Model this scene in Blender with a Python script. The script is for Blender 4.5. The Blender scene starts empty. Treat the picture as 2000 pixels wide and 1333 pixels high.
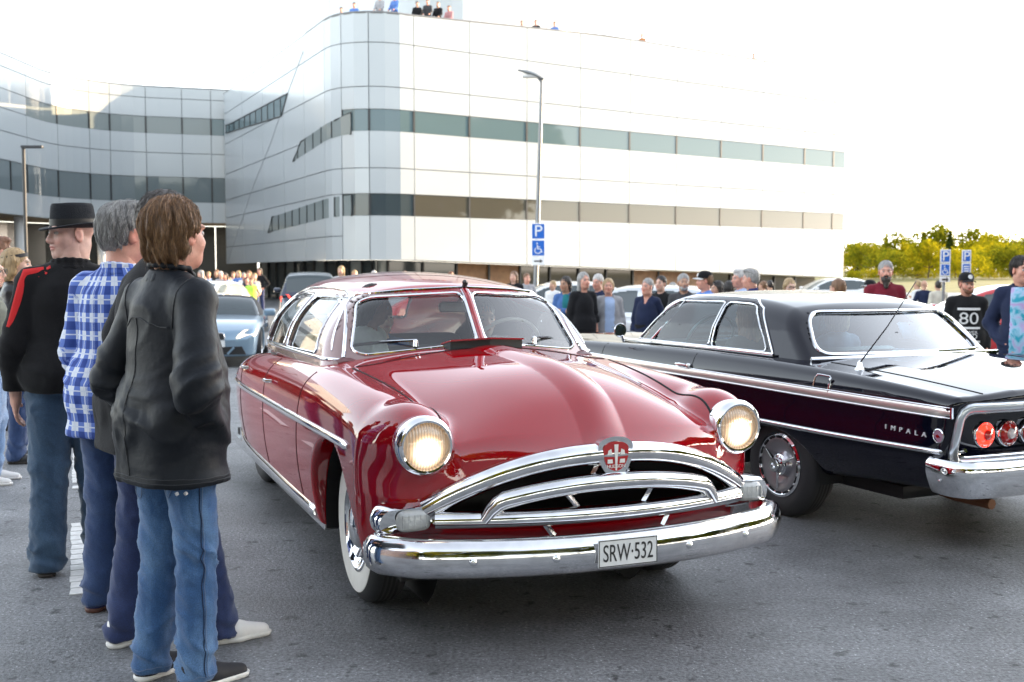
import bpy, bmesh, math, random
import numpy as np
from mathutils import Vector, Matrix
random.seed(7); np.random.seed(7)
R = math.radians
scene = bpy.context.scene
COL = scene.collection
# ------------------------------------------------------------ camera, sky, sun, exposure
FPX, HOR, CAMH = 2180.0, 527.0, 1.55          # focal length in px of a 2000 px wide frame, horizon row, eye height
cam_d = bpy.data.cameras.new('camera'); cam = bpy.data.objects.new('camera', cam_d); COL.objects.link(cam)
cam_d.sensor_width = 36.0; cam_d.lens = 36.0*FPX/2000.0
cam_d.clip_start = 0.05; cam_d.clip_end = 3000.0
cam.location = (0, 0, CAMH)
cam.rotation_euler = (math.pi/2 - math.atan((666.5-HOR)/FPX), 0, 0)
cam_d.dof.use_dof = True; cam_d.dof.focus_distance = 4.9; cam_d.dof.aperture_fstop = 4.5
scene.camera = cam
SUN_EL = 12.0
SUN_V = Vector((0.915, 0.40, math.tan(R(SUN_EL)))).normalized()      # towards the low evening sun, off frame to the right
world = bpy.data.worlds.new('World'); scene.world = world; world.use_nodes = True
nt = world.node_tree; nt.nodes.clear()
sky = nt.nodes.new('ShaderNodeTexSky'); sky.sky_type = 'NISHITA'; sky.sun_disc = False
sky.sun_elevation = R(SUN_EL); sky.sun_rotation = math.atan2(SUN_V.x, SUN_V.y)
sky.air_density = 1.0; sky.dust_density = 0.6; sky.ozone_density = 1.0; sky.altitude = 20
hsv = nt.nodes.new('ShaderNodeHueSaturation'); hsv.inputs['Saturation'].default_value = 0.36   # hazy, milky evening sky
bg = nt.nodes.new('ShaderNodeBackground'); bg.inputs['Strength'].default_value = 0.15
wo = nt.nodes.new('ShaderNodeOutputWorld')
nt.links.new(sky.outputs[0], hsv.inputs['Color']); nt.links.new(hsv.outputs[0], bg.inputs['Color']); nt.links.new(bg.outputs[0], wo.inputs['Surface'])
sl = bpy.data.lights.new('sun', 'SUN'); sl.energy = 2.6; sl.angle = R(0.55); sl.color = (1.0, 0.72, 0.42)
so = bpy.data.objects.new('sun', sl); COL.objects.link(so); so.rotation_euler = SUN_V.to_track_quat('Z', 'Y').to_euler()
scene.view_settings.view_transform = 'Standard'; scene.view_settings.look = 'None'
scene.view_settings.exposure = 2.6; scene.view_settings.gamma = 1.0; scene.view_settings.use_curve_mapping = False
scene.cycles.use_denoising = True
scene.cycles.max_bounces = 6; scene.cycles.diffuse_bounces = 3; scene.cycles.transparent_max_bounces = 12
scene.cycles.sample_clamp_indirect = 6.0

# ------------------------------------------------------------ small helpers
def gz(y):                                     # the square falls away slightly behind the cars
    def ss(a, b, t):
        t = min(max((t-a)/(b-a), 0), 1); return t*t*(3-2*t)
    return -0.20*ss(9.5, 17, y) - 0.10*ss(17, 45, y)
def XP(px, d): return (px-1000.0)/FPX*d        # lateral place of something seen at column px, d metres away
def ZP(py, d): return CAMH + (HOR-py)/FPX*d    # its height
def tag(o, label=None, cat=None, group=None, kind=None):
    if label: o['label'] = label
    if cat: o['category'] = cat
    if group: o['group'] = group
    if kind: o['kind'] = kind
    return o
def empty(name, loc=(0,0,0), rz=0.0):
    o = bpy.data.objects.new(name, None); COL.objects.link(o); o.location = loc; o.rotation_euler = (0, 0, rz)
    o.empty_display_size = 0.1
    return o
def mesh_obj(name, verts, faces, mat=None, parent=None, smooth=False, normals=None):
    me = bpy.data.meshes.new(name)
    if isinstance(verts, np.ndarray) and isinstance(faces, np.ndarray):
        nv, (nf, k) = len(verts), faces.shape
        me.vertices.add(nv); me.vertices.foreach_set('co', verts.astype(np.float32).ravel())
        me.loops.add(nf*k); me.loops.foreach_set('vertex_index', faces.astype(np.int32).ravel())
        me.polygons.add(nf); me.polygons.foreach_set('loop_start', np.arange(0, nf*k, k, dtype=np.int32))
        me.update(calc_edges=True)
    else:
        me.from_pydata([tuple(v) for v in verts], [], [tuple(int(i) for i in f) for f in faces]); me.update()
    if smooth: me.polygons.foreach_set('use_smooth', np.ones(len(me.polygons), dtype=bool))
    if normals is not None: me.normals_split_custom_set_from_vertices(normals.astype(np.float32))
    o = bpy.data.objects.new(name, me); COL.objects.link(o)
    if mat is not None:
        for m in (mat if isinstance(mat, (list, tuple)) else [mat]): me.materials.append(m)
    if parent is not None: o.parent = parent
    return o
class MB:                                       # collects simple shapes for ONE mesh object
    def __init__(s): s.v = []; s.f = []; s.sm = False
    def add(s, v, f):
        n = len(s.v); s.v += [tuple(map(float, p)) for p in v]; s.f += [tuple(int(i)+n for i in q) for q in f]; return s
    def box(s, x0, x1, y0, y1, z0, z1):
        v = [(x0,y0,z0),(x1,y0,z0),(x1,y1,z0),(x0,y1,z0),(x0,y0,z1),(x1,y0,z1),(x1,y1,z1),(x0,y1,z1)]
        return s.add(v, [(3,2,1,0),(4,5,6,7),(0,1,5,4),(1,2,6,5),(2,3,7,6),(3,0,4,7)])
    def bbox(s, x0, x1, y0, y1, z0, z1, b=0.01):         # box with chamfered edges
        bm = bmesh.new(); bmesh.ops.create_cube(bm, size=1.0)
        for q in bm.verts: q.co = Vector((x0+(q.co.x+.5)*(x1-x0), y0+(q.co.y+.5)*(y1-y0), z0+(q.co.z+.5)*(z1-z0)))
        bmesh.ops.bevel(bm, geom=bm.edges[:], offset=b, segments=2, profile=0.5, affect='EDGES')
        bm.verts.index_update(); s.add([q.co for q in bm.verts], [[q.index for q in f.verts] for f in bm.faces]); bm.free(); return s
    def tube(s, pts, r, n=8, closed=False, caps=True, flat=1.0, up=None):
        P = [Vector(p) for p in pts]; N = len(P); rs = r if isinstance(r, (list, tuple, np.ndarray)) else [r]*N
        prev = None; base = len(s.v); rings = []
        for i in range(N):
            a = P[(i-1) % N] if (closed or i > 0) else P[i]; b = P[(i+1) % N] if (closed or i < N-1) else P[i]
            t = (b-a); t = t.normalized() if t.length > 1e-9 else Vector((0,0,1))
            if prev is None:
                u = Vector(up) if up is not None else (Vector((0,0,1)) if abs(t.z) < .9 else Vector((1,0,0)))
            else: u = prev
            u = (u - t*u.dot(t)); u = u.normalized() if u.length > 1e-6 else t.orthogonal().normalized(); w = t.cross(u); prev = u
            rings.append([P[i] + (u*math.cos(2*math.pi*k/n) + w*flat*math.sin(2*math.pi*k/n))*rs[i] for k in range(n)])
        v = [p for rg in rings for p in rg]; f = []
        for i in range(N if closed else N-1):
            j = (i+1) % N
            for k in range(n):
                l = (k+1) % n; f.append((i*n+k, i*n+l, j*n+l, j*n+k))
        if caps and not closed: f += [tuple(range(n))[::-1], tuple((N-1)*n+k for k in range(n))]
        return s.add(v, f)
    def lathe(s, prof, c=(0,0,0), axis=(0,0,1), n=32, squash=1.0):     # prof: (radius, along axis)
        ax = Vector(axis).normalized(); u = ax.orthogonal().normalized() if abs(ax.z) > .99 else Vector((0,0,1)).cross(ax).normalized(); w = ax.cross(u); c = Vector(c)
        v = []; f = []
        for r, h in prof:
            for k in range(n):
                a = 2*math.pi*k/n; v.append(c + ax*h + (u*math.cos(a) + w*math.sin(a)*squash)*r)
        for i in range(len(prof)-1):
            for k in range(n):
                l = (k+1) % n; f.append((i*n+k, i*n+l, (i+1)*n+l, (i+1)*n+k))
        return s.add(v, f)
    def disc(s, c, axis, r, n=24):
        ax = Vector(axis).normalized(); u = ax.orthogonal().normalized(); w = ax.cross(u); c = Vector(c)
        return s.add([c+(u*math.cos(2*math.pi*k/n)+w*math.sin(2*math.pi*k/n))*r for k in range(n)], [tuple(range(n))])
    def prism(s, poly, axis, a, b):              # 2-D outline pushed along x, y or z from a to b
        n = len(poly)
        def P(p, t): return (t, p[0], p[1]) if axis == 'x' else ((p[0], t, p[1]) if axis == 'y' else (p[0], p[1], t))
        v = [P(p, a) for p in poly]+[P(p, b) for p in poly]
        f = [tuple(range(n))[::-1], tuple(range(n, 2*n))]+[(i, (i+1) % n, n+(i+1) % n, n+i) for i in range(n)]
        return s.add(v, f)
    def build(s, name, mat, parent=None, smooth=False, angle=40):
        o = mesh_obj(name, s.v, s.f, mat, parent, smooth)
        bm = bmesh.new(); bm.from_mesh(o.data); bmesh.ops.recalc_face_normals(bm, faces=bm.faces[:])
        if smooth:
            for e in bm.edges:
                if len(e.link_faces) == 2 and e.calc_face_angle(0) > R(angle): e.smooth = False
        bm.to_mesh(o.data); bm.free()
        return o
def copy_tree(o, parent=None):
    c = o.copy(); COL.objects.link(c); c.parent = parent
    for ch in [q for q in o.children]: copy_tree(ch, c)
    return c

# ------------------------------------------------------------ materials
MATS = {}
def mat(name, col=(.5,.5,.5), rough=.5, metal=0.0, coat=0.0, emit=None, estr=0.0, noise=0.0, nscale=8.0, bump=0.0, bscale=40.0, sheen=0.0, spec=.5, alpha=1.0, trans=0.0, sss=0.0, bstretch=None, rnoise=0.0, coat_ior=1.5):
    if name in MATS: return MATS[name]
    m = bpy.data.materials.new(name); m.use_nodes = True; n = m.node_tree.nodes; l = m.node_tree.links
    p = n['Principled BSDF']; c4 = tuple(col)+(1,)
    p.inputs['Base Color'].default_value = c4; p.inputs['Roughness'].default_value = rough; p.inputs['Metallic'].default_value = metal
    p.inputs['Coat Weight'].default_value = coat; p.inputs['Coat IOR'].default_value = coat_ior; p.inputs['Coat Roughness'].default_value = .03; p.inputs['Specular IOR Level'].default_value = spec
    p.inputs['Sheen Weight'].default_value = sheen; p.inputs['Alpha'].default_value = alpha; p.inputs['Transmission Weight'].default_value = trans
    if sss: p.inputs['Subsurface Weight'].default_value = sss; p.inputs['Subsurface Radius'].default_value = (.02,.008,.004); p.inputs['Subsurface Scale'].default_value = 1.0
    if emit: p.inputs['Emission Color'].default_value = tuple(emit)+(1,); p.inputs['Emission Strength'].default_value = estr
    if noise or bump or rnoise:
        tc = n.new('ShaderNodeTexCoord')
        src = tc.outputs['Object']
        if bstretch:
            mp = n.new('ShaderNodeMapping'); mp.inputs['Scale'].default_value = bstretch; l.new(src, mp.inputs['Vector']); src2 = mp.outputs[0]
        else: src2 = src
    if noise:
        t = n.new('ShaderNodeTexNoise'); t.inputs['Scale'].default_value = nscale; t.inputs['Detail'].default_value = 6; l.new(src2, t.inputs['Vector'])
        mr = n.new('ShaderNodeMapRange'); mr.inputs['From Min'].default_value = .3; mr.inputs['From Max'].default_value = .7
        mr.inputs['To Min'].default_value = 1-noise; mr.inputs['To Max'].default_value = 1+noise; l.new(t.outputs['Fac'], mr.inputs['Value'])
        mx = n.new('ShaderNodeVectorMath'); mx.operation = 'SCALE'; mx.inputs[0].default_value = col; l.new(mr.outputs[0], mx.inputs['Scale']); l.new(mx.outputs[0], p.inputs['Base Color'])
    if rnoise:
        t = n.new('ShaderNodeTexNoise'); t.inputs['Scale'].default_value = nscale*.6; t.inputs['Detail'].default_value = 4; l.new(src, t.inputs['Vector'])
        mr = n.new('ShaderNodeMapRange'); mr.inputs['From Min'].default_value = .35; mr.inputs['From Max'].default_value = .65
        mr.inputs['To Min'].default_value = max(rough-rnoise, 0); mr.inputs['To Max'].default_value = rough+rnoise; l.new(t.outputs['Fac'], mr.inputs['Value']); l.new(mr.outputs[0], p.inputs['Roughness'])
    if bump:
        t = n.new('ShaderNodeTexNoise'); t.inputs['Scale'].default_value = bscale; t.inputs['Detail'].default_value = 5; l.new(src2, t.inputs['Vector'])
        b = n.new('ShaderNodeBump'); b.inputs['Strength'].default_value = bump; b.inputs['Distance'].default_value = .02; l.new(t.outputs['Fac'], b.inputs['Height']); l.new(b.outputs[0], p.inputs['Normal'])
    MATS[name] = m; return m
def glass_mat(name, tint=(.75,.85,.85), rough=0.0, refl=1.0):
    if name in MATS: return MATS[name]
    m = bpy.data.materials.new(name); m.use_nodes = True; n = m.node_tree.nodes; l = m.node_tree.links; n.clear()
    tr = n.new('ShaderNodeBsdfTransparent'); tr.inputs[0].default_value = tuple(tint)+(1,)
    gl = n.new('ShaderNodeBsdfGlossy'); gl.inputs['Roughness'].default_value = rough; gl.inputs[0].default_value = (1,1,1,1)
    fr = n.new('ShaderNodeFresnel'); fr.inputs['IOR'].default_value = 1.5
    ma = n.new('ShaderNodeMath'); ma.operation = 'MULTIPLY'; ma.inputs[1].default_value = 1.7*refl; ma.use_clamp = True
    mx = n.new('ShaderNodeMixShader'); o = n.new('ShaderNodeOutputMaterial')
    l.new(fr.outputs[0], ma.inputs[0]); l.new(ma.outputs[0], mx.inputs[0]); l.new(tr.outputs[0], mx.inputs[1]); l.new(gl.outputs[0], mx.inputs[2]); l.new(mx.outputs[0], o.inputs['Surface'])
    MATS[name] = m; return m
CHROME = mat('chrome', (.82,.83,.85), .05, 1.0, rnoise=.035, nscale=5)
CHROME_OLD = mat('worn_chrome', (.74,.74,.76), .09, 1.0, rnoise=.05, nscale=14, noise=.10, bump=.015, bscale=5)
RUBBER = mat('rubber', (.018,.018,.02), .65, bump=.1, bscale=90)
BLACK = mat('black_plastic', (.012,.012,.014), .5)
DARKGAP = mat('dark_gap', (.006,.006,.007), .8)

# ------------------------------------------------------------ implicit surfaces -> meshes
def surface_nets(D, o, h):
    nx, ny, nz = D.shape; ins = D < 0
    cs = (nx-1, ny-1, nz-1); ncell = cs[0]*cs[1]*cs[2]
    sumv = {}; acc_i = []; acc_p = []; quads = []
    for ax in range(3):
        sl0 = [slice(None)]*3; sl1 = [slice(None)]*3; sl0[ax] = slice(0, -1); sl1[ax] = slice(1, None)
        a = ins[tuple(sl0)]; b = ins[tuple(sl1)]
        ii = np.argwhere(a != b)
        if len(ii) == 0: continue
        j2 = ii.copy(); j2[:, ax] += 1
        d0 = D[ii[:,0], ii[:,1], ii[:,2]]; d1 = D[j2[:,0], j2[:,1], j2[:,2]]
        t = d0/(d0-d1); p = ii.astype(float); p[:, ax] += t
        b1, b2 = (ax+1) % 3, (ax+2) % 3
        cells = []
        for s1, s2 in ((-1,-1), (0,-1), (0,0), (-1,0)):
            c = ii.copy(); c[:, b1] += s1; c[:, b2] += s2; cells.append(c)
        ok = np.ones(len(ii), bool)
        for c in cells:
            for q in range(3): ok &= (c[:, q] >= 0) & (c[:, q] < cs[q])
        ids = [ (c[:,0]*cs[1]+c[:,1])*cs[2]+c[:,2] for c in cells]
        for k in range(4): acc_i.append(ids[k][ok]); acc_p.append(p[ok])
        Q = np.stack([i[ok] for i in ids], 1); sgn = a[ii[:,0], ii[:,1], ii[:,2]][ok]
        Q[~sgn] = Q[~sgn][:, ::-1]; quads.append(Q)
    ai = np.concatenate(acc_i); ap = np.concatenate(acc_p); Q = np.concatenate(quads)
    u, inv = np.unique(ai, return_inverse=True)
    cnt = np.bincount(inv).astype(float)
    V = np.stack([np.bincount(inv, weights=ap[:, q])/cnt for q in range(3)], 1)*h + np.array(o)
    return V, np.searchsorted(u, Q)
def smin(a, b, k):
    if k <= 0: return np.minimum(a, b)
    hh = np.maximum(k-np.abs(a-b), 0)/k; return np.minimum(a, b)-hh*hh*k*.25
def smax(a, b, k): return -smin(-a, -b, k)
def rint(a, b, r):                               # intersection with a true fillet
    return np.minimum(-r, np.maximum(a, b))+np.sqrt(np.maximum(r+a, 0)**2+np.maximum(r+b, 0)**2)
class Spl:                                       # natural cubic spline
    def __init__(s, pts):
        p = sorted(pts); x = np.array([q[0] for q in p], float); y = np.array([q[1] for q in p], float); n = len(x); s.x, s.y = x, y
        h = np.diff(x); A = np.zeros((n, n)); b = np.zeros(n); A[0,0] = A[-1,-1] = 1
        for i in range(1, n-1):
            A[i,i-1] = h[i-1]; A[i,i] = 2*(h[i-1]+h[i]); A[i,i+1] = h[i]; b[i] = 3*((y[i+1]-y[i])/h[i]-(y[i]-y[i-1])/h[i-1])
        s.c = np.linalg.solve(A, b); s.h = h
        s.b = (y[1:]-y[:-1])/h-h*(2*s.c[:-1]+s.c[1:])/3; s.d = (s.c[1:]-s.c[:-1])/(3*h)
        s.e0 = s.b[0]; s.e1 = s.b[-1]+2*s.c[-2]*h[-1]+3*s.d[-1]*h[-1]**2
        s.lo = x[0]-.5; s.n = 6000; s.dx = (x[-1]-x[0]+1)/s.n; s.T = s.exact(s.lo+np.arange(s.n+1)*s.dx)
    def __call__(s, t):
        u = (np.asarray(t, float)-s.lo)*(1/s.dx); u = np.minimum(np.maximum(u, 0), s.n-1.001); i = u.astype(np.int32); u = u-i; a = s.T[i]
        return a+(s.T[i+1]-a)*u
    def exact(s, t):
        t = np.asarray(t, float); i = np.clip(np.searchsorted(s.x, t)-1, 0, len(s.h)-1); u = t-s.x[i]
        r = s.y[i]+s.b[i]*u+s.c[i]*u*u+s.d[i]*u**3
        r = np.where(t < s.x[0], s.y[0]+s.e0*(t-s.x[0]), r); return np.where(t > s.x[-1], s.y[-1]+s.e1*(t-s.x[-1]), r)
def grad(F, P, e=2e-3):
    x, y, z = P.T
    return np.stack([F(x+e,y,z)-F(x-e,y,z), F(x,y+e,z)-F(x,y-e,z), F(x,y,z+e)-F(x,y,z-e)], 1)/(2*e)
def iso_mesh(F, lo, hi, h, sym=True, it=2):      # zero set of F (car bodies), mirror symmetric in x
    ny = int((hi[1]-lo[1])/h)+1; nz = int((hi[2]-lo[2])/h)+1
    y = lo[1]+np.arange(ny)*h; z = lo[2]+np.arange(nz)*h
    if sym:
        nx = int(hi[0]/h)+1; x = np.arange(nx)*h
        D = F(x[:,None,None], y[None,:,None], z[None,None,:])+np.zeros((nx,ny,nz)); D = np.concatenate([D[:0:-1], D], 0); o = (-x[-1], y[0], z[0])
    else:
        nx = int((hi[0]-lo[0])/h)+1; x = lo[0]+np.arange(nx)*h
        D = F(x[:,None,None], y[None,:,None], z[None,None,:])+np.zeros((nx,ny,nz)); o = (x[0], y[0], z[0])
    V, Q = surface_nets(D, o, h)
    for _ in range(it):
        g = grad(F, V); f = F(*V.T); st = (f/np.maximum((g*g).sum(1), .05))[:,None]*g
        n = np.linalg.norm(st, axis=1, keepdims=True); V = V-st*np.minimum(1, h*.7/np.maximum(n, 1e-9))
    N = grad(F, V, 4e-3); N /= np.maximum(np.linalg.norm(N, axis=1, keepdims=True), 1e-9)
    return V, Q, N
def sub_mesh(V, Q, N, keep):
    q = Q[keep]; u, inv = np.unique(q, return_inverse=True); return V[u], inv.reshape(q.shape), N[u]
def poly_sdf(px, pz, poly):                      # signed distance to a polygon, broadcasting
    d = None; s = None; n = len(poly)
    for i in range(n):
        ax, az = poly[i]; bx, bz = poly[i-1]; ex, ez = bx-ax, bz-az; wx, wz = px-ax, pz-az
        t = np.clip((wx*ex+wz*ez)/(ex*ex+ez*ez), 0, 1); dx, dz = wx-ex*t, wz-ez*t; dd = dx*dx+dz*dz
        d = dd if d is None else np.minimum(d, dd)
        c1 = pz >= az; c2 = pz < bz; c3 = ex*wz > ez*wx
        flip = (c1 & c2 & c3) | (~c1 & ~c2 & ~c3); s = np.where(flip, -1.0, 1.0) if s is None else np.where(flip, -s, s)
    return s*np.sqrt(d)
def round_poly(poly, r, n=6):
    out = []; N = len(poly)
    for i in range(N):
        p = Vector((poly[i][0], poly[i][1])); a = Vector(poly[i-1]); b = Vector(poly[(i+1) % N]); da = (a-p); db = (b-p)
        rr = min(r, da.length*.45, db.length*.45); p0 = p+da.normalized()*rr; p1 = p+db.normalized()*rr
        for k in range(n+1):
            t = k/n; out.append(tuple(p0*(1-t)**2+p*2*t*(1-t)+p1*t*t))
    return out
def resample(poly, step, closed=True):
    P = np.array(list(poly)+([poly[0]] if closed else []), float); L = np.r_[0, np.cumsum(np.linalg.norm(np.diff(P, axis=0), axis=1))]
    n = max(int(L[-1]/step), 4); t = np.linspace(0, L[-1], n+1); t = t[:-1] if closed else t
    return np.stack([np.interp(t, L, P[:,q]) for q in range(P.shape[1])], 1)
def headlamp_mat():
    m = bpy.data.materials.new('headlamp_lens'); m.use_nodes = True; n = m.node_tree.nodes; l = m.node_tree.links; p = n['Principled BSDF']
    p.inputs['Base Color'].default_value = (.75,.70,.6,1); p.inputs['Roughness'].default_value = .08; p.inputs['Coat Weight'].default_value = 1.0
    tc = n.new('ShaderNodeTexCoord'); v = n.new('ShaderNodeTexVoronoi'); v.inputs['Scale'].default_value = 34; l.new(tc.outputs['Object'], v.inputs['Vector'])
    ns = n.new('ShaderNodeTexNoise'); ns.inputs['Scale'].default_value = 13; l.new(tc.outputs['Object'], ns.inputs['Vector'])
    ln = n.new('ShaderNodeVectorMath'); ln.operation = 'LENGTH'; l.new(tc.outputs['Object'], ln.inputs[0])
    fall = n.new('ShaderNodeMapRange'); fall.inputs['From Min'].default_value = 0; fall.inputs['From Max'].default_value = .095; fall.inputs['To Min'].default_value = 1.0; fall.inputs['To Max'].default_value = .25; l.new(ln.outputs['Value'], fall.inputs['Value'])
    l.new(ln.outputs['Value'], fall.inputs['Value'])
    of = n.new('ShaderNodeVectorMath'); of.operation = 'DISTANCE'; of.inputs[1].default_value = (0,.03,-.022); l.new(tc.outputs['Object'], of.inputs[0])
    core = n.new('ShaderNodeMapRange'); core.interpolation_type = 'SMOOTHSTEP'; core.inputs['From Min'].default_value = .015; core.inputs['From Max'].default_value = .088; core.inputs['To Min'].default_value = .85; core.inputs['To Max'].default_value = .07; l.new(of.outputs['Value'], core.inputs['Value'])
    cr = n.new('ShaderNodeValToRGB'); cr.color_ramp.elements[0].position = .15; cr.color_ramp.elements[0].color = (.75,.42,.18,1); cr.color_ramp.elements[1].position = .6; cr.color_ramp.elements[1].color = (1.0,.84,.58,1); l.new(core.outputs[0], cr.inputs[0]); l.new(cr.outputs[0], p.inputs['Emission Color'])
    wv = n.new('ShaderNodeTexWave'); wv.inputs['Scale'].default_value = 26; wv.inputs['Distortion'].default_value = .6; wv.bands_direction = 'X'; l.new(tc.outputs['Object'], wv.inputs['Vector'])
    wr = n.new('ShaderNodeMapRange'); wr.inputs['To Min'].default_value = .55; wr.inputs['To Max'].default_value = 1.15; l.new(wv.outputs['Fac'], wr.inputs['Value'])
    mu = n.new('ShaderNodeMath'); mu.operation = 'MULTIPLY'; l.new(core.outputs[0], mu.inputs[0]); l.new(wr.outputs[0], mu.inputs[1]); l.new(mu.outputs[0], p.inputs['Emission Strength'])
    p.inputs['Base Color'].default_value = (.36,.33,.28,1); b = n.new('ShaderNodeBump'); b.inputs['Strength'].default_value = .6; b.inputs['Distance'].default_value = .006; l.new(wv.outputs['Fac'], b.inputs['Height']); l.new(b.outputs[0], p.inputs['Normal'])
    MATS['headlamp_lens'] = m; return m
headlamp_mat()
def asphalt_mat():
    m = bpy.data.materials.new('asphalt'); m.use_nodes = True; n = m.node_tree.nodes; l = m.node_tree.links; p = n['Principled BSDF']
    tc = n.new('ShaderNodeTexCoord'); P = tc.outputs['Object']
    def noise(sc, det=4, rough=.5):
        t = n.new('ShaderNodeTexNoise'); t.inputs['Scale'].default_value = sc; t.inputs['Detail'].default_value = det; t.inputs['Roughness'].default_value = rough; l.new(P, t.inputs['Vector']); return t.outputs['Fac']
    def rng(v, a, b, c, d):
        r = n.new('ShaderNodeMapRange'); r.inputs['From Min'].default_value = a; r.inputs['From Max'].default_value = b; r.inputs['To Min'].default_value = c; r.inputs['To Max'].default_value = d; l.new(v, r.inputs['Value']); return r.outputs[0]
    def mul(a, b):
        r = n.new('ShaderNodeMath'); r.operation = 'MULTIPLY'; l.new(a, r.inputs[0]); l.new(b, r.inputs[1]); return r.outputs[0]
    big = rng(noise(.45, 4, .6), .35, .65, .74, 1.22); hgt = noise(58, 2.5, .75); fine = rng(hgt, .3, .7, .42, 1.65)
    vo = n.new('ShaderNodeTexVoronoi'); vo.inputs['Scale'].default_value = 62; l.new(P, vo.inputs['Vector'])
    stone = rng(vo.outputs['Distance'], .12, .30, 2.6, 1.0)
    vs = n.new('ShaderNodeSeparateColor'); l.new(vo.outputs['Color'], vs.inputs[0]); pick = rng(vs.outputs[0], .72, .80, 0, 1)
    one = n.new('ShaderNodeMix'); one.data_type = 'FLOAT'; l.new(pick, one.inputs[0]); one.inputs[2].default_value = 1.0; l.new(stone, one.inputs[3])
    # dark tar and oil spots
    spot = mul(rng(noise(8.5, 3, .6), .62, .68, 1.0, .36), rng(noise(1.1, 5, .72), .32, .66, 1.30, .66))
    v = mul(mul(big, mul(fine, one.outputs[0])), spot)
    s = n.new('ShaderNodeVectorMath'); s.operation = 'SCALE'; s.inputs[0].default_value = (.158,.162,.168); l.new(v, s.inputs['Scale']); l.new(s.outputs[0], p.inputs['Base Color'])
    l.new(rng(big, .74, 1.22, .44, .66), p.inputs['Roughness'])
    b = n.new('ShaderNodeBump'); b.inputs['Strength'].default_value = .55; b.inputs['Distance'].default_value = .012; l.new(hgt, b.inputs['Height']); l.new(b.outputs[0], p.inputs['Normal'])
    MATS['asphalt'] = m; return m
asphalt_mat()
def fabric_plaid():
    m = bpy.data.materials.new('blue_plaid'); m.use_nodes = True; n = m.node_tree.nodes; l = m.node_tree.links; p = n['Principled BSDF']; p.inputs['Roughness'].default_value = .85
    at = n.new('ShaderNodeAttribute'); at.attribute_name = 'cuv'; sp = n.new('ShaderNodeSeparateXYZ'); l.new(at.outputs['Vector'], sp.inputs[0])
    def stripe(v, per, w, ph=0.0):
        a = n.new('ShaderNodeMath'); a.operation = 'MULTIPLY_ADD'; a.inputs[1].default_value = 1/per; a.inputs[2].default_value = ph; l.new(v, a.inputs[0])
        f = n.new('ShaderNodeMath'); f.operation = 'FRACT'; l.new(a.outputs[0], f.inputs[0])
        c = n.new('ShaderNodeMath'); c.operation = 'LESS_THAN'; c.inputs[1].default_value = w; l.new(f.outputs[0], c.inputs[0]); return c.outputs[0]
    def add(a, b, k=1.0):
        r = n.new('ShaderNodeMath'); r.operation = 'MULTIPLY_ADD'; r.inputs[1].default_value = k; l.new(b, r.inputs[0]); l.new(a, r.inputs[2]); return r.outputs[0]
    u, v = sp.outputs[0], sp.outputs[2]
    s = add(stripe(u, .072, .48), stripe(v, .080, .48)); 
    cr = n.new('ShaderNodeValToRGB'); cr.color_ramp.interpolation = 'CONSTANT'; e = cr.color_ramp.elements; e[0].position = 0; e[0].color = (.62,.66,.74,1); e[1].position = .25; e[1].color = (.10,.17,.50,1)
    x = cr.color_ramp.elements.new(.75); x.color = (.015,.045,.24,1)
    h = n.new('ShaderNodeMath'); h.operation = 'MULTIPLY'; h.inputs[1].default_value = .5; l.new(s, h.inputs[0]); l.new(h.outputs[0], cr.inputs[0])
    thin = n.new('ShaderNodeMath'); thin.operation = 'MAXIMUM'; l.new(stripe(u, .072, .07, .30), thin.inputs[0]); l.new(stripe(v, .080, .07, .30), thin.inputs[1])
    mx = n.new('ShaderNodeMix'); mx.data_type = 'RGBA'; l.new(thin.outputs[0], mx.inputs[0]); l.new(cr.outputs[0], mx.inputs[6]); mx.inputs[7].default_value = (.55,.60,.72,1)
    l.new(mx.outputs[2], p.inputs['Base Color'])
    MATS['blue_plaid'] = m; return m
fabric_plaid()
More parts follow.
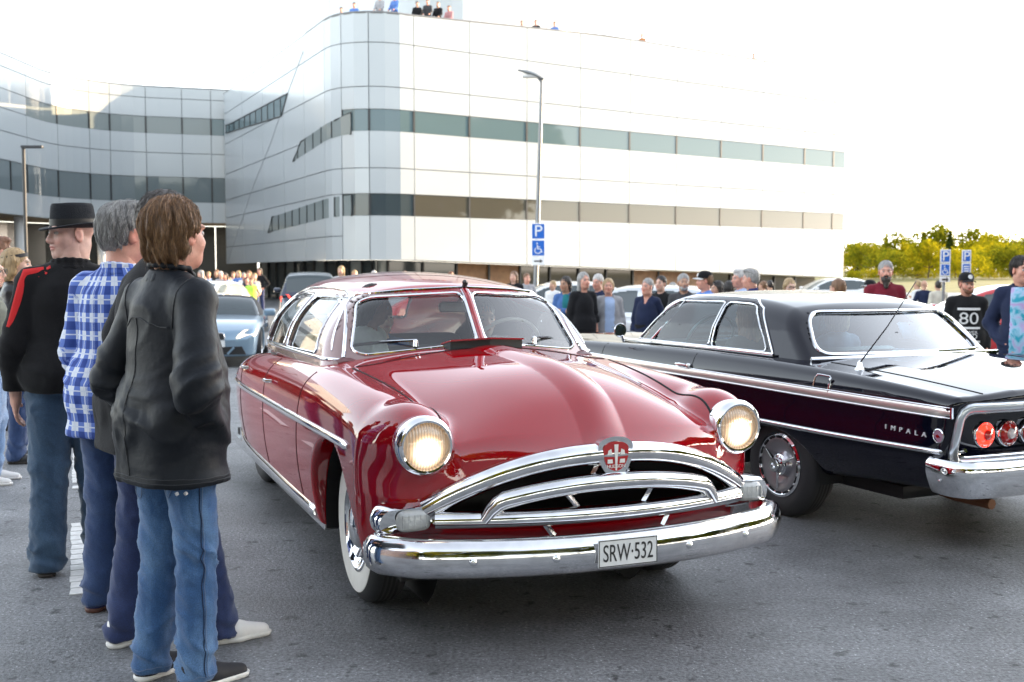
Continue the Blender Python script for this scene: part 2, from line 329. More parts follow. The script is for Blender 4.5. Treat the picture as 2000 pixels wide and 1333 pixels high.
def denim(name, col, fade=(.35,.45,.62), amt=.6):
    m = bpy.data.materials.new(name); m.use_nodes = True; n = m.node_tree.nodes; l = m.node_tree.links; p = n['Principled BSDF']; p.inputs['Roughness'].default_value = .85; p.inputs['Sheen Weight'].default_value = .2
    tc = n.new('ShaderNodeTexCoord'); t = n.new('ShaderNodeTexNoise'); t.inputs['Scale'].default_value = 5; t.inputs['Detail'].default_value = 6; mp = n.new('ShaderNodeMapping'); mp.inputs['Scale'].default_value = (2.2,2.2,.8); l.new(tc.outputs['Object'], mp.inputs[0]); l.new(mp.outputs[0], t.inputs['Vector'])
    r = n.new('ShaderNodeMapRange'); r.inputs['From Min'].default_value = .42; r.inputs['From Max'].default_value = .72; r.inputs['To Max'].default_value = amt; l.new(t.outputs['Fac'], r.inputs['Value'])
    mx = n.new('ShaderNodeMix'); mx.data_type = 'RGBA'; mx.inputs[6].default_value = tuple(col)+(1,); mx.inputs[7].default_value = tuple(fade)+(1,); l.new(r.outputs[0], mx.inputs[0])
    t2 = n.new('ShaderNodeTexNoise'); t2.inputs['Scale'].default_value = 250; l.new(tc.outputs['Object'], t2.inputs['Vector']); r2 = n.new('ShaderNodeMapRange'); r2.inputs['From Min'].default_value = .3; r2.inputs['From Max'].default_value = .7; r2.inputs['To Min'].default_value = .75; r2.inputs['To Max'].default_value = 1.25; l.new(t2.outputs['Fac'], r2.inputs['Value'])
    sc = n.new('ShaderNodeVectorMath'); sc.operation = 'SCALE'; l.new(mx.outputs[2], sc.inputs[0]); l.new(r2.outputs[0], sc.inputs['Scale']); l.new(sc.outputs[0], p.inputs['Base Color'])
    b = n.new('ShaderNodeBump'); b.inputs['Strength'].default_value = .3; b.inputs['Distance'].default_value = .004; l.new(t2.outputs['Fac'], b.inputs['Height']); l.new(b.outputs[0], p.inputs['Normal'])
    MATS[name] = m; return m

def strand_mat(name, dark, light):
    m = bpy.data.materials.new(name); m.use_nodes = True; n = m.node_tree.nodes; l = m.node_tree.links; p = n['Principled BSDF']; p.inputs['Roughness'].default_value = .38
    g = n.new('ShaderNodeNewGeometry'); cr = n.new('ShaderNodeValToRGB'); e = cr.color_ramp.elements; e[0].color = tuple(dark)+(1,); e[1].color = tuple(light)+(1,); l.new(g.outputs['Random Per Island'], cr.inputs[0]); l.new(cr.outputs[0], p.inputs['Base Color']); MATS[name] = m; return m
# ------------------------------------------------------------ shared car helpers
def solve_x(F, y, z, a=1.35, b=0.15):            # outermost |x| of F = 0 at (y, z)
    y = np.asarray(y, float); z = np.asarray(z, float); n = 160
    xs = np.linspace(a, b, n); d = np.stack([F(np.full_like(y, x), y, z) for x in xs], 0) < 0
    i = d.argmax(0); lo = xs[np.maximum(i-1, 0)]; hi = xs[i]
    for _ in range(18):
        m = (lo+hi)/2; ins = F(m, y, z) < 0; hi = np.where(ins, m, hi); lo = np.where(ins, lo, m)
    return (lo+hi)/2
def solve_y(F, x, z, a, b):
    x = np.asarray(x, float); z = np.asarray(z, float); ys = np.linspace(a, b, 200)
    d = np.stack([F(x, np.full_like(x, y), z) for y in ys], 0) < 0
    i = d.argmax(0); lo = ys[np.maximum(i-1, 0)]; hi = ys[i]
    for _ in range(18):
        m = (lo+hi)/2; ins = F(x, m, z) < 0; hi = np.where(ins, m, hi); lo = np.where(ins, lo, m)
    return (lo+hi)/2
def solve_z(F, x, y, a=1.7, b=.3):
    x = np.asarray(x, float); y = np.asarray(y, float); zs = np.linspace(a, b, 240)
    d = np.stack([F(x, y, np.full_like(x, z)) for z in zs], 0) < 0
    i = d.argmax(0); lo = zs[np.maximum(i-1, 0)]; hi = zs[i]
    for _ in range(18):
        m = (lo+hi)/2; ins = F(x, y, m) < 0; hi = np.where(ins, m, hi); lo = np.where(ins, lo, m)
    return (lo+hi)/2
def text_mesh(name, s, size, mat_, parent, M, extrude=.002, align='CENTER', sx=1.0):
    cu = bpy.data.curves.new(name, 'FONT'); cu.body = s; cu.size = size; cu.extrude = extrude; cu.align_x = align; cu.align_y = 'CENTER'
    ob = bpy.data.objects.new(name, cu); COL.objects.link(ob); dg = bpy.context.evaluated_depsgraph_get()
    me = bpy.data.meshes.new_from_object(ob.evaluated_get(dg)); bpy.data.objects.remove(ob)
    o = bpy.data.objects.new(name, me); COL.objects.link(o); me.transform(M @ Matrix.Diagonal((sx,1,1,1))); me.materials.clear(); me.materials.append(mat_)
    if parent: o.parent = parent
    return o
def frame_M(c, right, up):                        # text plane: right, up -> matrix
    r = Vector(right).normalized(); u = Vector(up).normalized(); n = r.cross(u)
    return Matrix(((r.x,u.x,n.x,c[0]),(r.y,u.y,n.y,c[1]),(r.z,u.z,n.z,c[2]),(0,0,0,1)))
def paint_mat(name, col, metal=.25, rough=.32, coat=1.0):
    m = mat(name, col, rough, metal, coat); return m
def wheel(root, c, side, r_t, width, r_rim, white=True, style='hud', name='wheel'):
    w = empty(name, c); w.parent = root; s = side; hw = width/2
    t = MB(); t.lathe([(r_rim*.96, -hw*.85), (r_rim+.02, -hw), (r_t-.05, -hw*1.04), (r_t-.015, -hw*.8), (r_t, -hw*.55), (r_t, hw*.55), (r_t-.015, hw*.8), (r_t-.05, hw*1.04), (r_rim+.02, hw), (r_rim*.96, hw*.85)], axis=(s,0,0), n=56)
    t.build('tyre', RUBBER, w, True)
    g = MB()
    for k in (-.36, -.12, .12, .36): g.lathe([(r_t+.0008, hw*k-.006), (r_t+.0015, hw*k), (r_t+.0008, hw*k+.006)], axis=(s,0,0), n=48)
    g.build('tread_groove', DARKGAP, w, True)
    if white:
        t = MB(); t.lathe([(r_rim+.002, hw*.965), (r_rim+.022, hw*1.03), (r_t-.075, hw*1.065), (r_t-.052, hw*1.062), (r_t-.05, hw*1.04)], axis=(s,0,0), n=56)
        t.build('whitewall', mat('whitewall', (.72,.70,.66), .6, noise=.06, nscale=12), w, True)
    if style == 'hud':
        t = MB(); t.lathe([(r_rim, hw*.7), (r_rim+.004, hw*1.0), (r_rim-.008, hw*1.03), (r_rim-.02, hw*.85), (r_rim-.045, hw*.7), (r_rim-.06, hw*.95), (r_rim*.55, hw*.75), (r_rim*.5, hw*1.0), (r_rim*.35, hw*1.2), (0.001, hw*1.3)], axis=(s,0,0), n=56)
        t.build('rim', CHROME, w, True)
    else:
        t = MB(); t.lathe([(r_rim, hw*.6), (r_rim+.004, hw*.98), (r_rim-.012, hw*1.04), (r_rim-.02, hw*.98), (r_rim-.03, hw*.96)], axis=(s,0,0), n=56); t.build('rim', CHROME, w, True)
        t = MB(); t.lathe([(r_rim-.03, hw*.96), (r_rim-.055, hw*.99), (r_rim*.42, hw*.72), (r_rim*.36, hw*.70)], axis=(s,0,0), n=56); t.build('wheel_cover', mat('brushed_cover', (.45,.43,.45), .28, 1.0), w, True)
        t = MB(); t.lathe([(r_rim*.36, hw*.68), (r_rim*.34, hw*.95), (r_rim*.30, hw*1.0), (r_rim*.2, hw*.9), (.045, hw*.85), (.045, hw*1.35), (.04, hw*1.42), (.02, hw*1.42), (.018, hw*1.3), (.001, hw*1.3)], axis=(s,0,0), n=32); t.build('spinner_hub', CHROME, w, True)
        for k in range(16):
            a = 2*math.pi*k/16; t = MB(); q = r_rim-.0215
            P = [(s*hw*1.0, math.cos(a+d)*q, math.sin(a+d)*q) for d in (-.13, -.06, 0, .06, .13)]
            t.tube(P, .0085, 6, flat=.5); t.build('slot', DARKGAP, w, True)
        for k in range(3):
            a = 2*math.pi*k/3+.6; t = MB(); t.tube([(s*hw*1.05, math.cos(a)*.04, math.sin(a)*.04), (s*hw*.97, math.cos(a)*r_rim*.78, math.sin(a)*r_rim*.78)], [.014, .005], 6); t.build('spinner_blade', CHROME, w, True)
    return w
def window_set(G, root, wins, glass, trim_mat, trim_r, inset=.012):
    # wins: (kind, polygon, radius, part name, lo, hi) kind 'side' (y,z both sides) 'front'/'rear' (x,z)
    out = []
    for kind, poly, rad, name, rng in wins:
        rp = round_poly(poly, rad)
        sides = (1, -1) if kind == 'side' else (1,)
        if kind != 'side' and rng[2]: sides = (1, -1)
        for s in sides:
            pts = resample(rp, .02)
            if kind == 'side': x = solve_x(G, pts[:,0], pts[:,1]); P = np.stack([s*(x+.002), pts[:,0], pts[:,1]], 1)
            else: y = solve_y(G, pts[:,0], pts[:,1], rng[0], rng[1]); P = np.stack([s*pts[:,0], y+(.002 if rng[0] > rng[1] else -.002), pts[:,1]], 1)
            # glass sheet: fan of rings towards the centroid, projected on the inset surface
            c = pts.mean(0); rings = np.concatenate([c+(pts-c)*k for k in np.linspace(1.01, .02, 16)], 0)
            Gi = lambda x, y, z: G(x, y, z)+inset
            if kind == 'side': X = solve_x(Gi, rings[:,0], rings[:,1]); V = np.stack([s*X, rings[:,0], rings[:,1]], 1)
            else: Y = solve_y(Gi, rings[:,0], rings[:,1], rng[0], rng[1]); V = np.stack([s*rings[:,0], Y, rings[:,1]], 1)
            n = len(pts); F = []
            for i in range(15):
                for k in range(n): F.append((i*n+k, i*n+(k+1) % n, (i+1)*n+(k+1) % n, (i+1)*n+k))
            g = mesh_obj(name, V, np.array(F), glass, root, True)
            N = grad(Gi, np.stack([np.abs(V[:,0]), V[:,1], V[:,2]], 1)); N[:,0] *= np.where(V[:,0] < 0, -1, 1); N /= np.linalg.norm(N, axis=1, keepdims=True)
            me = g.data; me.calc_loop_triangles()
            fn = np.zeros(3*len(me.polygons)); me.polygons.foreach_get('normal', fn); fn = fn.reshape(-1, 3)
            if (fn[:40]*N[:40]).sum() < 0: me.flip_normals()
            me.normals_split_custom_set_from_vertices(N.astype(np.float32))
            if trim_mat:
                t = MB(); t.tube(P, trim_r, 8, closed=True); t.build('window_trim', trim_mat, g, True)
            out.append(g)
    return out
def strip_side(F, root, name, pts, r, flat, m, sides=(1,-1), off=.0, mid=None):
    for s in sides:
        P = resample(pts, .05, False); x = solve_x(F, P[:,0], P[:,1])
        Q = [(s*(X+off), a, b) for X, a, b in zip(x, P[:,0], P[:,1])]
        rr = [r]*len(Q); rr[0] = r*.5; rr[-1] = r*.5
        t = MB(); t.tube(Q, rr, 10, flat=flat, up=(0,0,1)); t.build(name, m, root, True)

# ------------------------------------------------------------ the red sedan
def build_red_sedan():
    a = R(22.1)
    root = empty('classic_sedan', (.031, 5.468, 0), a+math.pi)
    tag(root, 'glossy dark red rounded vintage sedan with chrome bumper and number plate SRW 532', 'car')
    RED = mat('red_paint', (.32,.0015,.007), .5, .0, 1.0, coat_ior=1.85, spec=0.0)
    wpl = Spl([(1.1,.84),(.8,.915),(.5,.945),(0,.955),(-1,.96),(-2,.955),(-2.8,.935),(-3.4,.87),(-3.9,.75),(-4.3,.58)])
    qz = Spl([(.2,.085),(.32,.05),(.45,.02),(.62,0),(.76,.0),(.9,.018),(1.05,.07),(1.2,.15)])
    zf = Spl([(1.1,.78),(.95,.87),(.8,.925),(.6,.965),(.37,1.005),(0,1.04),(-.5,1.065),(-1,1.065),(-2,1.035),(-3,.965),(-3.6,.86),(-4.1,.70),(-4.4,.58)])
    zc = Spl([(1.05,.76),(.98,.84),(.9,.935),(.82,1.01),(.68,1.085),(.5,1.135),(.2,1.16),(-.2,1.17),(-.5,1.175),(-.9,1.18)])
    wh = Spl([(1.1,.55),(.95,.60),(.5,.64),(0,.68),(-.5,.72),(-.9,.74)])
    Dp = Spl([(1.1,.075),(.9,.075),(.5,.068),(.1,.050),(-.25,.022),(-.5,.004),(-.8,0),(-2,0),(-4.4,0)])
    def yfr(x): return .975-.19*(x/.735)**2
    def F0(x, y, z):
        x = np.abs(x); A = x-(wpl(y)-qz(z)); dr = Dp(y)*np.clip((.76-x)/.16, 0, 1.35)**2; B = z-zf(y)+.02*(x/.9)**2+dr
        C = (y-(yfr(x)-.10*np.clip((.62-z)/.3, 0, 1)))*.9
        V = rint(rint(A, B*.97, .13), C, .17)
        e = np.clip(x/wh(y), 0, 1.35); zs = zf(y)-Dp(y)*1.05-.016; zh = zs+(zc(y)-.030-zs)*np.clip(1-e**1.75, -1, 1)+.034*np.clip(1-(x/.105)**2, 0, 1)**1.3*np.clip((y+.6)/.4, .25, 1)
        Hd = rint(rint((z-zh)*.85, x-wh(y)-.01, .03), C, .05)
        Hd = np.maximum(Hd, (-.75-y)); V = smin(V, Hd, .035)
        # fender pods that carry the headlamps
        E = (np.sqrt(((x-.735)/.150)**2+((y-.60)/.205)**2+((z-.845)/.148)**2)-1)*.14
        V = smin(V, E, .07)
        V = np.maximum(V, y-.80-.30*np.clip(np.hypot(x-.735, z-.84)/.11-1, 0, 3))
        Rr = rint(-(y+4.18)*.9, z-zf(y)-.3, .1); V = rint(V, Rr, .25)
        V = rint(V, .27-z, .035)
        return V
    def F(x, y, z):
        x = np.abs(x); V = F0(x, y, z)
        W = np.hypot(y-0, z-.36)-.405; W = np.maximum(W, .52-x); V = smax(V, -W, .03)
        # grille mouth
        gt = .772-.21*(x/.72)**2.3
        M = np.maximum(np.maximum(z-gt, .50-z), np.maximum(x-.70, .66-y)); V = smax(V, -M, .02)
        # cabin
        Cb = rint(rint(x-.80, np.maximum(y+.72, -3.0-y), .1), .42-z, .1); V = smax(V, -Cb, .02)
        return V
    h = .0145
    V, Q, N = iso_mesh(F, (-1.05, -4.35, .2), (1.05, 1.12, 1.26), h)
    cx, cy, cz = V[Q].mean(1).T; nz_ = N[Q].mean(1)[:,2]; ax = np.abs(cx)
    hood = (cy > -.46) & (ax < wh(cy)+.004) & (cz > zf(cy)-.14) & (cz > .80) & ~((cy > .60) & (cz < .79)) & (F0(cx, cy, cz) > -.01)
    outer = (F0(cx, cy, cz) > -.008)
    fd = outer & (cy < -.70) & (cy > -1.73) & (cz > .375) & (cz < 1.04) & (ax > .7) & ~hood
    rd = outer & (cy <= -1.73) & (cy > -2.72) & (cz > .375) & (cz < 1.03) & (ax > .7)
    fen = outer & (cy >= -.70) & ~hood & (ax > .3)
    rest = ~(hood | fd | rd | fen)
    def part(name, m, keep): v, q, n = sub_mesh(V, Q, N, keep); return mesh_obj(name, v, q, m, root, True, n)
    part('body', RED, rest); part('hood', RED, hood)
    for s in (1, -1):
        part('front_fender', RED, fen & (cx*s > 0)); part('front_door', RED, fd & (cx*s > 0)); part('rear_door', RED, rd & (cx*s > 0))
    # greenhouse
    W0 = Spl([(-.3,.755),(-.6,.78),(-1,.80),(-1.6,.815),(-2.2,.80),(-2.8,.74),(-3.4,.61),(-3.9,.43),(-4.2,.3)])
    zr = Spl([(-.5,1.37),(-.76,1.445),(-1.0,1.485),(-1.3,1.515),(-1.8,1.535),(-2.3,1.53),(-2.8,1.485),(-3.3,1.38),(-3.8,1.19),(-4.2,.97)])
    def G(x, y, z):
        x = np.abs(x); zz = z-1.06
        A = (x-(W0(y)-.33*zz-.22*np.maximum(zz, 0)**2))*.94
        B = (z-(zr(y)-.10*(x/.6)**2.2))*.96
        C = (y-(-.515-.92*(z-1.17)-.27*(np.sqrt(x*x+.015**2)/.66)**1.35))*.72
        return rint(rint(A, B, .17), C, .06)
    win = [('front', [(.022,1.163),(.60,1.098),(.655,1.125),(.575,1.365),(.50,1.398),(.022,1.425)], .05, 'windshield_pane', (-.2, -1.6, True)),
           ('side', [(-.985,1.095),(-1.74,1.085),(-1.74,1.385),(-1.20,1.395)], .045, 'front_side_window', None),
           ('side', [(-1.83,1.085),(-2.68,1.065),(-2.62,1.24),(-2.42,1.365),(-2.15,1.395),(-1.83,1.395)], .05, 'rear_side_window', None),
           ('rear', [(.02,1.17),(.48,1.16),(.42,1.35),(.02,1.37)], .05, 'rear_window_pane', (-4.4, -2.0, True))]
    def GH(x, y, z):
        x = np.abs(x); g = G(x, y, z); S = np.maximum(g, -(g+.034)); S = np.maximum(S, 1.02-z)
        for kind, poly, rad, nm, rng in win:
            if kind == 'side': d = np.maximum(poly_sdf(y, z, round_poly(poly, rad, 4)), .35-x)
            else:
                d = poly_sdf(x, z, round_poly(poly, rad, 4)); d = np.maximum(d, (-1.35-y) if kind == 'front' else (y+2.55))
            S = np.maximum(S, -d)
        return S
    V2, Q2, N2 = iso_mesh(GH, (-.95, -4.25, 1.0), (.95, -.35, 1.6), .0145, it=1)
    c2 = V2[Q2].mean(1); top = (c2[:,2] > 1.425-.12*np.clip((-2.5-c2[:,1])/.8, 0, 3)) 
    v, q, n = sub_mesh(V2, Q2, N2, top); mesh_obj('roof', v, q, RED, root, True, n)
    v, q, n = sub_mesh(V2, Q2, N2, ~top); mesh_obj('window_pillars', v, q, mat('pillar_reflection', (.30,.20,.19), .22, .55, 1.0), root, True, n)  # pillar colour carries a tan reflection instead of the body red
    GL = glass_mat('windshield_glass', (.86,.92,.92), refl=1.25); GS = glass_mat('side_glass', (.72,.84,.83), refl=.8)
    window_set(G, root, win[:1], GL, CHROME, .008); window_set(G, root, win[1:], GS, CHROME, .007)
    # chrome surround of windshield and drip rail
    pts = resample([(.0,1.452),(.30,1.437),(.52,1.415),(.605,1.375),(.645,1.28),(.69,1.12),(.70,1.085)], .03, False)
    y = solve_y(G, pts[:,0], pts[:,1], -.2, -1.8)
    Pw = [(x_, y_+.004, z_) for x_, y_, z_ in zip(pts[:,0], y, pts[:,1])]
    MB().tube([(-p[0], p[1], p[2]) for p in Pw[::-1]]+Pw[1:], .010, 8).build('windshield_surround', CHROME, root, True)
    yy = np.array([-.80,-.95,-1.1,-1.3,-1.6,-1.9,-2.2,-2.48,-2.70,-2.82]); zz = np.array([1.12,1.30,1.395,1.428,1.438,1.438,1.43,1.385,1.27,1.10])
    strip_side(G, root, 'drip_rail', list(zip(yy, zz)), .009, .8, CHROME, off=.003)
    yy = np.linspace(-.72, -2.75, 20); strip_side(G, root, 'belt_molding', [(q, 1.075-.012*((q+.7)/2)**2) for q in yy], .012, .6, CHROME, off=.004)
    # centre post, with a small black antenna knob on top
    z_ = np.linspace(1.165, 1.44, 12); yc = solve_y(G, z_*0, z_, -.2, -1.6)
    MB().tube([(0, b+.006, c) for b, c in zip(yc, z_)], .017, 8).build('windshield_post', RED, root, True)
    for s in (1, -1): MB().tube([(s*.019, b+.010, c) for b, c in zip(yc, z_)], .005, 6).build('post_trim', CHROME, root, True)
    MB().tube([(0, yc[-1]+.0, 1.445), (0, yc[-1]+.03, 1.475), (.01, yc[-1]+.035, 1.487)], [.012,.016,.012], 8).build('visor_knob', BLACK, root, True)
    # body side moldings and sill
    strip_side(F, root, 'side_molding', [(.38,.79),(.0,.788),(-.5,.785),(-1.6,.775),(-2.8,.76),(-3.7,.735)], .019, .55, CHROME, off=.004)
    strip_side(F0, root, 'sill_molding', [(-.46,.335),(-1.5,.335),(-2.6,.335),(-3.6,.35)], .036, .5, CHROME_OLD, off=.004)
    for s in (1, -1):
        MB().box(s*.80 if s > 0 else -.87, .87 if s > 0 else -.80, -3.5, -.45, .24, .30).build('rocker_panel', CHROME_OLD, root)
    # panel gaps
    def gap_side(ys, z0, z1, nm='door_gap'):
        zz = np.linspace(z0, z1, 24); yv = np.interp(np.linspace(0, 1, 24), np.linspace(0, 1, len(ys)), ys)
        x = solve_x(F0, yv, zz)
        for s in (1, -1): MB().tube([(s*(X-.0015), Y_, Z_) for X, Y_, Z_ in zip(x, yv, zz)], .0045, 6).build(nm, DARKGAP, root, True)
    gap_side([-.70,-.70,-.69,-.67], .38, 1.02); gap_side([-1.73,-1.73,-1.73], .38, 1.01); gap_side([-2.72,-2.74,-2.70], .38, .98)
    yv = np.linspace(.80, -.44, 60); xv = wh(yv)+.004; zv = solve_z(F0, xv, yv); ok = zv < 1.25; xv, yv, zv = xv[ok], yv[ok], zv[ok]
    for s in (1, -1):
        MB().tube([(s*X, Y_, Z_-.001) for X, Y_, Z_ in zip(xv, yv, zv)], .0055, 6).build('hood_gap', DARKGAP, root, True)
    xv = np.linspace(-.70, .70, 50); yv = -.455+.04*(1-(xv/.7)**2); zv = solve_z(F, np.abs(xv), yv)
    MB().tube([(a_, b_, c_-.001) for a_, b_, c_ in zip(xv, yv, zv)], .005, 6).build('hood_gap', DARKGAP, root, True)
    yv = np.linspace(.40, -.30, 30); w_ = .055*np.sqrt(np.clip((.40-yv)/.18, 0, 1))*np.clip((yv+.30)/.5, 0, 1)**.8
    for s in (-1,):
        xa = np.r_[.46+w_*.8, (.46-w_*.8)[::-1]]+np.r_[(.40-yv), (.40-yv)[::-1]]*.10; ya = np.r_[yv, yv[::-1]]; za = solve_z(F, xa, ya)
        MB().tube([(s*a_, b_, c_+.001) for a_, b_, c_ in zip(xa, ya, za)], .0035, 6).build('hood_teardrop_trim', CHROME, root, True)
    # teardrop ornament lines on the fender tops
    # wheels, wells
    for s in (1, -1):
        wheel(root, (s*.735, 0, .36), s, .362, .18, .215)
        wheel(root, (s*.66, -3.15, .36), s, .362, .18, .215, white=False)
        m = MB(); m.lathe([(.02, 0), (.40, 0)], c=(s*.535, 0, .36), axis=(s,0,0), n=32); 
        aa = np.linspace(-.25, math.pi+.25, 24); m.add([(s*xx, .396*math.cos(q), .36+.396*math.sin(q)) for q in aa for xx in (.53, .875)], [(2*i, 2*i+1, 2*i+3, 2*i+2) for i in range(23)])
        m.build('wheel_well', DARKGAP, root)
    MB().box(-.78, .78, -4.0, .6, .24, .29).build('underbody', DARKGAP, root)
    # headlamps
    LENS = MATS.get('headlamp_lens')
    for s in (1, -1):
        hl = empty('headlamp', (s*.735, .80, .842)); hl.parent = root
        MB().lathe([(.116,-.10),(.122,-.02),(.123,.005),(.116,.020),(.106,.027),(.098,.025),(.094,.014),(.0925,.004)], axis=(0,1,0), n=48).build('bezel', CHROME, hl, True)
        MB().lathe([(.094,.004),(.080,.016),(.060,.026),(.035,.032),(.0005,.034)], axis=(0,1,0), n=40).build('lens', LENS, hl, True)
        MB().lathe([(.004,.036),(.006,.033)], axis=(0,1,0), n=10).build('lens_stud', CHROME, hl, True)
    # grille
    def gy(x): return yfr(x)
    xs = np.linspace(-.735, .735, 61)
    arch_z = .800-.215*(np.abs(xs)/.735)**2.3
    MB().tube([(x, gy(x)+.015+.01*(1-(x/.735)**2), z) for x, z in zip(xs, arch_z)], [.043+.003*(1-abs(x)/.735) for x in xs], 14, up=(0,0,1), flat=1.0).build('grille_arch', CHROME_OLD, root, True)
    xs2 = np.linspace(-.53, .53, 41); z2 = .688-.080*(np.abs(xs2)/.53)**2.2-.06*np.clip((np.abs(xs2)-.45)/.08, 0, 1)**2
    MB().tube([(x, gy(x)+.050, z) for x, z in zip(xs2, z2)], [.039-.012*max(0, (abs(x)-.46)/.07) for x in xs2], 12, up=(0,0,1), flat=1.3).build('grille_bar', CHROME_OLD, root, True)
    xs3 = np.linspace(-.70, .70, 41)
    MB().tube([(x, gy(x)+.030, .556-.012*(x/.7)**2) for x in xs3], .037, 12, up=(0,0,1), flat=1.3).build('grille_bar', CHROME_OLD, root, True)
    for sx, x0, z0, x1, z1 in [(s, *q) for s in (1, -1) for q in ((.21,.66,.15,.585), (.30,.545,.25,.475), (.06,.76,.10,.69))]:
        MB().tube([(sx*x0, gy(x0)+.028, z0), (sx*x1, gy(x1)+.032, z1)], .012, 4).build('grille_strut', CHROME_OLD, root)
    m = MB(); m.add([(-.72,.68,.48),(.72,.68,.48),(.72,.68,.79),(-.72,.68,.79)], [(0,1,2,3)]); m.build('radiator', mat('radiator_black', (.01,.01,.011), .6), root)
    # lower apron behind the bumper
    xs4 = np.linspace(-.72, .72, 25)
    m = MB(); v = []
    for x in xs4: v += [(x, gy(x)-.03, .525), (x, gy(x)+.0, .50), (x, gy(x)-.02, .42), (x, gy(x)-.10, .31)]
    m.add(v, [(i*4+k, (i+1)*4+k, (i+1)*4+k+1, i*4+k+1) for i in range(24) for k in range(3)]); m.build('apron', RED, root, True)
    # emblem
    e = empty('emblem', (0, gy(0)+.058, .785)); e.parent = root; e.scale = (1.3, 1, 1.12)
    sh = [(-.062,.052),(-.04,.072),(0,.080),(.04,.072),(.062,.052),(.058,-.01),(.035,-.055),(0,-.072),(-.035,-.055),(-.058,-.01)]
    rs = round_poly(sh, .03, 4)
    MB().prism(rs, 'y', -.035, .006).build('shield', CHROME, e, False)
    MB().prism([(p[0]*.72, p[1]*.74+.003) for p in rs], 'y', .004, .011).build('badge', mat('badge_red', (.42,.01,.012), .25, .1, 1.0), e)
    WH = mat('badge_white', (.8,.78,.75), .4)
    MB().prism([(-.007,.050),(.007,.050),(.002,-.045),(-.002,-.045)], 'y', .011, .0135).build('badge_mark', WH, e)
    for s in (1, -1):
        m = MB(); m.prism([(s*.014,.012),(s*.030,.012),(s*.028,.028),(s*.018,.034)], 'y', .011, .0135); m.prism([(s*.012,-.018),(s*.030,-.018),(s*.030,-.004),(s*.014,-.004)], 'y', .011, .0135); m.build('badge_mark', WH, e)
    text_mesh('badge_text', 'HUDSON', .017, WH, e, frame_M((0,.0125,-.030), (-1,0,0), (0,0,1)), .001, sx=.9)
    # parking lamps in the grille ends
    for s in (1, -1):
        pl = empty('parking_lamp', (s*.775, gy(.785)+.045, .548)); pl.parent = root
        rp = round_poly([(-.125,-.068),(.15,-.064),(.165,.0),(.13,.050),(-.02,.066),(-.125,.085)], .045, 5)
        m = MB(); cy_ = lambda q: -.55*max(q-.03, 0)**1.1; bm_v = [(s*p[0], -.12, p[1]) for p in rp]+[(s*p[0], .005+cy_(p[0]), p[1]) for p in rp]+[(s*p[0]*.9, .026+cy_(p[0]*.9), p[1]*.82) for p in rp]
        n_ = len(rp); f = [(i, (i+1) % n_, n_+(i+1) % n_, n_+i) for i in range(n_)]+[(n_+i, n_+(i+1) % n_, 2*n_+(i+1) % n_, 2*n_+i) for i in range(n_)]+[tuple(2*n_+i for i in range(n_))]
        m.add(bm_v, f); m.build('housing', CHROME, pl, True, 50)
        rp = round_poly([(-.055,-.044),(.088,-.046),(.088,.042),(-.055,.044)], .042, 5)
        m = MB(); n_ = len(rp); m.add([(s*p[0], .010, p[1]) for p in rp]+[(s*p[0]*.9, .034, p[1]*.88) for p in rp]+[(s*p[0]*.5, .042, p[1]*.5) for p in rp], [(i, (i+1) % n_, n_+(i+1) % n_, n_+i) for i in range(n_)]+[(n_+i, n_+(i+1) % n_, 2*n_+(i+1) % n_, 2*n_+i) for i in range(n_)]+[tuple(2*n_+i for i in range(n_))])
        m.build('lens', mat('lamp_lens_clear', (.42,.43,.43), .08, 0, 1.0, bump=.25, bscale=60), pl, True, 60)
        for k in range(5): MB().box(s*(-.03+k*.024)-.0015, s*(-.03+k*.024)+.0015, .036, .043, -.026, .026).build('lens_rib', mat('lamp_lens_clear'), pl)
    # bumper
    bx = np.r_[np.linspace(-.93,-.885,4), np.linspace(-.86,.86,41), np.linspace(.885,.93,4)]
    def by(x): 
        ax_ = abs(x); return 1.095-.16*(ax_/.8)**2.2-.9*max(ax_-.80, 0)**1.25
    P = [(.945,.28,.425),(.957,.42,.425),(.957,.52,.42)]; mid = [(x, by(x), .42) for x in bx[::-1]]
    path = [(.935,.63,.42)]+mid+[(-.935,.63,.42)]
    path = resample(path, .035, False)
    m = MB(); v = []; prof = [(-.03,-.078),(.004,-.080),(.030,-.064),(.043,-.030),(.046,.0),(.041,.032),(.026,.060),(.004,.074),(-.03,.072),(-.036,.05),(-.036,-.05)]
    npth = len(path)
    for i in range(npth):
        t = Vector(path[min(i+1, npth-1)])-Vector(path[max(i-1, 0)]); t.z = 0; t.normalize(); o_ = Vector((t.y, -t.x, 0)); o_ = o_ if o_.dot(Vector((path[i][0], path[i][1]+.3, 0))) > 0 else -o_
        k = min(1, .35+.22*min(i, npth-1-i)) 
        for d, z in prof: v.append(Vector(path[i])+o_*d*k+Vector((0,0,z*k)))
    n_ = len(prof); m.add(v, [(i*n_+k, i*n_+(k+1) % n_, (i+1)*n_+(k+1) % n_, (i+1)*n_+k) for i in range(npth-1) for k in range(n_)]+[tuple(range(n_)), tuple((npth-1)*n_+k for k in range(n_))])
    bump = m.build('front_bumper', CHROME_OLD, root, True, 60)
    for x in (-.62,-.30,.30,.62):
        MB().lathe([(.017,-.004),(.015,.006),(.009,.012),(.0005,.014)], c=(x, by(x)+.044, .418), axis=(0,1,0), n=16).build('bumper_bolt', CHROME, bump, True)
    np_ = empty('number_plate', (0, by(0)+.056, .425)); np_.parent = root
    MB().bbox(-.133,.133,-.004,.003,-.056,.056,.003).build('plate', mat('plate_white', (.72,.73,.73), .35, noise=.05, nscale=20), np_)
    m = MB(); 
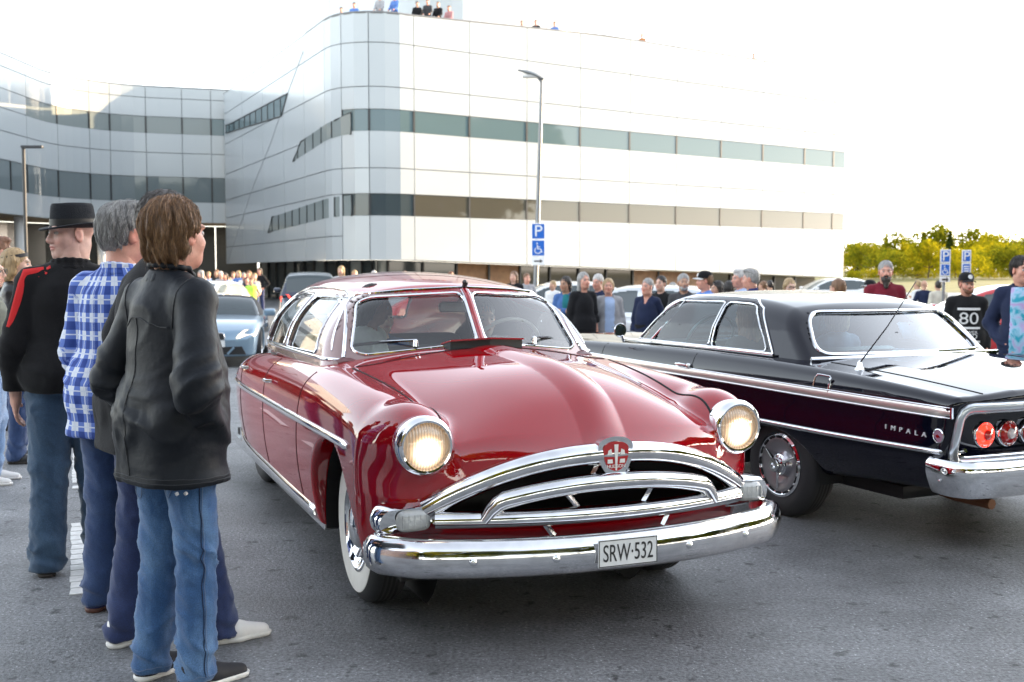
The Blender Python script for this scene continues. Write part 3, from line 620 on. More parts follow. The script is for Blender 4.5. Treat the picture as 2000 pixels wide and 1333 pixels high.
    for q in ((-.131,.131,.0505,.0535),(-.131,.131,-.0535,-.0505),(-.131,-.128,-.053,.053),(.128,.131,-.053,.053)): m.box(q[0],q[1],.003,.0045,q[2],q[3])
    PB = mat('plate_black', (.02,.02,.022), .45); m.build('plate_border', PB, np_)
    text_mesh('plate_text', 'SRW\u00b7532', .098, PB, np_, frame_M((0,.0035,-.003), (-1,0,0), (0,0,1)), .0012, sx=.60)
    # open cowl ventilator
    cv = empty('cowl_ventilator', (0, -.47, 1.145)); cv.parent = root; cv.scale = (.86, 1, .9)
    m = MB(); m.add([(-.24,-.13,.012),(.24,-.13,.012),(.24,.05,.045),(0,.10,.058),(-.24,.05,.045),(-.24,-.13,.004),(.24,-.13,.004),(.24,.05,.036),(0,.10,.048),(-.24,.05,.036)], [(0,1,2,3,4),(9,8,7,6,5),(0,5,6,1),(1,6,7,2),(2,7,8,3),(3,8,9,4),(4,9,5,0)]); m.build('vent_lid', RED, cv)
    m = MB(); m.add([(-.235,.035,-.02),(0,.08,-.012),(.235,.035,-.02),(.235,.035,.036),(0,.085,.047),(-.235,.035,.036),(-.235,-.1,-.02),(.235,-.1,-.02),(.235,-.1,.005),(-.235,-.1,.005)], [(0,1,4,5),(1,2,3,4),(0,5,9,6),(2,7,8,3)]); m.build('vent_mouth', mat('vent_dark', (.02,.03,.03), .5), cv)
    for s in (1, -1):
        b0 = Vector((s*.34, -.60, 1.165)); MB().lathe([(.016,-.02),(.014,.012),(.004,.018)], c=b0, n=12).build('wiper_pivot', CHROME, root, True)
        MB().tube([b0+Vector((0,0,.012)), (s*.50,-.72,1.165), (s*.57,-.76,1.155)], .006, 6).build('wiper_arm', CHROME, root, True)
        MB().tube([(s*.42,-.665,1.172), (s*.63,-.80,1.145)], .008, 4).build('wiper_blade', BLACK, root, True)
    for s in (1, -1):
        for yd in (-1.58, -2.55):
            X = solve_x(F0, np.array([yd]), np.array([.90]))[0]; dh = empty('door_handle', (s*X, yd, .90)); dh.parent = root
            MB().tube([(s*.004,.09,0),(s*.032,.075,0),(s*.036,0,0),(s*.030,-.06,-.004)], [.009,.011,.011,.007], 8, flat=.7).build('grip', CHROME, dh, True)
    # mirror, dash, seats, steering wheel
    MB().bbox(-.11,.11,-.02,.015,-.03,.03,.02).build('rear_view_mirror', mat('mirror_back', (.55,.56,.55), .3), root, True).location = (.0, -.90, 1.34)
    MB().tube([(0,-.90,1.36),(0,-.85,1.40)], .007, 6).build('mirror_stem', CHROME, root, True)
    SEAT = mat('seat_cloth', (.12,.10,.10), .8, noise=.15); m = MB(); m.bbox(-.74,.74,-1.80,-1.28,.45,.66,.06); m.bbox(-.74,.74,-1.98,-1.78,.55,1.06,.07); m.build('front_seat', SEAT, root, True)
    m = MB(); m.bbox(-.72,.72,-2.75,-2.3,.45,.68,.06); m.bbox(-.70,.70,-2.98,-2.74,.55,1.08,.07); m.build('rear_seat', SEAT, root, True)
    m = MB(); m.bbox(-.76,.76,-.98,-.66,.78,1.085,.05); m.build('dashboard', mat('dash_red', (.10,.02,.02), .4), root, True)
    sw = empty('steering_wheel', (-.38, -1.12, 1.07)); sw.parent = root; sw.rotation_euler = (R(62), 0, 0)
    th = np.linspace(0, 2*math.pi, 40, endpoint=False); IV = mat('ivory', (.62,.60,.52), .35)
    MB().tube([(.215*math.cos(t), .215*math.sin(t), 0) for t in th], .012, 8, closed=True).build('rim', IV, sw, True)
    MB().tube([(-.21,0,0),(0,0,-.02),(.21,0,0)], .011, 6).build('spoke', IV, sw, True); MB().tube([(0,0,-.35),(0,0,.0)], .022, 10).build('column', IV, sw, True)
    return root
# ------------------------------------------------------------ the dark hardtop seen from behind
def build_dark_coupe():
    root = empty('classic_coupe', (2.49, 7.35, 0), R(25.5))
    tag(root, 'black vintage two-door hardtop with chrome side trim and whip antenna, driving away', 'car')
    INK = mat('ink_paint', (.003,.0032,.009), .4, .0, 1.0, spec=0.0)
    w = Spl([(-1.6,.90),(-1.45,.935),(-1.2,.96),(-.8,.98),(0,.988),(1,.985),(2,.985),(3,.978),(3.5,.95),(3.95,.88)])
    qz = Spl([(.25,.13),(.36,.075),(.46,.03),(.56,.004),(.62,.0),(.72,.006),(.82,.0),(.90,.012),(.97,.045),(1.05,.10)])
    zt = Spl([(-1.6,.885),(-1.3,.915),(-.8,.955),(-.2,.985),(.4,.998),(1,1.0),(2,.988),(3,.965),(3.6,.93),(3.95,.88)])
    zb = Spl([(-1.6,.405),(-1.2,.385),(-.6,.35),(-.2,.30),(.4,.27),(2.5,.27),(3.4,.30),(4,.36)])
    def F0(x, y, z):
        x = np.abs(x); A = x-(w(y)-qz(z)); B = z-(zt(y)-.012*np.clip((x-.75)/.2, -1, 1)+.018*np.clip(1-(x/.8)**2, 0, 1))
        C = (-1.485+.22*np.clip((.88-z), 0, .4)+.05*(x/.9)**4-y)*.95; D = y-(3.92-.12*(x/.9)**3)
        return rint(rint(rint(rint(A, B, .045), C, .035), D, .12), zb(y)-z, .03)
    def F(x, y, z):
        x = np.abs(x); V = F0(x, y, z)
        for yc, hh_ in ((0, .30), (3.02, .36)):
            W = (np.sqrt(((y-yc)/.43)**2+((z-.27)/hh_)**2)-1)*.32; V = smax(V, -np.maximum(W, .58-x), .015)
        Cb = rint(rint(x-.76, np.maximum(y-1.75, .10-y), .1), .42-z, .08); V = smax(V, -Cb, .02)
        # recessed tail panel
        Tp = np.maximum(np.maximum(x-.875, np.abs(z-.69)-.115), y+1.40); V = smax(V, -Tp, .012)
        return V
    V, Q, N = iso_mesh(F, (-1.05, -1.62, .2), (1.05, 4.0, 1.08), .0165)
    cx, cy, cz = V[Q].mean(1).T; ax = np.abs(cx); out = F0(cx, cy, cz) > -.008
    door = out & (cy > .83) & (cy < 2.08) & (ax > .8) & (cz > .33) & (cz < .985)
    boot = out & (cy < -.30) & (cy > -1.45) & (ax < .74) & (cz > .86); hood = out & (cy > 2.2) & (ax < .78) & (cz > .8)
    def part(name, keep): v, q, n = sub_mesh(V, Q, N, keep); return mesh_obj(name, v, q, INK, root, True, n)
    part('body', ~(door | boot | hood)); part('boot_lid', boot); part('hood', hood)
    for s in (1, -1): part('door', door & (cx*s > 0))
    W0 = Spl([(-.5,.77),(-.1,.80),(.3,.83),(1,.84),(1.8,.81),(2.3,.76)]); zr = Spl([(-.4,1.20),(.1,1.315),(.4,1.365),(.8,1.395),(1.2,1.395),(1.5,1.375),(1.8,1.33),(2.2,1.25)])
    def G(x, y, z):
        x = np.abs(x); zz = z-.98; A = (x-(W0(y)-.36*zz-.30*np.maximum(zz-.18, 0)))*.94; B = (z-(zr(y)-.045*(x/.65)**2.4))*.98
        C = (y-(2.28-1.35*zz-.30*(x/.7)**2.2))*.6; D = ((-.26+1.12*zz+.10*(x/.7)**2.5)-y)*.66
        return rint(rint(rint(A, B, .075), C, .04), D, .045)
    win = [('side', [(1.86,1.018),(.865,1.018),(.895,1.325),(1.50,1.318)], .035, 'door_window', None),
           ('side', [(.835,1.018),(.24,1.018),(.33,1.13),(.53,1.30),(.60,1.318),(.865,1.325)], .04, 'quarter_window', None),
           ('rear', [(-.71,1.02),(.71,1.02),(.585,1.275),(-.585,1.275)], .10, 'rear_window', (-.6, 1.0, False)),
           ('front', [(-.72,1.03),(.72,1.03),(.60,1.31),(-.60,1.31)], .06, 'windshield', (2.6, 1.0, False))]
    def GH(x, y, z):
        x = np.abs(x); g = G(x, y, z); S = np.maximum(np.maximum(g, -(g+.04)), .955-z)
        for kind, poly, rad, nm, rng in win:
            rp = round_poly(poly, rad, 3)
            if kind == 'side': d = np.maximum(poly_sdf(y, z, rp), .35-x)
            else: d = np.maximum(poly_sdf(x, z, rp), (1.35-y) if kind == 'front' else (y-.42))
            S = np.maximum(S, -d)
        return S
    V2, Q2, N2 = iso_mesh(GH, (-.95, -.5, .93), (.95, 2.45, 1.45), .0155, it=1)
    c2 = V2[Q2].mean(1); top = c2[:,2] > 1.335
    v, q, n = sub_mesh(V2, Q2, N2, top); mesh_obj('roof', v, q, INK, root, True, n)
    v, q, n = sub_mesh(V2, Q2, N2, ~top); mesh_obj('roof_pillars', v, q, INK, root, True, n)
    GS = glass_mat('tinted_glass', (.74,.90,.90), refl=.75); GR = glass_mat('rear_glass', (.55,.70,.74), refl=2.0)
    window_set(G, root, win[:2], GS, CHROME, .006); window_set(G, root, win[2:], GR, CHROME, .013)
    MB().tube([(-.70+0*1, 1.74, 1.02), (-.665, 1.50, 1.30)], .008, 6)
    for s in (1, -1): MB().tube([(s*(solve_x(G, np.array([1.62]), np.array([1.02]))[0]+.004), 1.62, 1.02), (s*(solve_x(G, np.array([1.42]), np.array([1.32]))[0]+.004), 1.42, 1.32)], .009, 6).build('vent_window_bar', CHROME, root, True)
    yy = [2.02,1.86,1.62,1.45,1.2,.9,.62,.45,.30,.17]; zz = [1.01,1.12,1.27,1.352,1.362,1.362,1.352,1.29,1.16,1.0]
    strip_side(G, root, 'drip_rail', list(zip(yy, zz)), .010, .7, CHROME, off=.004)
    strip_side(F0, root, 'upper_trim', [(3.6,.868),(2.6,.858),(1.6,.846),(.4,.836),(-.6,.826),(-1.40,.815)], .028, .25, mat('satin_trim', (.72,.68,.64), .3, .85), off=.001)
    for dz in (.027, -.027): strip_side(F0, root, 'trim_edge', [(3.6,.868+dz*.4),(2.6,.858+dz),(1.6,.846+dz),(.4,.836+dz),(-.6,.826+dz),(-1.40,.815+dz)], .005, .9, CHROME, off=.006)
    for s in (1, -1): X = solve_x(F0, np.array([-1.405]), np.array([.815]))[0]; MB().box(min(s*X, s*(X+.012)), max(s*X, s*(X+.012)), -1.412, -1.40, .786, .844).build('trim_end', CHROME, root)
    strip_side(F0, root, 'lower_molding', [(3.6,.615),(2,.605),(.6,.60),(-.5,.60),(-1.39,.607)], .015, .8, CHROME, off=.002)
    for s in (1, -1): X = solve_x(F0, np.array([-1.39,-1.40]), np.array([.607,.64])); MB().tube([(s*(X[0]+.003), -1.38, .607), (s*(X[0]+.002), -1.40, .615)], .012, 6).build('molding_tip', CHROME, root, True)
    yv = np.linspace(.15, 2.05, 24); 
    for s in (1, -1): MB().tube([(s*(W0(y_)+.012), y_, zt(y_)+.010) for y_ in yv], .013, 8, flat=.8).build('belt_molding', CHROME, root, True)
    xv = np.linspace(-.80, .80, 40); 
    MB().tube([(x_, -.27-.02+.12*(abs(x_)/.8)**2.5, zt(-.25)+.026-.012*(x_/.8)**2) for x_ in xv], .014, 8).build('rear_window_base_trim', CHROME, root, True)
    def gap(pts, nm='panel_gap', r=.004, sides=(1,-1)):
        P = resample(pts, .03, False); x = solve_x(F0, P[:,0], P[:,1])
        for s in sides: MB().tube([(s*(X-.001), a, b) for X, a, b in zip(x, P[:,0], P[:,1])], r, 6).build(nm, DARKGAP, root, True)
    gap([(.83,.36),(.84,.70),(.845,.97)]); gap([(2.08,.36),(2.08,.97)])
    yv = np.linspace(-.28, -1.42, 30)
    for s in (1, -1): zv = solve_z(F0, yv*0+.735, yv); MB().tube([(s*.735, a, b-.001) for a, b in zip(yv, zv)], .005, 6).build('boot_gap', DARKGAP, root, True)
    # fuel door on the near side, door handle
    fp = round_poly([(-.41,.815),(-.545,.812),(-.545,.93),(-.41,.935)], .02, 4); P = resample(fp, .02); X = solve_x(F0, P[:,0], P[:,1])
    MB().tube([(-(x_+.001), a, b) for x_, a, b in zip(X, P[:,0], P[:,1])], .005, 6, closed=True).build('fuel_door_edge', CHROME, root, True)
    MB().tube([(-(X.mean()+.008), -.540, .83), (-(X.mean()+.006), -.552, .92)], [.010,.008], 8).build('fuel_door_pull', CHROME, root, True)
    for s in (1, -1):
        X = solve_x(F0, np.array([.93]), np.array([.885]))[0]; dh = empty('door_handle', (s*X, .93, .885)); dh.parent = root
        MB().tube([(s*.008,.075,.004),(s*.034,.06,.004),(s*.036,0,.004),(s*.030,-.055,.004)], [.010,.012,.012,.008], 8, flat=.7).build('grip', CHROME, dh, True); MB().lathe([(.017,0),(.017,.02),(.012,.026),(.001,.027)], c=(0,-.058,.0), axis=(s,0,0), n=16).build('button', CHROME, dh, True)
        m = empty('wing_mirror', (s*.95, 1.80, 1.0)); m.parent = root; MB().tube([(0,0,0),(s*.02,-.01,.045)], .010, 8).build('stem', CHROME, m, True); MB().lathe([(.001,.035),(.03,.03),(.052,.012),(.055,0),(.052,-.006),(.001,-.006)], c=(s*.03,0,.085), axis=(0,1,0), n=24).build('shell', CHROME, m, True)
    # script and round badge
    X = solve_x(F0, np.array([-1.12]), np.array([.69]))[0]
    for i, ch in enumerate('IMPALA'): 
        yl = -.985-.052*i; text_mesh('badge_letter', ch, .036, mat('bright_letter', (.80,.80,.82), .35, .3), root, frame_M((-(solve_x(F0, np.array([yl]), np.array([.69]))[0]+.004), yl, .695-.002*i), (0,-1,0), (0,0,1)), .003, sx=1.25)
    X = solve_x(F0, np.array([-1.335]), np.array([.69]))[0]
    MB().lathe([(.037,0),(.038,.006),(.033,.009),(.031,.005)], c=(-X,-1.335,.69), axis=(-1,0,0), n=28).build('round_badge', CHROME, root, True)
    MB().lathe([(.031,.003),(.001,.004)], c=(-X,-1.335,.69), axis=(-1,0,0), n=28).build('badge_enamel', mat('badge_mauve', (.30,.16,.22), .3), root, True)
    MB().prism([(-1.352,.684),(-1.335,.70),(-1.318,.692),(-1.325,.680)], 'x', -X-.008, -X-.004).build('badge_figure', CHROME, root)
    # tail: bright surround, lamps, bumper
    SIL = mat('tail_silver', (.62,.66,.70), .28, .8); rp = round_poly([(-.90,.545),(.90,.545),(.90,.845),(-.90,.845)], .07, 6); P = resample(rp, .03)
    def ty(x, z): return -1.50+.22*max(0, .88-z)+.05*(abs(x)/.9)**4
    MB().tube([(x_, ty(x_, z_)+.0, z_) for x_, z_ in P], .026, 10, closed=True, flat=.8).build('tail_surround', SIL, root, True)
    rp2 = [(x_*.962, .695+(z_-.695)*.80) for x_, z_ in rp]; P = resample(rp2, .03); MB().tube([(x_, ty(x_, z_)+.02, z_) for x_, z_ in P], .008, 8, closed=True).build('tail_inner_trim', CHROME, root, True)
    for s in (1, -1):
        for x_ in (.70,.54,.38):
            tl = empty('tail_lamp', (s*x_, ty(x_,.69)+.045, .69)); tl.parent = root
            MB().lathe([(.070,.04),(.072,-.012),(.066,-.020),(.060,-.012)], axis=(0,1,0), n=32).build('bezel', CHROME, tl, True)
            MB().lathe([(.062,-.010),(.050,-.030),(.032,-.036),(.030,-.030)], axis=(0,1,0), n=32).build('lens', mat('tail_red', (.55,.012,.008), .12, 0, 1.0, emit=(1,.04,.02), estr=.5) if x_ > .6 else mat('tail_red_dim', (.35,.01,.01), .12, 0, 1.0), tl, True)
            MB().lathe([(.030,-.030),(.024,-.044),(.012,-.048),(.0005,-.049)], axis=(0,1,0), n=24).build('lens_centre', mat('tail_red2', (.45,.02,.015), .1, 0, 1.0) if x_ > .6 else mat('reverse_clear', (.55,.5,.5), .1, 0, 1), tl, True)
    pth = [(.955,-1.30),(.975,-1.38),(.972,-1.46),(.93,-1.535),(.80,-1.565),(.55,-1.575),(0,-1.585)]; pth = pth+[(-a, b) for a, b in pth[:-1][::-1]]; P = resample(pth, .04, False); v = []; m = MB()
    prof = [(-.02,.575),(.012,.578),(.03,.56),(.036,.545),(.034,.50),(.026,.47),(.004,.41),(-.008,.392),(-.03,.388)]
    for i in range(len(P)):
        t = P[min(i+1, len(P)-1)]-P[max(i-1, 0)]; t /= np.linalg.norm(t); o = np.array([-t[1], t[0]]); o = o if o @ (P[i]-np.array([0,-.9])) > 0 else -o
        for d, z in prof: v.append((P[i][0]+o[0]*d, P[i][1]+o[1]*d, z))
    n_ = len(prof); m.add(v, [(i*n_+k, i*n_+k+1, (i+1)*n_+k+1, (i+1)*n_+k) for i in range(len(P)-1) for k in range(n_-1)]); m.build('rear_bumper', CHROME, root, True, 35)
    MB().lathe([(.009,0),(.008,.004),(.001,.006)], c=(-.975-.030,-1.40,.47), axis=(-1,0,0), n=14).build('bumper_bolt', CHROME_OLD, root, True)
    for z_ in (.44,.47,.50): MB().box(-.55,.55,-1.612,-1.606,z_-.006,z_+.006).build('bumper_rib', SIL, root)
    for s in (1, -1):
        wheel(root, (s*.80, 0, .325), s, .328, .20, .20, white=False, style='spin'); wheel(root, (s*.80, 3.02, .325), s, .328, .20, .20, white=False, style='spin')
        for yc in (0, 3.02):
            m = MB(); aa = np.linspace(0, math.pi, 16); m.add([(s*xx, yc+.42*math.cos(q), .27+.33*math.sin(q)) for q in aa for xx in (.57,.93)], [(2*i, 2*i+1, 2*i+3, 2*i+2) for i in range(15)]); m.build('wheel_well', DARKGAP, root)
    MB().tube([(0,0,.30),(0,-.02,.30)], .12, 10); MB().box(-.75,.75,-.9,3.7,.26,.33).build('underbody', DARKGAP, root)
    MB().tube([(-.45,-.7,.30),(-.45,-1.0,.27),(-.45,-1.25,.27)], .03, 8).build('exhaust_pipe', mat('rust_pipe', (.18,.08,.04), .6, .5), root, True)
    # antenna
    an = empty('whip_antenna', (-.78,-.57,.965)); an.parent = root
    MB().lathe([(.030,-.01),(.028,.008),(.018,.02),(.012,.045),(.006,.055),(.001,.056)], n=16).build('antenna_base', CHROME, an, True); MB().tube([(0,-.005,.045),(0,-.22,.27),(0,-.42,.52)], [.005,.004,.0025], 6).build('antenna_rod', mat('antenna_grey', (.10,.10,.11), .3, .8), an, True)
    # cabin
    SEAT = mat('blue_vinyl', (.16,.24,.30), .5, noise=.1); m = MB(); m.bbox(-.70,.70,.72,1.18,.42,.62,.05); m.bbox(-.70,.70,.58,.76,.5,.99,.06); m.build('front_seat', SEAT, root, True)
    m = MB(); m.bbox(-.68,.68,.16,.45,.42,.62,.05); m.bbox(-.66,.66,.08,.2,.5,.98,.05); m.build('rear_seat', SEAT, root, True)
    MB().bbox(-.74,.74,1.62,1.95,.75,1.01,.05).build('dashboard', mat('dash_dark', (.03,.05,.06), .4), root, True)
    sw = empty('steering_wheel', (-.36,1.50,1.02)); sw.parent = root; sw.rotation_euler = (R(-62),0,0); th = np.linspace(0, 2*math.pi, 36, endpoint=False); TQ = mat('turquoise_rim', (.03,.10,.12), .3)
    MB().tube([(.205*math.cos(t), .205*math.sin(t), 0) for t in th], .011, 8, closed=True).build('rim', TQ, sw, True); MB().tube([(-.2,0,0),(0,-.02,-.02),(.2,0,0)], .010, 6).build('spoke', CHROME, sw, True); MB().tube([(0,0,-.3),(0,0,0)], .02, 8).build('column', TQ, sw, True)
    return root
# ------------------------------------------------------------ modern cars in the background
def modern_car(label, loc, rz, paint, kind='hatch', name='parked_car', h=.035, lights=False, plate=None, group=None, detail=True):
    root = empty(name, loc, rz); tag(root, label, 'car', group)
    Lh, Wd, belt, roof = {'suv': (2.35,.94,1.10,1.72), 'hatch': (2.1,.89,.95,1.47), 'roadster': (2.05,.89,.86,1.27)}[kind]
    if kind == 'suv': tp = [(-2.35,.85),(-2.2,1.05),(-1,1.10),(.8,1.10),(1.2,1.08),(2.0,.98),(2.3,.80)]; ys = (-2.25,1.05); zr = [(-2.4,1.60),(-1.8,1.70),(-.5,1.74),(.2,1.70),(.8,1.50),(1.3,1.1)]
    elif kind == 'hatch': tp = [(-2.1,.75),(-1.9,.93),(-1,.96),(.8,.95),(1.2,.93),(1.8,.80),(2.1,.62)]; ys = (-1.9,1.05); zr = [(-2.1,1.1),(-1.6,1.36),(-.6,1.47),(.1,1.44),(.7,1.2),(1.2,.9)]
    else: tp = [(-2.05,.70),(-1.8,.84),(-.8,.86),(.2,.87),(1.0,.83),(1.7,.72),(2.05,.58)]; ys = (-1.2,.35); zr = [(-1.5,.85),(-1.0,1.10),(-.5,1.24),(-.2,1.26),(.0,1.22),(.5,.88)]
    zt = Spl(tp); zR = Spl(zr); wy = Spl([(-Lh,Wd*.90),(-1.6,Wd*.97),(0,Wd),(1.5,Wd*.97),(Lh,Wd*.84)])
    def F(x, y, z):
        x = np.abs(x); A = x-(wy(y)-.05*((z-.55)/.4)**2); B = z-(zt(y)+.03*(1-(x/Wd)**2)); C = np.abs(y)-(Lh-.16*(x/Wd)**3)
        V = rint(rint(rint(A, B, .10), C, .14), .20-z, .05)
        for yc in (-1.35, 1.38): V = smax(V, -np.maximum(np.hypot(y-yc, z-.33)-.36, .6-x), .02)
        return V
    def G(x, y, z):
        x = np.abs(x); zz = z-belt; A = (x-(Wd*.90-.34*zz))*.94; B = (z-(zR(y)-.05*(x/.7)**2))*.9; D = (ys[0]+.30*zz-y)*.95
        return np.maximum(rint(rint(A, B, .08), D, .08), belt-.06-z)
    V, Q, N = iso_mesh(F, (-1,-Lh-.1,.1), (1.0,Lh+.1,1.25), h, it=1); mesh_obj('body', V, Q, paint, root, True, N)
    V, Q, N = iso_mesh(G, (-1,-2.5,belt-.1), (1.0,1.6,1.85), h, it=1)
    c = V[Q].mean(1); n = N[Q].mean(1); y_, z_ = c[:,1], c[:,2]; rz_ = zR(y_)
    glass = (z_ > belt+.02) & (z_ < rz_-.10) & (np.abs(n[:,0]) > .5) & (np.abs((y_-(-.35 if kind != 'suv' else -.3))) > .05) | ((n[:,1] > .3) & (z_ > belt+.02) & (np.abs(c[:,0]) < Wd*.9-.34*(z_-belt)-.09)) | ((n[:,1] < -.3) & (z_ > belt+.06) & (z_ < zr[0][1]-.02+.3) & (np.abs(c[:,0]) < Wd*.72))
    if kind == 'roadster': glass = (n[:,1] > .3) & (z_ > belt+.02)
    v, q, nn = sub_mesh(V, Q, N, ~glass); mesh_obj('roof', v, q, paint if kind != 'roadster' else mat('soft_top', (.03,.03,.035), .8), root, True, nn)
    v, q, nn = sub_mesh(V, Q, N, glass); mesh_obj('windows', v, q, mat('car_glass_dark', (.03,.045,.05), .04, 0, 1.0), root, True, nn)
    for s in (1, -1):
        for yc in (-1.35, 1.38):
            w_ = empty('wheel', (s*(Wd-.12), yc, .33)); w_.parent = root
            MB().lathe([(.21,-.10),(.31,-.10),(.33,-.06),(.33,.06),(.31,.10),(.21,.10)], axis=(s,0,0), n=28).build('tyre', RUBBER, w_, True); MB().lathe([(.215,.06),(.21,.10),(.19,.07),(.06,.075),(.001,.08)], axis=(s,0,0), n=28).build('rim', mat('alloy', (.5,.5,.52), .25, .9), w_, True)
        MB().bbox(s*Wd-.02 if s > 0 else -Wd-.20, Wd+.20 if s > 0 else -Wd+.02, (.75 if kind != 'roadster' else .25), (.9 if kind != 'roadster' else .40), belt+.0, belt+.14, .04).build('wing_mirror', paint, root, True)
        hl = [(s*.44,.52),(s*(Wd-.10),.56),(s*(Wd-.06),.68),(s*.58,.665)] if kind == 'roadster' else [(s*.50,.60),(s*(Wd-.08),.66),(s*(Wd-.07),.76),(s*.62,.74)] if kind != 'suv' else [(s*.5,.78),(s*(Wd-.08),.80),(s*(Wd-.08),.93),(s*.55,.90)]
        P = round_poly(hl, .03, 3); Y = solve_y(F, np.abs([p[0] for p in P]), [p[1] for p in P], Lh+.1, .8); m = MB(); n_ = len(P); m.add([(p[0], y+.012, p[1]) for p, y in zip(P, Y)]+[(s*(abs(p[0])*.9+.07), y+.022, .69+(p[1]-.69)*.7 if kind != 'suv' else p[1]) for p, y in zip(P, Y)], [(i, (i+1) % n_, n_+(i+1) % n_, n_+i) for i in range(n_)]+[tuple(n_+i for i in range(n_))])
        m.build('headlight', mat('headlight_lit', (.8,.75,.65), .1, 0, 1, emit=(1,.72,.42), estr=.55) if lights else mat('headlight', (.6,.62,.64), .1, 0, 1.0), root, True)
        tlz = (.88, 1.10) if kind == 'suv' else (.70, .86); P = round_poly([(s*.45,tlz[0]),(s*(Wd-.10),tlz[0]),(s*(Wd-.08),tlz[1]),(s*.62,tlz[1])], .03, 3); Y = solve_y(F, np.abs([p[0] for p in P]), np.minimum([p[1] for p in P], zt(-Lh)+.03), -Lh-.1, -.8); m = MB(); n_ = len(P); m.add([(p[0], y-.014, p[1]) for p, y in zip(P, Y)]+[(p[0], y+.10, p[1]) for p, y in zip(P, Y)], [(i, (i+1) % n_, n_+(i+1) % n_, n_+i) for i in range(n_)]+[tuple(range(n_))])
        m.build('tail_light', mat('tail_lit', (.5,.01,.01), .15, 0, 1, emit=(1,.06,.03), estr=.7), root, True)
    if kind == 'roadster':
        for s in (1, -1):
            P = round_poly([(s*.03,.50),(s*.26,.50),(s*.24,.62),(s*.05,.63)], .04, 4); MB().prism(P, 'y', Lh-.06, Lh+.012).build('kidney_grille', mat('grille_mesh', (.02,.02,.022), .5), root); MB().tube([(p[0], Lh+.012, p[1]) for p in P], .012, 6, closed=True).build('grille_trim', CHROME, root, True)
        MB().prism([(-.62,.24),(.62,.24),(.55,.38),(-.55,.38)], 'y', Lh-.1, Lh+.004).build('air_intake', BLACK, root)
        for s in (1, -1): MB().tube([(s*.30,Lh+.008,.25),(s*.42,Lh+.008,.37)], .022, 6).build('intake_strut', paint, root, True)
    else:
        MB().prism(round_poly([(-.30,.55 if kind != 'suv' else .68),(.30,.55 if kind != 'suv' else .68),(.34,.68 if kind != 'suv' else .90),(-.34,.68 if kind != 'suv' else .90)], .05, 3), 'y', Lh-.05, Lh+.01).build('grille', BLACK, root)
    if plate:
        fy = Lh+.02 if plate[1] > 0 else -Lh-.02
        MB().box(-.26,.26,min(fy-.008,fy),max(fy-.008,fy)+.004,.38,.49).build('number_plate', mat('plate_white'), root)
        text_mesh('plate_text', plate[0], .10, mat('plate_black'), root, frame_M((0, fy+.006*plate[1], .435), (-plate[1],0,0), (0,0,1)), .001, sx=.75)
    return root
# ------------------------------------------------------------ people: implicit bodies and clothes
_T = np.random.RandomState(3).rand(32, 32, 32)
def vnoise(P):
    P = np.asarray(P, float); i = np.floor(P).astype(int); f = P-i; f = f*f*(3-2*f); r = 0
    for dx in (0, 1):
        for dy in (0, 1):
            for dz in (0, 1):
                w = (f[:,0] if dx else 1-f[:,0])*(f[:,1] if dy else 1-f[:,1])*(f[:,2] if dz else 1-f[:,2])
                r = r+w*_T[(i[:,0]+dx) & 31, (i[:,1]+dy) & 31, (i[:,2]+dz) & 31]
    return r
def vnormals(V, Q):
    n = np.cross(V[Q[:,2]]-V[Q[:,0]], V[Q[:,3]]-V[Q[:,1]]); N = np.zeros_like(V)
    for k in range(4): 
        for a in range(3): N[:,a] += np.bincount(Q[:,k], weights=n[:,a], minlength=len(V))
    return N/np.maximum(np.linalg.norm(N, axis=1, keepdims=True), 1e-12)
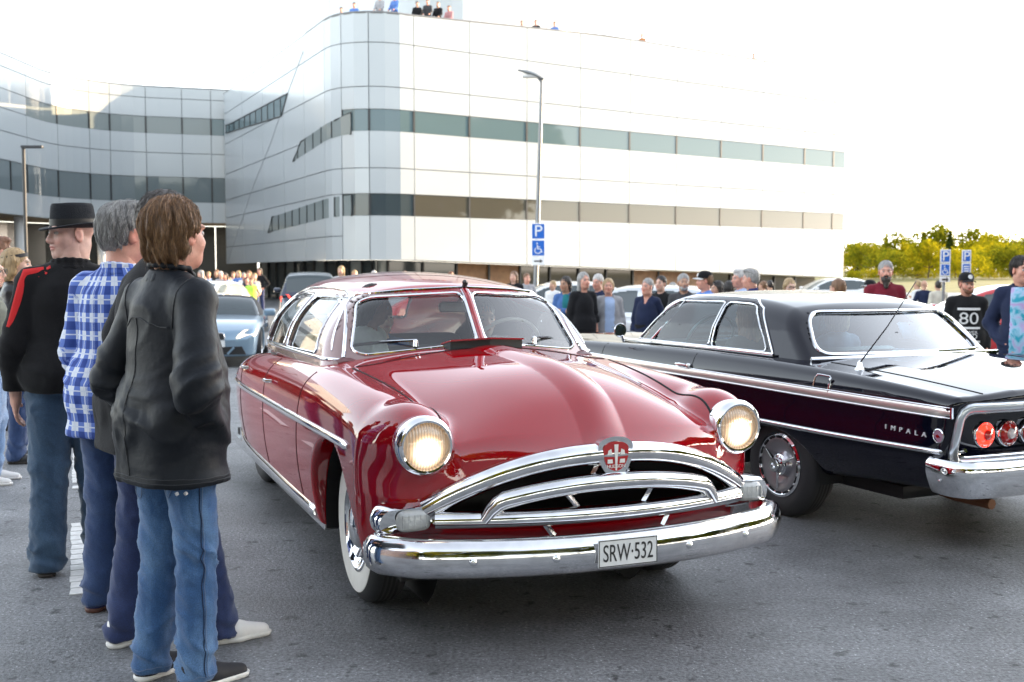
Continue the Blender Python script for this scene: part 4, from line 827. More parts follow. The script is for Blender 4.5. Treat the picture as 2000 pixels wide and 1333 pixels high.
class Blob:
    def __init__(s, h): s.h = h; s.ops = []
    def rc(s, a, b, ra, rb, k=.03): s.ops.append(('rc', np.array(a, float), np.array(b, float), ra, rb, k)); return s
    def chain(s, pts, rs, k=.03):
        for i in range(len(pts)-1): s.rc(pts[i], pts[i+1], rs[i], rs[i+1], k)
        return s
    def ell(s, c, r, k=.03, M=None, sub=False): s.ops.append(('sub' if sub else 'ell', np.array(c, float), np.array(r, float), M, k)); return s
    def rsub(s, a, b, ra, rb, k=.01): s.ops.append(('rsub', np.array(a, float), np.array(b, float), ra, rb, k)); return s
    def cut(s, n, d, k=.01): s.ops.append(('cut', np.array(n, float), d, k)); return s          # keeps n.p < d
    def mesh(s):
        lo = np.full(3, 1e9); hi = -lo; h = s.h
        for o in s.ops:
            if o[0] == 'rc': m = max(o[3], o[4])+2.5*h; lo = np.minimum(lo, np.minimum(o[1], o[2])-m); hi = np.maximum(hi, np.maximum(o[1], o[2])+m)
            elif o[0] == 'ell': m = (o[2] if o[3] is None else np.full(3, o[2].max()))+2.5*h; lo = np.minimum(lo, o[1]-m); hi = np.maximum(hi, o[1]+m)
        n = np.ceil((hi-lo)/h).astype(int)+1; D = np.full(n, .4); ax = [lo[q]+np.arange(n[q])*h for q in range(3)]
        def block(a, b):
            i0 = np.clip(np.floor((a-lo)/h).astype(int), 0, n-1); i1 = np.clip(np.ceil((b-lo)/h).astype(int)+1, 1, n)
            return tuple(slice(p, q) for p, q in zip(i0, i1)), ax[0][i0[0]:i1[0],None,None], ax[1][None,i0[1]:i1[1],None], ax[2][None,None,i0[2]:i1[2]]
        def rcd(o, x, y, z):
            a, b, ra, rb = o[1:5]; d = b-a; L2 = max(d@d, 1e-9)
            t = np.clip(((x-a[0])*d[0]+(y-a[1])*d[1]+(z-a[2])*d[2])/L2, 0, 1)
            return np.sqrt((x-a[0]-d[0]*t)**2+(y-a[1]-d[1]*t)**2+(z-a[2]-d[2]*t)**2)-(ra+(rb-ra)*t)
        for o in s.ops:
            if o[0] in ('rc', 'rsub'):
                m = max(o[3], o[4])+o[5]+.025; sl, x, y, z = block(np.minimum(o[1], o[2])-m, np.maximum(o[1], o[2])+m)
                if 0 in D[sl].shape: continue
                d = rcd(o, x, y, z); D[sl] = smin(D[sl], d, o[5]) if o[0] == 'rc' else smax(D[sl], -d, o[5])
            elif o[0] in ('ell', 'sub'):
                c, r, M, k = o[1:]; m = (r if M is None else np.full(3, r.max()))+k+.025; sl, x, y, z = block(c-m, c+m)
                if 0 in D[sl].shape: continue
                X, Y, Z = x-c[0], y-c[1], z-c[2]
                if M is not None: X, Y, Z = (M[0][0]*X+M[1][0]*Y+M[2][0]*Z, M[0][1]*X+M[1][1]*Y+M[2][1]*Z, M[0][2]*X+M[1][2]*Y+M[2][2]*Z)
                k0 = np.sqrt((X/r[0])**2+(Y/r[1])**2+(Z/r[2])**2); k1 = np.sqrt((X/r[0]**2)**2+(Y/r[1]**2)**2+(Z/r[2]**2)**2)
                d = k0*(k0-1)/np.maximum(k1, 1e-6); D[sl] = smin(D[sl], d, k) if o[0] == 'ell' else smax(D[sl], -d, k)
            else:
                nn = o[1]; D = smax(D, nn[0]*ax[0][:,None,None]+nn[1]*ax[1][None,:,None]+nn[2]*ax[2][None,None,:]-o[2], o[3])
        D[0] = D[-1] = .4; D[:,0] = D[:,-1] = .4; D[:,:,0] = D[:,:,-1] = .4
        return surface_nets(D, lo, h)
def rotz(a): c, s = math.cos(a), math.sin(a); return np.array([[c,-s,0],[s,c,0],[0,0,1.]])
def rotx(a): c, s = math.cos(a), math.sin(a); return np.array([[1.,0,0],[0,c,-s],[0,s,c]])
def roty(a): c, s = math.cos(a), math.sin(a); return np.array([[c,0,s],[0,1.,0],[-s,0,c]])
def skin_mat(name, col):
    if name in MATS: return MATS[name]
    m = bpy.data.materials.new(name); m.use_nodes = True; n = m.node_tree.nodes; l = m.node_tree.links; p = n['Principled BSDF']
    p.inputs['Roughness'].default_value = .48; p.inputs['Subsurface Weight'].default_value = .12; p.inputs['Subsurface Radius'].default_value = (.012,.005,.003)
    at = n.new('ShaderNodeAttribute'); at.attribute_name = 'tone'
    tc = n.new('ShaderNodeTexCoord'); t = n.new('ShaderNodeTexNoise'); t.inputs['Scale'].default_value = 28; t.inputs['Detail'].default_value = 5; l.new(tc.outputs['Object'], t.inputs['Vector'])
    r = n.new('ShaderNodeMapRange'); r.inputs['From Min'].default_value = .3; r.inputs['From Max'].default_value = .7; r.inputs['To Min'].default_value = .86; r.inputs['To Max'].default_value = 1.14; l.new(t.outputs['Fac'], r.inputs['Value'])
    s = n.new('ShaderNodeVectorMath'); s.operation = 'SCALE'; l.new(at.outputs['Color'], s.inputs[0]); l.new(r.outputs[0], s.inputs['Scale']); l.new(s.outputs[0], p.inputs['Base Color'])
    t2 = n.new('ShaderNodeTexNoise'); t2.inputs['Scale'].default_value = 220; l.new(tc.outputs['Object'], t2.inputs['Vector'])
    b = n.new('ShaderNodeBump'); b.inputs['Strength'].default_value = .25; b.inputs['Distance'].default_value = .003; l.new(t2.outputs['Fac'], b.inputs['Height']); l.new(b.outputs[0], p.inputs['Normal'])
    MATS[name] = m; return m
SKIN = skin_mat('skin', None)
def cloth(name, col, rough=.85, sheen=.06, **k):
    return mat(name, col, rough, sheen=sheen, spec=.2, noise=k.pop('noise', .14), nscale=k.pop('nscale', 9), bump=k.pop('bump', .18), bscale=k.pop('bscale', 160), **k)
def hair_mat(name, col, k=.35): return mat(name, col, .42, noise=k, nscale=26, bump=.5, bscale=60, bstretch=(3,3,.6))
TONES = {'pale': (.62,.38,.29), 'mid': (.52,.30,.21), 'ruddy': (.60,.30,.22), 'tan': (.42,.235,.15), 'dark': (.12,.06,.04)}
def set_attr(me, name, data):
    a = me.attributes.new(name, 'FLOAT_COLOR' if name == 'tone' else 'FLOAT_VECTOR', 'POINT')
    if name == 'tone': a.data.foreach_set('color', np.concatenate([data, np.ones((len(data), 1))], 1).astype(np.float32).ravel())
    else: a.data.foreach_set('vector', data.astype(np.float32).ravel())
ARMS = {  # elbow and wrist, measured from the shoulder, for a right arm (x outwards)
    'down': ((.055,-.03,-.30), (.065,.05,-.55)), 'pocket': ((.115,-.075,-.29), (-.03,.075,-.485)), 'front': ((.06,-.01,-.30), (-.10,.20,-.36)),
    'cross': ((.06,.04,-.28), (-.18,.20,-.22)), 'hip': ((.16,-.06,-.26), (.02,.06,-.40)), 'back': ((.07,-.10,-.28), (-.08,-.16,-.48)),
    'drive': ((.05,.12,-.26), (-.02,.40,-.20)), 'lean': ((.05,.10,-.27), (.0,.28,-.40)), 'phone': ((.05,.05,-.29), (-.08,.26,-.16)), 'swing': ((.05,.05,-.30), (.05,.16,-.53))}
def person(loc, face, H=1.75, label='', group=None, tone='mid', fat=0.0, arms=('down','down'), stance=(.10,0,.10,0), head=(0,0,0), lean=(0,0), top=None, bottom=None, shoes=None,
           hair=None, hat=None, beard=None, glasses=None, h=.016, hh=None, sit=False, female=False, parts=True, extra=None):
    """face: heading of the chest in degrees, 0 = away from the camera (+y), 90 = to the left (-x)"""
    root = empty('person', loc, R(face)); tag(root, label, 'person', group)
    s = H/1.80; hh = hh or max(.009, h*.6); f = fat
    lx, ly = lean
    def L(p): # lean of the upper body
        z = p[2]-.95*s; k = max(z, 0); return np.array([p[0]+lx*k, p[1]+ly*k, p[2]])
    shw = (.172 if not female else .150)*s
    sh = [L((shw,-.012,1.425*s)), L((-shw,-.012,1.425*s))]
    elb, wri = [], []
    for i, sd in enumerate((1, -1)):
        e, w = ARMS[arms[i]] if isinstance(arms[i], str) else arms[i]
        elb.append(sh[i]+np.array([sd*e[0], e[1], e[2]])*s+np.array([sd*.03*f,0,0])); wri.append(sh[i]+np.array([sd*w[0], w[1]+(.10*f if 'cross' in str(arms[i]) or 'front' in str(arms[i]) else 0), w[2]])*s+np.array([sd*.03*f,0,0]))
    hipz = .93*s
    hips = [np.array([.085*s,0,hipz]), np.array([-.085*s,0,hipz])]
    if sit:
        knees = [np.array([.11*s,.42*s,hipz+.04]), np.array([-.11*s,.42*s,hipz+.04])]; ank = [np.array([.11*s,.58*s,hipz-.38*s]), np.array([-.11*s,.58*s,hipz-.38*s])]
    else:
        ank = [np.array([stance[0]*s, stance[1]*s-.02, .085*s]), np.array([-stance[2]*s, stance[3]*s-.02, .085*s])]
        knees = [(hips[i]+ank[i])/2+np.array([0,.025*s,.02*s]) for i in (0, 1)]
    hc = L((0,.02*s,1.664*s)); hR = rotz(R(head[0])) @ rotx(R(head[1])) @ roty(R(head[2])); hs = s*1.06
    def HP(x, y, z): return hc+hR @ (np.array([x, y, z])*hs)
    tl = np.array(TONES[tone]) if isinstance(tone, str) else np.array(tone)
    # ---- body (skin)
    tor = [((0,-.005,.99), (.165+.03*f,.112+.04*f,.14)), ((0,.01+.05*f,1.13), (.148+.055*f,.105+.085*f,.17)), ((0,0,1.31), (.165+.02*f,.112+.03*f,.20))]
    if female: tor = [((0,-.01,.98), (.178+.03*f,.122+.03*f,.14)), ((0,.0+.04*f,1.14), (.128+.055*f,.10+.06*f,.16)), ((0,.01,1.29), (.148+.02*f,.115+.03*f,.18))]
    B = Blob(h)
    for c, r in tor: B.ell(L(np.array(c)*s), np.array(r)*s, .06)
    B.rc(sh[0], sh[1], .045*s, .045*s, .05); nb = L((0,-.012*s,1.46*s)); B.rc(nb, hc+np.array([0,-.02,-.04*s]), .062*s+.006*f, .054*s+.006*f, .03)
    for i in (0, 1): B.chain([sh[i], elb[i], wri[i]], [.052*s, .040*s, .029*s], .02); B.chain([hips[i], knees[i], ank[i]], [.088*s, .056*s, .036*s], .03); B.rc(ank[i]+np.array([0,.0,-.02]), ank[i]+np.array([0,.10*s,-.058*s]), .022*s, .014*s, .01)
    V, Q = B.mesh(); T = np.tile(tl, (len(V), 1))
    Vs, Qs, Ts = [V], [Q], [T]; off = len(V)
    # ---- head
    B = Blob(hh*s)
    def E(c, r, k=.02, sub=False, M=None): B.ell(HP(*c), np.array(r)*hs, k*hs, hR if M is None else hR @ M, sub)
    E((0,-.018,.040), (.074,.094,.086)); E((0,.028,-.035), (.060+.008*f,.066,.080), .03); E((0,.055,-.092), (.032+.012*f,.030,.026), .03); E((0,.0,-.07), (.056+.012*f,.06,.05), .03)
    if f > .5: E((0,.02,-.105), (.058,.055,.035), .03)
    E((.043,.052,-.03), (.022,.024,.026), .02); E((-.043,.052,-.03), (.022,.024,.026), .02)
    E((0,.080,.024), (.050,.016,.012), .02); E((.032,.106,.002), (.019,.018,.0095), .010, True); E((-.032,.106,.002), (.019,.018,.0095), .010, True)
    B.rc(HP(0,.086,.008), HP(0,.1035,-.030), .009*hs, .0135*hs, .014*hs); E((.012,.094,-.035), (.011,.012,.009), .010); E((-.012,.094,-.035), (.011,.012,.009), .010)
    E((0,.087,-.058), (.024,.013,.008), .008); E((0,.085,-.071), (.021,.013,.0075), .007); E((0,.103,-.0645), (.022,.010,.0016), .004, True)
    for sd in (1, -1): E((sd*.076,-.004,-.008), (.010,.022,.033), .012, M=rotx(-.2) @ rotz(-sd*.35)); E((sd*.086,.002,-.006), (.006,.012,.018), .008, True)
    B.rc(HP(0,-.03,-.05), nb+np.array([0,.005,0.0]), (.056+.006*f)*s, (.062+.006*f)*s, .03)
    V, Q = B.mesh(); P = ((V-hc) @ hR)/hs; T = np.tile(tl, (len(V), 1))
    def blendc(w, c): nonlocal T; w = np.clip(w, 0, 1)[:,None]; T = T*(1-w)+np.array(c)*w
    red = tl*np.array([1.05,.72,.70])
    blendc(.55*np.exp(-((np.abs(P[:,0])-.042)**2+(P[:,1]-.08)**2+(P[:,2]+.035)**2)/.018**2), red); blendc(.5*np.exp(-(P[:,0]**2+(P[:,1]-.115)**2+(P[:,2]+.033)**2)/.016**2), red); blendc(.5*(np.abs(P[:,0]) > .074)*(np.abs(P[:,1]) < .03), red)
    blendc(1.3*np.exp(-((P[:,0]/.024)**2+((P[:,2]+.0645)/.011)**2)**2)*(P[:,1] > .08), tl*np.array([.82,.48,.48]))
    hcv = np.array(hair['col']) if hair and 'col' in hair else np.array((.10,.07,.05))
    blendc(.8*np.exp(-(((np.abs(P[:,0])-.033)/.020)**2+((P[:,2]-.026)/.006)**2)**2)*(P[:,1] > .06), np.minimum(hcv, .25)*.9)
    if beard == 'stubble': blendc(.45*((P[:,2] < -.045) & (P[:,1] > .0)), tl*.45)
    if hair and hair.get('style') in ('buzz', 'bald'): blendc((.55 if hair['style'] == 'buzz' else .12)*((P[:,2] > .045-.6*np.maximum(P[:,1], 0)*0) & ((P[:,1] < .07) | (P[:,2] > .075))), hcv)
    Vs.append(V); Qs.append(Q+off); Ts.append(T); off += len(V)
    # ---- hands
    for i, sd in enumerate((1, -1)):
        w = wri[i]; d = w-elb[i]; d = d/np.linalg.norm(d); n = np.array([-sd, .1, 0.]); n = n-d*(n@d); n /= np.linalg.norm(n); t = np.cross(n, d)*(-sd); t = t if t[1] > 0 else -t
        if h > .024: 
            B = Blob(.014); B.ell(w+d*.07*s, np.array([.035,.035,.075])*s, .01, np.stack([t, n, d], 1)*1.0); 
        else:
            B = Blob(max(.0055, hh*.8)); c = w+d*.052*s; B.ell(c, np.array([.040,.017,.055])*s, .012, np.stack([t, n, d], 1)); B.rc(elb[i]*.15+w*.85, w+d*.03*s, .030*s, .025*s, .02)
            for k, (o, ln) in enumerate(((.029,.072), (.010,.080), (-.009,.074), (-.027,.058))):
                p = w+(d*.095+t*o)*s; dd = d.copy(); pts = [p]; 
                for q in range(3): dd = dd+n*.32; dd /= np.linalg.norm(dd); p = p+dd*ln*s*(.46,.31,.23)[q]; pts.append(p)
                B.chain(pts, [.0095*s, .0088*s, .0082*s, .0070*s], .004)
            p = w+(d*.032+t*.030)*s; B.chain([p, p+(d*.6+t*.7+n*.2)*.036*s, p+(d*.62+t*.6+n*.35)*.036*s+(d*.85+t*.2+n*.4)*.030*s], [.014*s, .011*s, .009*s], .010)
        V, Q = B.mesh(); Vs.append(V); Qs.append(Q+off); Ts.append(np.tile(tl*np.array([1,.93,.9]), (len(V), 1))); off += len(V)
    b = mesh_obj('body', np.concatenate(Vs), np.concatenate(Qs), SKIN, root, True); set_attr(b.data, 'tone', np.concatenate(Ts))
    if hh < .014:
        for sd in (1, -1):
            MB().lathe([(.0005,.0122),(.004,.0116),(.008,.0092),(.0115,.003),(.0122,-.002)], c=HP(sd*.031,.0765,.002), axis=hR @ np.array([0,1.,0]), n=14).build('eye', mat('eye_white', (.40,.36,.34), .3), root, True)
            MB().lathe([(.0005,.0004),(.0062,-.0014)], c=HP(sd*.031,.0765+.0131,.002), axis=hR @ np.array([0,1.,0]), n=12).build('iris', mat('iris', (.05,.035,.03), .2), root, True)
    # ---- trousers / skirt
    bt = bottom or {}; bm_ = bt.get('mat') or cloth('navy_trousers', (.02,.025,.05)); kind = bt.get('kind', 'long'); g = bt.get('loose', .0)
    waist = 1.06*s
    B = Blob(h)
    B.ell(np.array([0,-.005,.985])*s, np.array([.180+.03*f,.128+.045*f,.15])*s, .04)
    if f > .3: B.ell(L(np.array([0,.03*f,1.05])*s), np.array([.165+.045*f,.11+.075*f,.12])*s, .04)
    for i in (0, 1):
        if kind == 'long': B.chain([hips[i], knees[i], ank[i]+np.array([0,-.005,-.045*s])], [(.103+.01*f+g)*s, (.074+g)*s, (.070+g)*s], .025)
        elif kind == 'short': B.chain([hips[i], hips[i]*.25+knees[i]*.75], [(.103+g)*s, (.085+g)*s], .025)
        else: B.chain([hips[i], (hips[i]*.2+knees[i]*.8)], [(.125+g)*s, (.115+g)*s], .08)
    B.cut((0,0,1), waist, .005)
    if not sit: B.cut((0,0,-1), -.028*s, .004)
    V, Q = B.mesh(); N = vnormals(V, Q)
    if h < .022:
        z = V[:,2]/s; w = .35+.9*np.exp(-((z-.50)/.09)**2)+1.3*np.exp(-((z-.12)/.10)**2)+.6*np.exp(-((z-.84)/.06)**2)
        Vt = V.copy(); Vt[:,2] += .55*np.abs(V[:,0])*np.where(V[:,0] > 0, 1, -1)+.5*V[:,1]; q = Vt*np.array([8,8,17])/s; q = q+2.2*np.stack([vnoise(V*6+5), vnoise(V*6+11), vnoise(V*6+17)], 1); r = (1-np.abs(2*vnoise(q)-1))**2.2; r2 = (1-np.abs(2*vnoise(q*2.4+3)-1))**2; V = V+N*((r-.33)*.014*w+(r2-.33)*.0045)[:,None]*s
    b = mesh_obj('trousers' if kind == 'long' else ('shorts' if kind == 'short' else 'skirt'), V, Q, bm_, root, True)
    # ---- shoes
    if not sit or h < .02:
        for i in (0, 1):
            B = Blob(max(h*.6, .008)); a_ = ank[i].copy(); toe = (.05 if i == 0 else -.05); B.rc(a_+np.array([0,-.03*s,-.045*s]), a_+np.array([toe*.3,.06*s,-.05*s]), .040*s, .042*s, .03); B.rc(a_+np.array([toe*.3,.06*s,-.05*s]), a_+np.array([toe*.6,.165*s,-.062*s]), .042*s, .030*s, .02); B.rc(a_+np.array([0,-.025*s,.0]), a_+np.array([0,-.02*s,-.04*s]), .042*s, .042*s, .02)
            B.cut((0,0,-1), -(a_[2]-.085*s)-.012, .004); V, Q = B.mesh(); so_ = mesh_obj('shoe', V, Q, shoes or mat('black_leather', (.012,.012,.013), .3, coat=.2), root, True)
            if hh < .013:
                B = Blob(max(h*.6, .008)); B.rc(a_+np.array([0,-.03*s,-.065*s]), a_+np.array([toe*.3,.06*s,-.065*s]), .043*s, .045*s, .03); B.rc(a_+np.array([toe*.3,.06*s,-.065*s]), a_+np.array([toe*.6,.17*s,-.065*s]), .045*s, .034*s, .02); B.cut((0,0,-1), -(a_[2]-.085*s), .002); B.cut((0,0,1), a_[2]-.085*s+.024, .002); V, Q = B.mesh()
                mesh_obj('sole', V, Q, (extra or {}).get('sole') or mat('dark_sole', (.03,.025,.022), .7), so_, True)
    # ---- top
    tp = top or {}; tm = tp.get('mat') or cloth('grey_top', (.2,.2,.22)); th = tp.get('thick', .014); hem = tp.get('hem', .93)*s; long_ = tp.get('sleeve', 'long'); box = tp.get('boxy', 0)
    B = Blob(h)
    for k_, (c, r) in enumerate(tor):
        rr_ = np.array(r)+th+(box*.02 if k_ < 2 else 0)
        if k_ == 0: rr_ = np.maximum(rr_, np.array([.180+.03*f,.128+.045*f,.15])+.016+(box*.02)); 
        if k_ == 1: rr_ = np.maximum(rr_, np.array([.158+.055*f,.112+.085*f,.18]))
        B.ell(L(np.array(c)*s), rr_*s, .06)
    if hem < .88*s: B.rc(np.array([.075*s,-.005,hem+.02]), np.array([.075*s,0,1.0*s]), (.125+th+.03*f+box*.01)*s, (.11+th)*s, .08); B.rc(np.array([-.075*s,-.005,hem+.02]), np.array([-.075*s,0,1.0*s]), (.125+th+.03*f+box*.01)*s, (.11+th)*s, .08)
    B.rc(sh[0], sh[1], (.046+th)*s, (.046+th)*s, .04)
    B.rc(L((0,-.02*s,1.40*s)), L((0,-.014*s,1.50*s)), .10*s, .066*s, .05)
    for i in (0, 1): B.rc(L((0,-.02*s,1.485*s)), sh[i]+np.array([0,0,.004*s]), .055*s, (.044+th)*s, .03)
    for i in (0, 1):
        if long_ == 'long': B.chain([sh[i], elb[i], elb[i]*.02+wri[i]*.98], [(.052+th)*s, (.044+th*1.1)*s, (.034+th)*s], .022)
        elif long_ == 'short': B.chain([sh[i], sh[i]*.35+elb[i]*.65], [(.054+th)*s, (.052+th)*s], .022)
        elif long_ == 'elbow': B.chain([sh[i], elb[i], elb[i]*.7+wri[i]*.3], [(.062+th)*s, (.05+th)*s, (.048+th)*s], .022)
    B.cut((0,0,-1), -hem, .006); B.rsub(L((0,-.005,1.47*s)), L((0,.012,1.60*s)), (.060+.006*f)*s, (.068+.006*f)*s, .012)
    if tp.get('vneck'): B.rsub(L((0,.16*s,1.36*s)), L((0,.05*s,1.54*s)), .012*s, .062*s, .012)
    V, Q = B.mesh(); N = vnormals(V, Q)
    if h < .022:
        am = tp.get('folds', 1.0); dE = np.minimum.reduce([np.linalg.norm(V-e, axis=1) for e in elb]); z = V[:,2]/s
        w = (.22+1.15*np.exp(-(dE/.12)**2)+.45*np.exp(-((z-1.0)/.12)**2))*am
        q = V*np.array([5,5,11])/s; q = q+2.4*np.stack([vnoise(V*5+3), vnoise(V*5+23), vnoise(V*5+31)], 1); r = 1-np.abs(2*vnoise(q)-1); r2 = 1-np.abs(2*vnoise(q*2.3+9)-1)
        V = V+N*(((r**1.5-.45)*.022+(r2-.5)*.006)*w)[:,None]*s
    tname = tp.get('name', 'shirt'); tb = mesh_obj(tname, V, Q, tm, root, True)
    ang = np.arctan2(V[:,0], V[:,1])*.17; uv = np.stack([ang, V[:,1], V[:,2]], 1)
    for i in (0, 1):
        d = elb[i]-sh[i]; L_ = np.linalg.norm(d); d = d/L_; t = (V-sh[i]) @ d; rad = np.linalg.norm(V-sh[i]-t[:,None]*d, axis=1); m_ = (t > .03) & (rad < .085*s) & (np.abs(V[:,0]-lx*(V[:,2]-.95*s)) > .155*s)
        uv[m_, 0] = np.arctan2(V[m_,1]-sh[i][1], V[m_,0]-sh[i][0])*.065
    set_attr(tb.data, 'cuv', uv)
    if tp.get('collar'):
        B = Blob(max(hh, .007)); n_ = 14; cc = L((0,-.006,1.505*s)); rr = .078*s+.006*f
        pts = [cc+np.array([math.sin(a)*rr, -math.cos(a)*rr*.95+.004, .012*s-.022*s*abs(a)/2.6-(.05*s*max(0, abs(a)-1.9))]) for a in np.linspace(-2.75, 2.75, n_)]
        ch_ = tp['collar'] if isinstance(tp['collar'], float) else .022
        for a_, b_ in zip(pts[:-1], pts[1:]): B.rc(a_, b_, .011*s, .011*s, .006); B.rc(a_+np.array([0,0,ch_*s]), b_+np.array([0,0,ch_*s]), .009*s, .009*s, .014); B.rc(a_*1.0+np.array([a_[0]*.14,(a_[1]-cc[1])*.14,-.018*s]), b_+np.array([b_[0]*.14,(b_[1]-cc[1])*.14,-.018*s]), .008*s, .008*s, .014)
        V, Q = B.mesh(); mesh_obj('collar', V, Q, tp.get('collar_mat', tm), tb, True); 
        set_attr(tb.children[-1].data, 'cuv', np.stack([np.arctan2(V[:,0], V[:,1])*.17, V[:,1], V[:,2]], 1))
    if tp.get('open'):                            # an open front: the garment worn underneath shows
        B = Blob(h)
        for k_, (c, r) in enumerate(tor):
            rr_ = np.array(r)+th+(box*.02 if k_ < 2 else 0)
            if k_ == 0: rr_ = np.maximum(rr_, np.array([.180+.03*f,.128+.045*f,.15])+.016+(box*.02))
            if k_ == 1: rr_ = np.maximum(rr_, np.array([.158+.055*f,.112+.085*f,.18]))
            B.ell(L(np.array(c)*s), (rr_+.007)*s, .06)
        B.rc(L((0,-.02*s,1.40*s)), L((0,-.014*s,1.50*s)), .108*s, .074*s, .05)
        if hem < .88*s:
            for sd in (1, -1): B.rc(np.array([sd*.075*s,-.005,hem+.02]), np.array([sd*.075*s,0,1.0*s]), (.125+th+.03*f+box*.01+.008)*s, (.11+th+.008)*s, .08)
        B.cut((1,0,0), tp.get('open_w', .055)*s, .004); B.cut((-1,0,0), tp.get('open_w', .055)*s, .004); B.cut((0,-1,0), -.03, .004); B.cut((0,0,1), 1.50*s, .01); B.cut((0,0,-1), -(hem if not tp.get('under_hem') else tp['under_hem']*s), .004)
        V, Q = B.mesh(); u_ = mesh_obj('undershirt', V, Q, tp['open'], root, True)
    # ---- hair
    if hair and hair.get('style') not in ('bald', 'buzz', None):
        st = hair['style']; hm = hair['mat']; B = Blob(max(hh, .006)); 
        def E(c, r, k=.02, sub=False): B.ell(HP(*c), np.array(r)*hs, k*hs, hR, sub)
        E((0,-.024,.046), (.083,.098,.091))
        if st in ('long', 'bob', 'wavy'):
            ln = hair.get('len', .20)
            for sd in (1, -1): B.rc(HP(sd*.062,-.020,.02), HP(sd*.066,-.03,-ln*.6), .036*hs, .030*hs, .03*hs)
            B.rc(HP(0,-.060,.02), HP(0,-.068,-ln), .056*hs, .044*hs, .03*hs); B.rc(HP(.03,-.06,.0), HP(.04,-.06,-ln), .05*hs, .036*hs, .03*hs); B.rc(HP(-.03,-.06,.0), HP(-.04,-.06,-ln), .05*hs, .036*hs, .03*hs)
        else: E((0,-.050,-.005), (.074,.066,.072), .03)
        if st == 'full': E((0,.03,.105), (.065,.06,.032), .03)
        E((0,.115,-.045), (.066,.075,.098), .02, True)
        for sd in (1, -1): 
            if st not in ('long', 'bob'): E((sd*.085,.012,-.028), (.022,.034,.044), .012, True)
            if st in ('short', 'horseshoe'): E((sd*.08,.03,-.07), (.05,.05,.05), .02, True)
        if hair.get('crown'): E((.01,-.085,.125), (.05,.055,.035), .02, True)
        if st == 'horseshoe': E((0,.035,.115), (.060,.085,.045), .02, True)
        if st not in ('long', 'bob', 'wavy'): B.ell(HP(0,-.06,-.125), np.array([.11,.11,.055])*hs, .02, hR, True)
        V, Q = B.mesh(); N = vnormals(V, Q); P = (V-hc) @ hR
        an = np.arctan2(P[:,0], -P[:,1]); wz = P[:,2]*55+6*vnoise(P*14); q = np.stack([an*9+.35*np.sin(wz), P[:,2]*16, P[:,1]*0], 1); q2 = np.stack([an*34+.9*np.sin(wz), P[:,2]*22, P[:,1]*20], 1); V = V+N*((vnoise(q+7)-.5)*hair.get('curl', .008)+(vnoise(q2+3)-.5)*.007)[:,None]*hs
        hb = mesh_obj('hair', V, Q, hm, root, True)
        if hair.get('strands'):
            from mathutils import kdtree
            rg = np.random.RandomState(5); N = vnormals(V, Q); m = []; fs = []; ns = 8; wv = hair.get('wave', .004); kd = kdtree.KDTree(len(V))
            for i, c in enumerate(V): kd.insert(c, i)
            kd.balance(); fl = np.stack([vnoise(V*30), vnoise(V*30+50), vnoise(V*30+90)], 1)-.5; dn = np.array([0,0,-1.])
            for i in rg.choice(len(V), hair['strands']):
                n = N[i]
                if (n @ hR)[2] < -.35: continue
                p = V[i].copy(); ln = hair.get('slen', .05)*(.6+.8*rg.rand())/(ns-1); ph = rg.rand()*6; wd = .0007+.0007*rg.rand(); lift = .0005+.003*rg.rand(); t = None
                for k in range(ns):
                    u = k/(ns-1); q = (V[i]-hc) @ hR; g_ = dn+hR @ np.array([q[0]*5, -.45, .0])*(.8 if q[2] > .03 else .25)+fl[i]*hair.get('clump', .9)
                    g_ = g_-n*(g_ @ n); g_ = g_/max(np.linalg.norm(g_), .15); t = g_ if t is None else t*.55+g_*.45; sdv = np.cross(t, n)
                    c = V[i]+n*(lift+.002*u)+((p-V[i])-n*((p-V[i]) @ n))+sdv*math.sin(ph*.15+u*6+fl[i][0]*9)*wv*u; w = wd*(1-.75*u); m += [c+sdv*w, c-sdv*w, c+n*w*1.3]
                    p = p+t*ln; _, i, dd = kd.find(p); n = N[i]
                    if dd > .012: n = n*.2
                b0 = len(m)-ns*3
                for k in range(ns-1):
                    for j in range(3): fs.append((b0+k*3+j, b0+k*3+(j+1) % 3, b0+(k+1)*3+(j+1) % 3, b0+(k+1)*3+j))
            so_ = mesh_obj('hair_strands', np.array(m), np.array(fs), hair.get('mat2', hm), hb, True); so_['kind'] = 'stuff'
    if beard in ('full', 'long', 'short'):
        B = Blob(max(hh, .006)); k = {'full': 1.0, 'long': 1.5, 'short': .6}[beard]
        B.ell(HP(0,.062,-.088), np.array([.046,.042*(.6+.4*k),.034])*hs, .02, hR); B.rc(HP(.05,.035,-.045), HP(.03,.07,-.09), .018*hs, .022*hs, .02); B.rc(HP(-.05,.035,-.045), HP(-.03,.07,-.09), .018*hs, .022*hs, .02); B.ell(HP(0,.094,-.051), np.array([.030,.012,.008])*hs, .012, hR)
        if beard == 'long': B.rc(HP(0,.075,-.10), HP(0,.085,-.175), .040*hs, .026*hs, .03)
        B.ell(HP(0,.108,-.066), np.array([.020,.016,.006])*hs, .006, hR, True)
        V, Q = B.mesh(); N = vnormals(V, Q); V = V+N*((vnoise(V*90)-.5)*.008)[:,None]; mesh_obj('beard', V, Q, (extra or {}).get('beard_mat') or hair_mat('dark_beard', (.025,.018,.014)), root, True)
    Mh = Matrix(((hR[0][0],hR[0][1],hR[0][2],hc[0]),(hR[1][0],hR[1][1],hR[1][2],hc[1]),(hR[2][0],hR[2][1],hR[2][2],hc[2]),(0,0,0,1)))
    def on_head(m, name, mt, par=root, ang=40): o = m.build(name, mt, par, True, ang); o.data.transform(Matrix.Diagonal((hs,hs,hs,1))); o.data.transform(Mh); return o
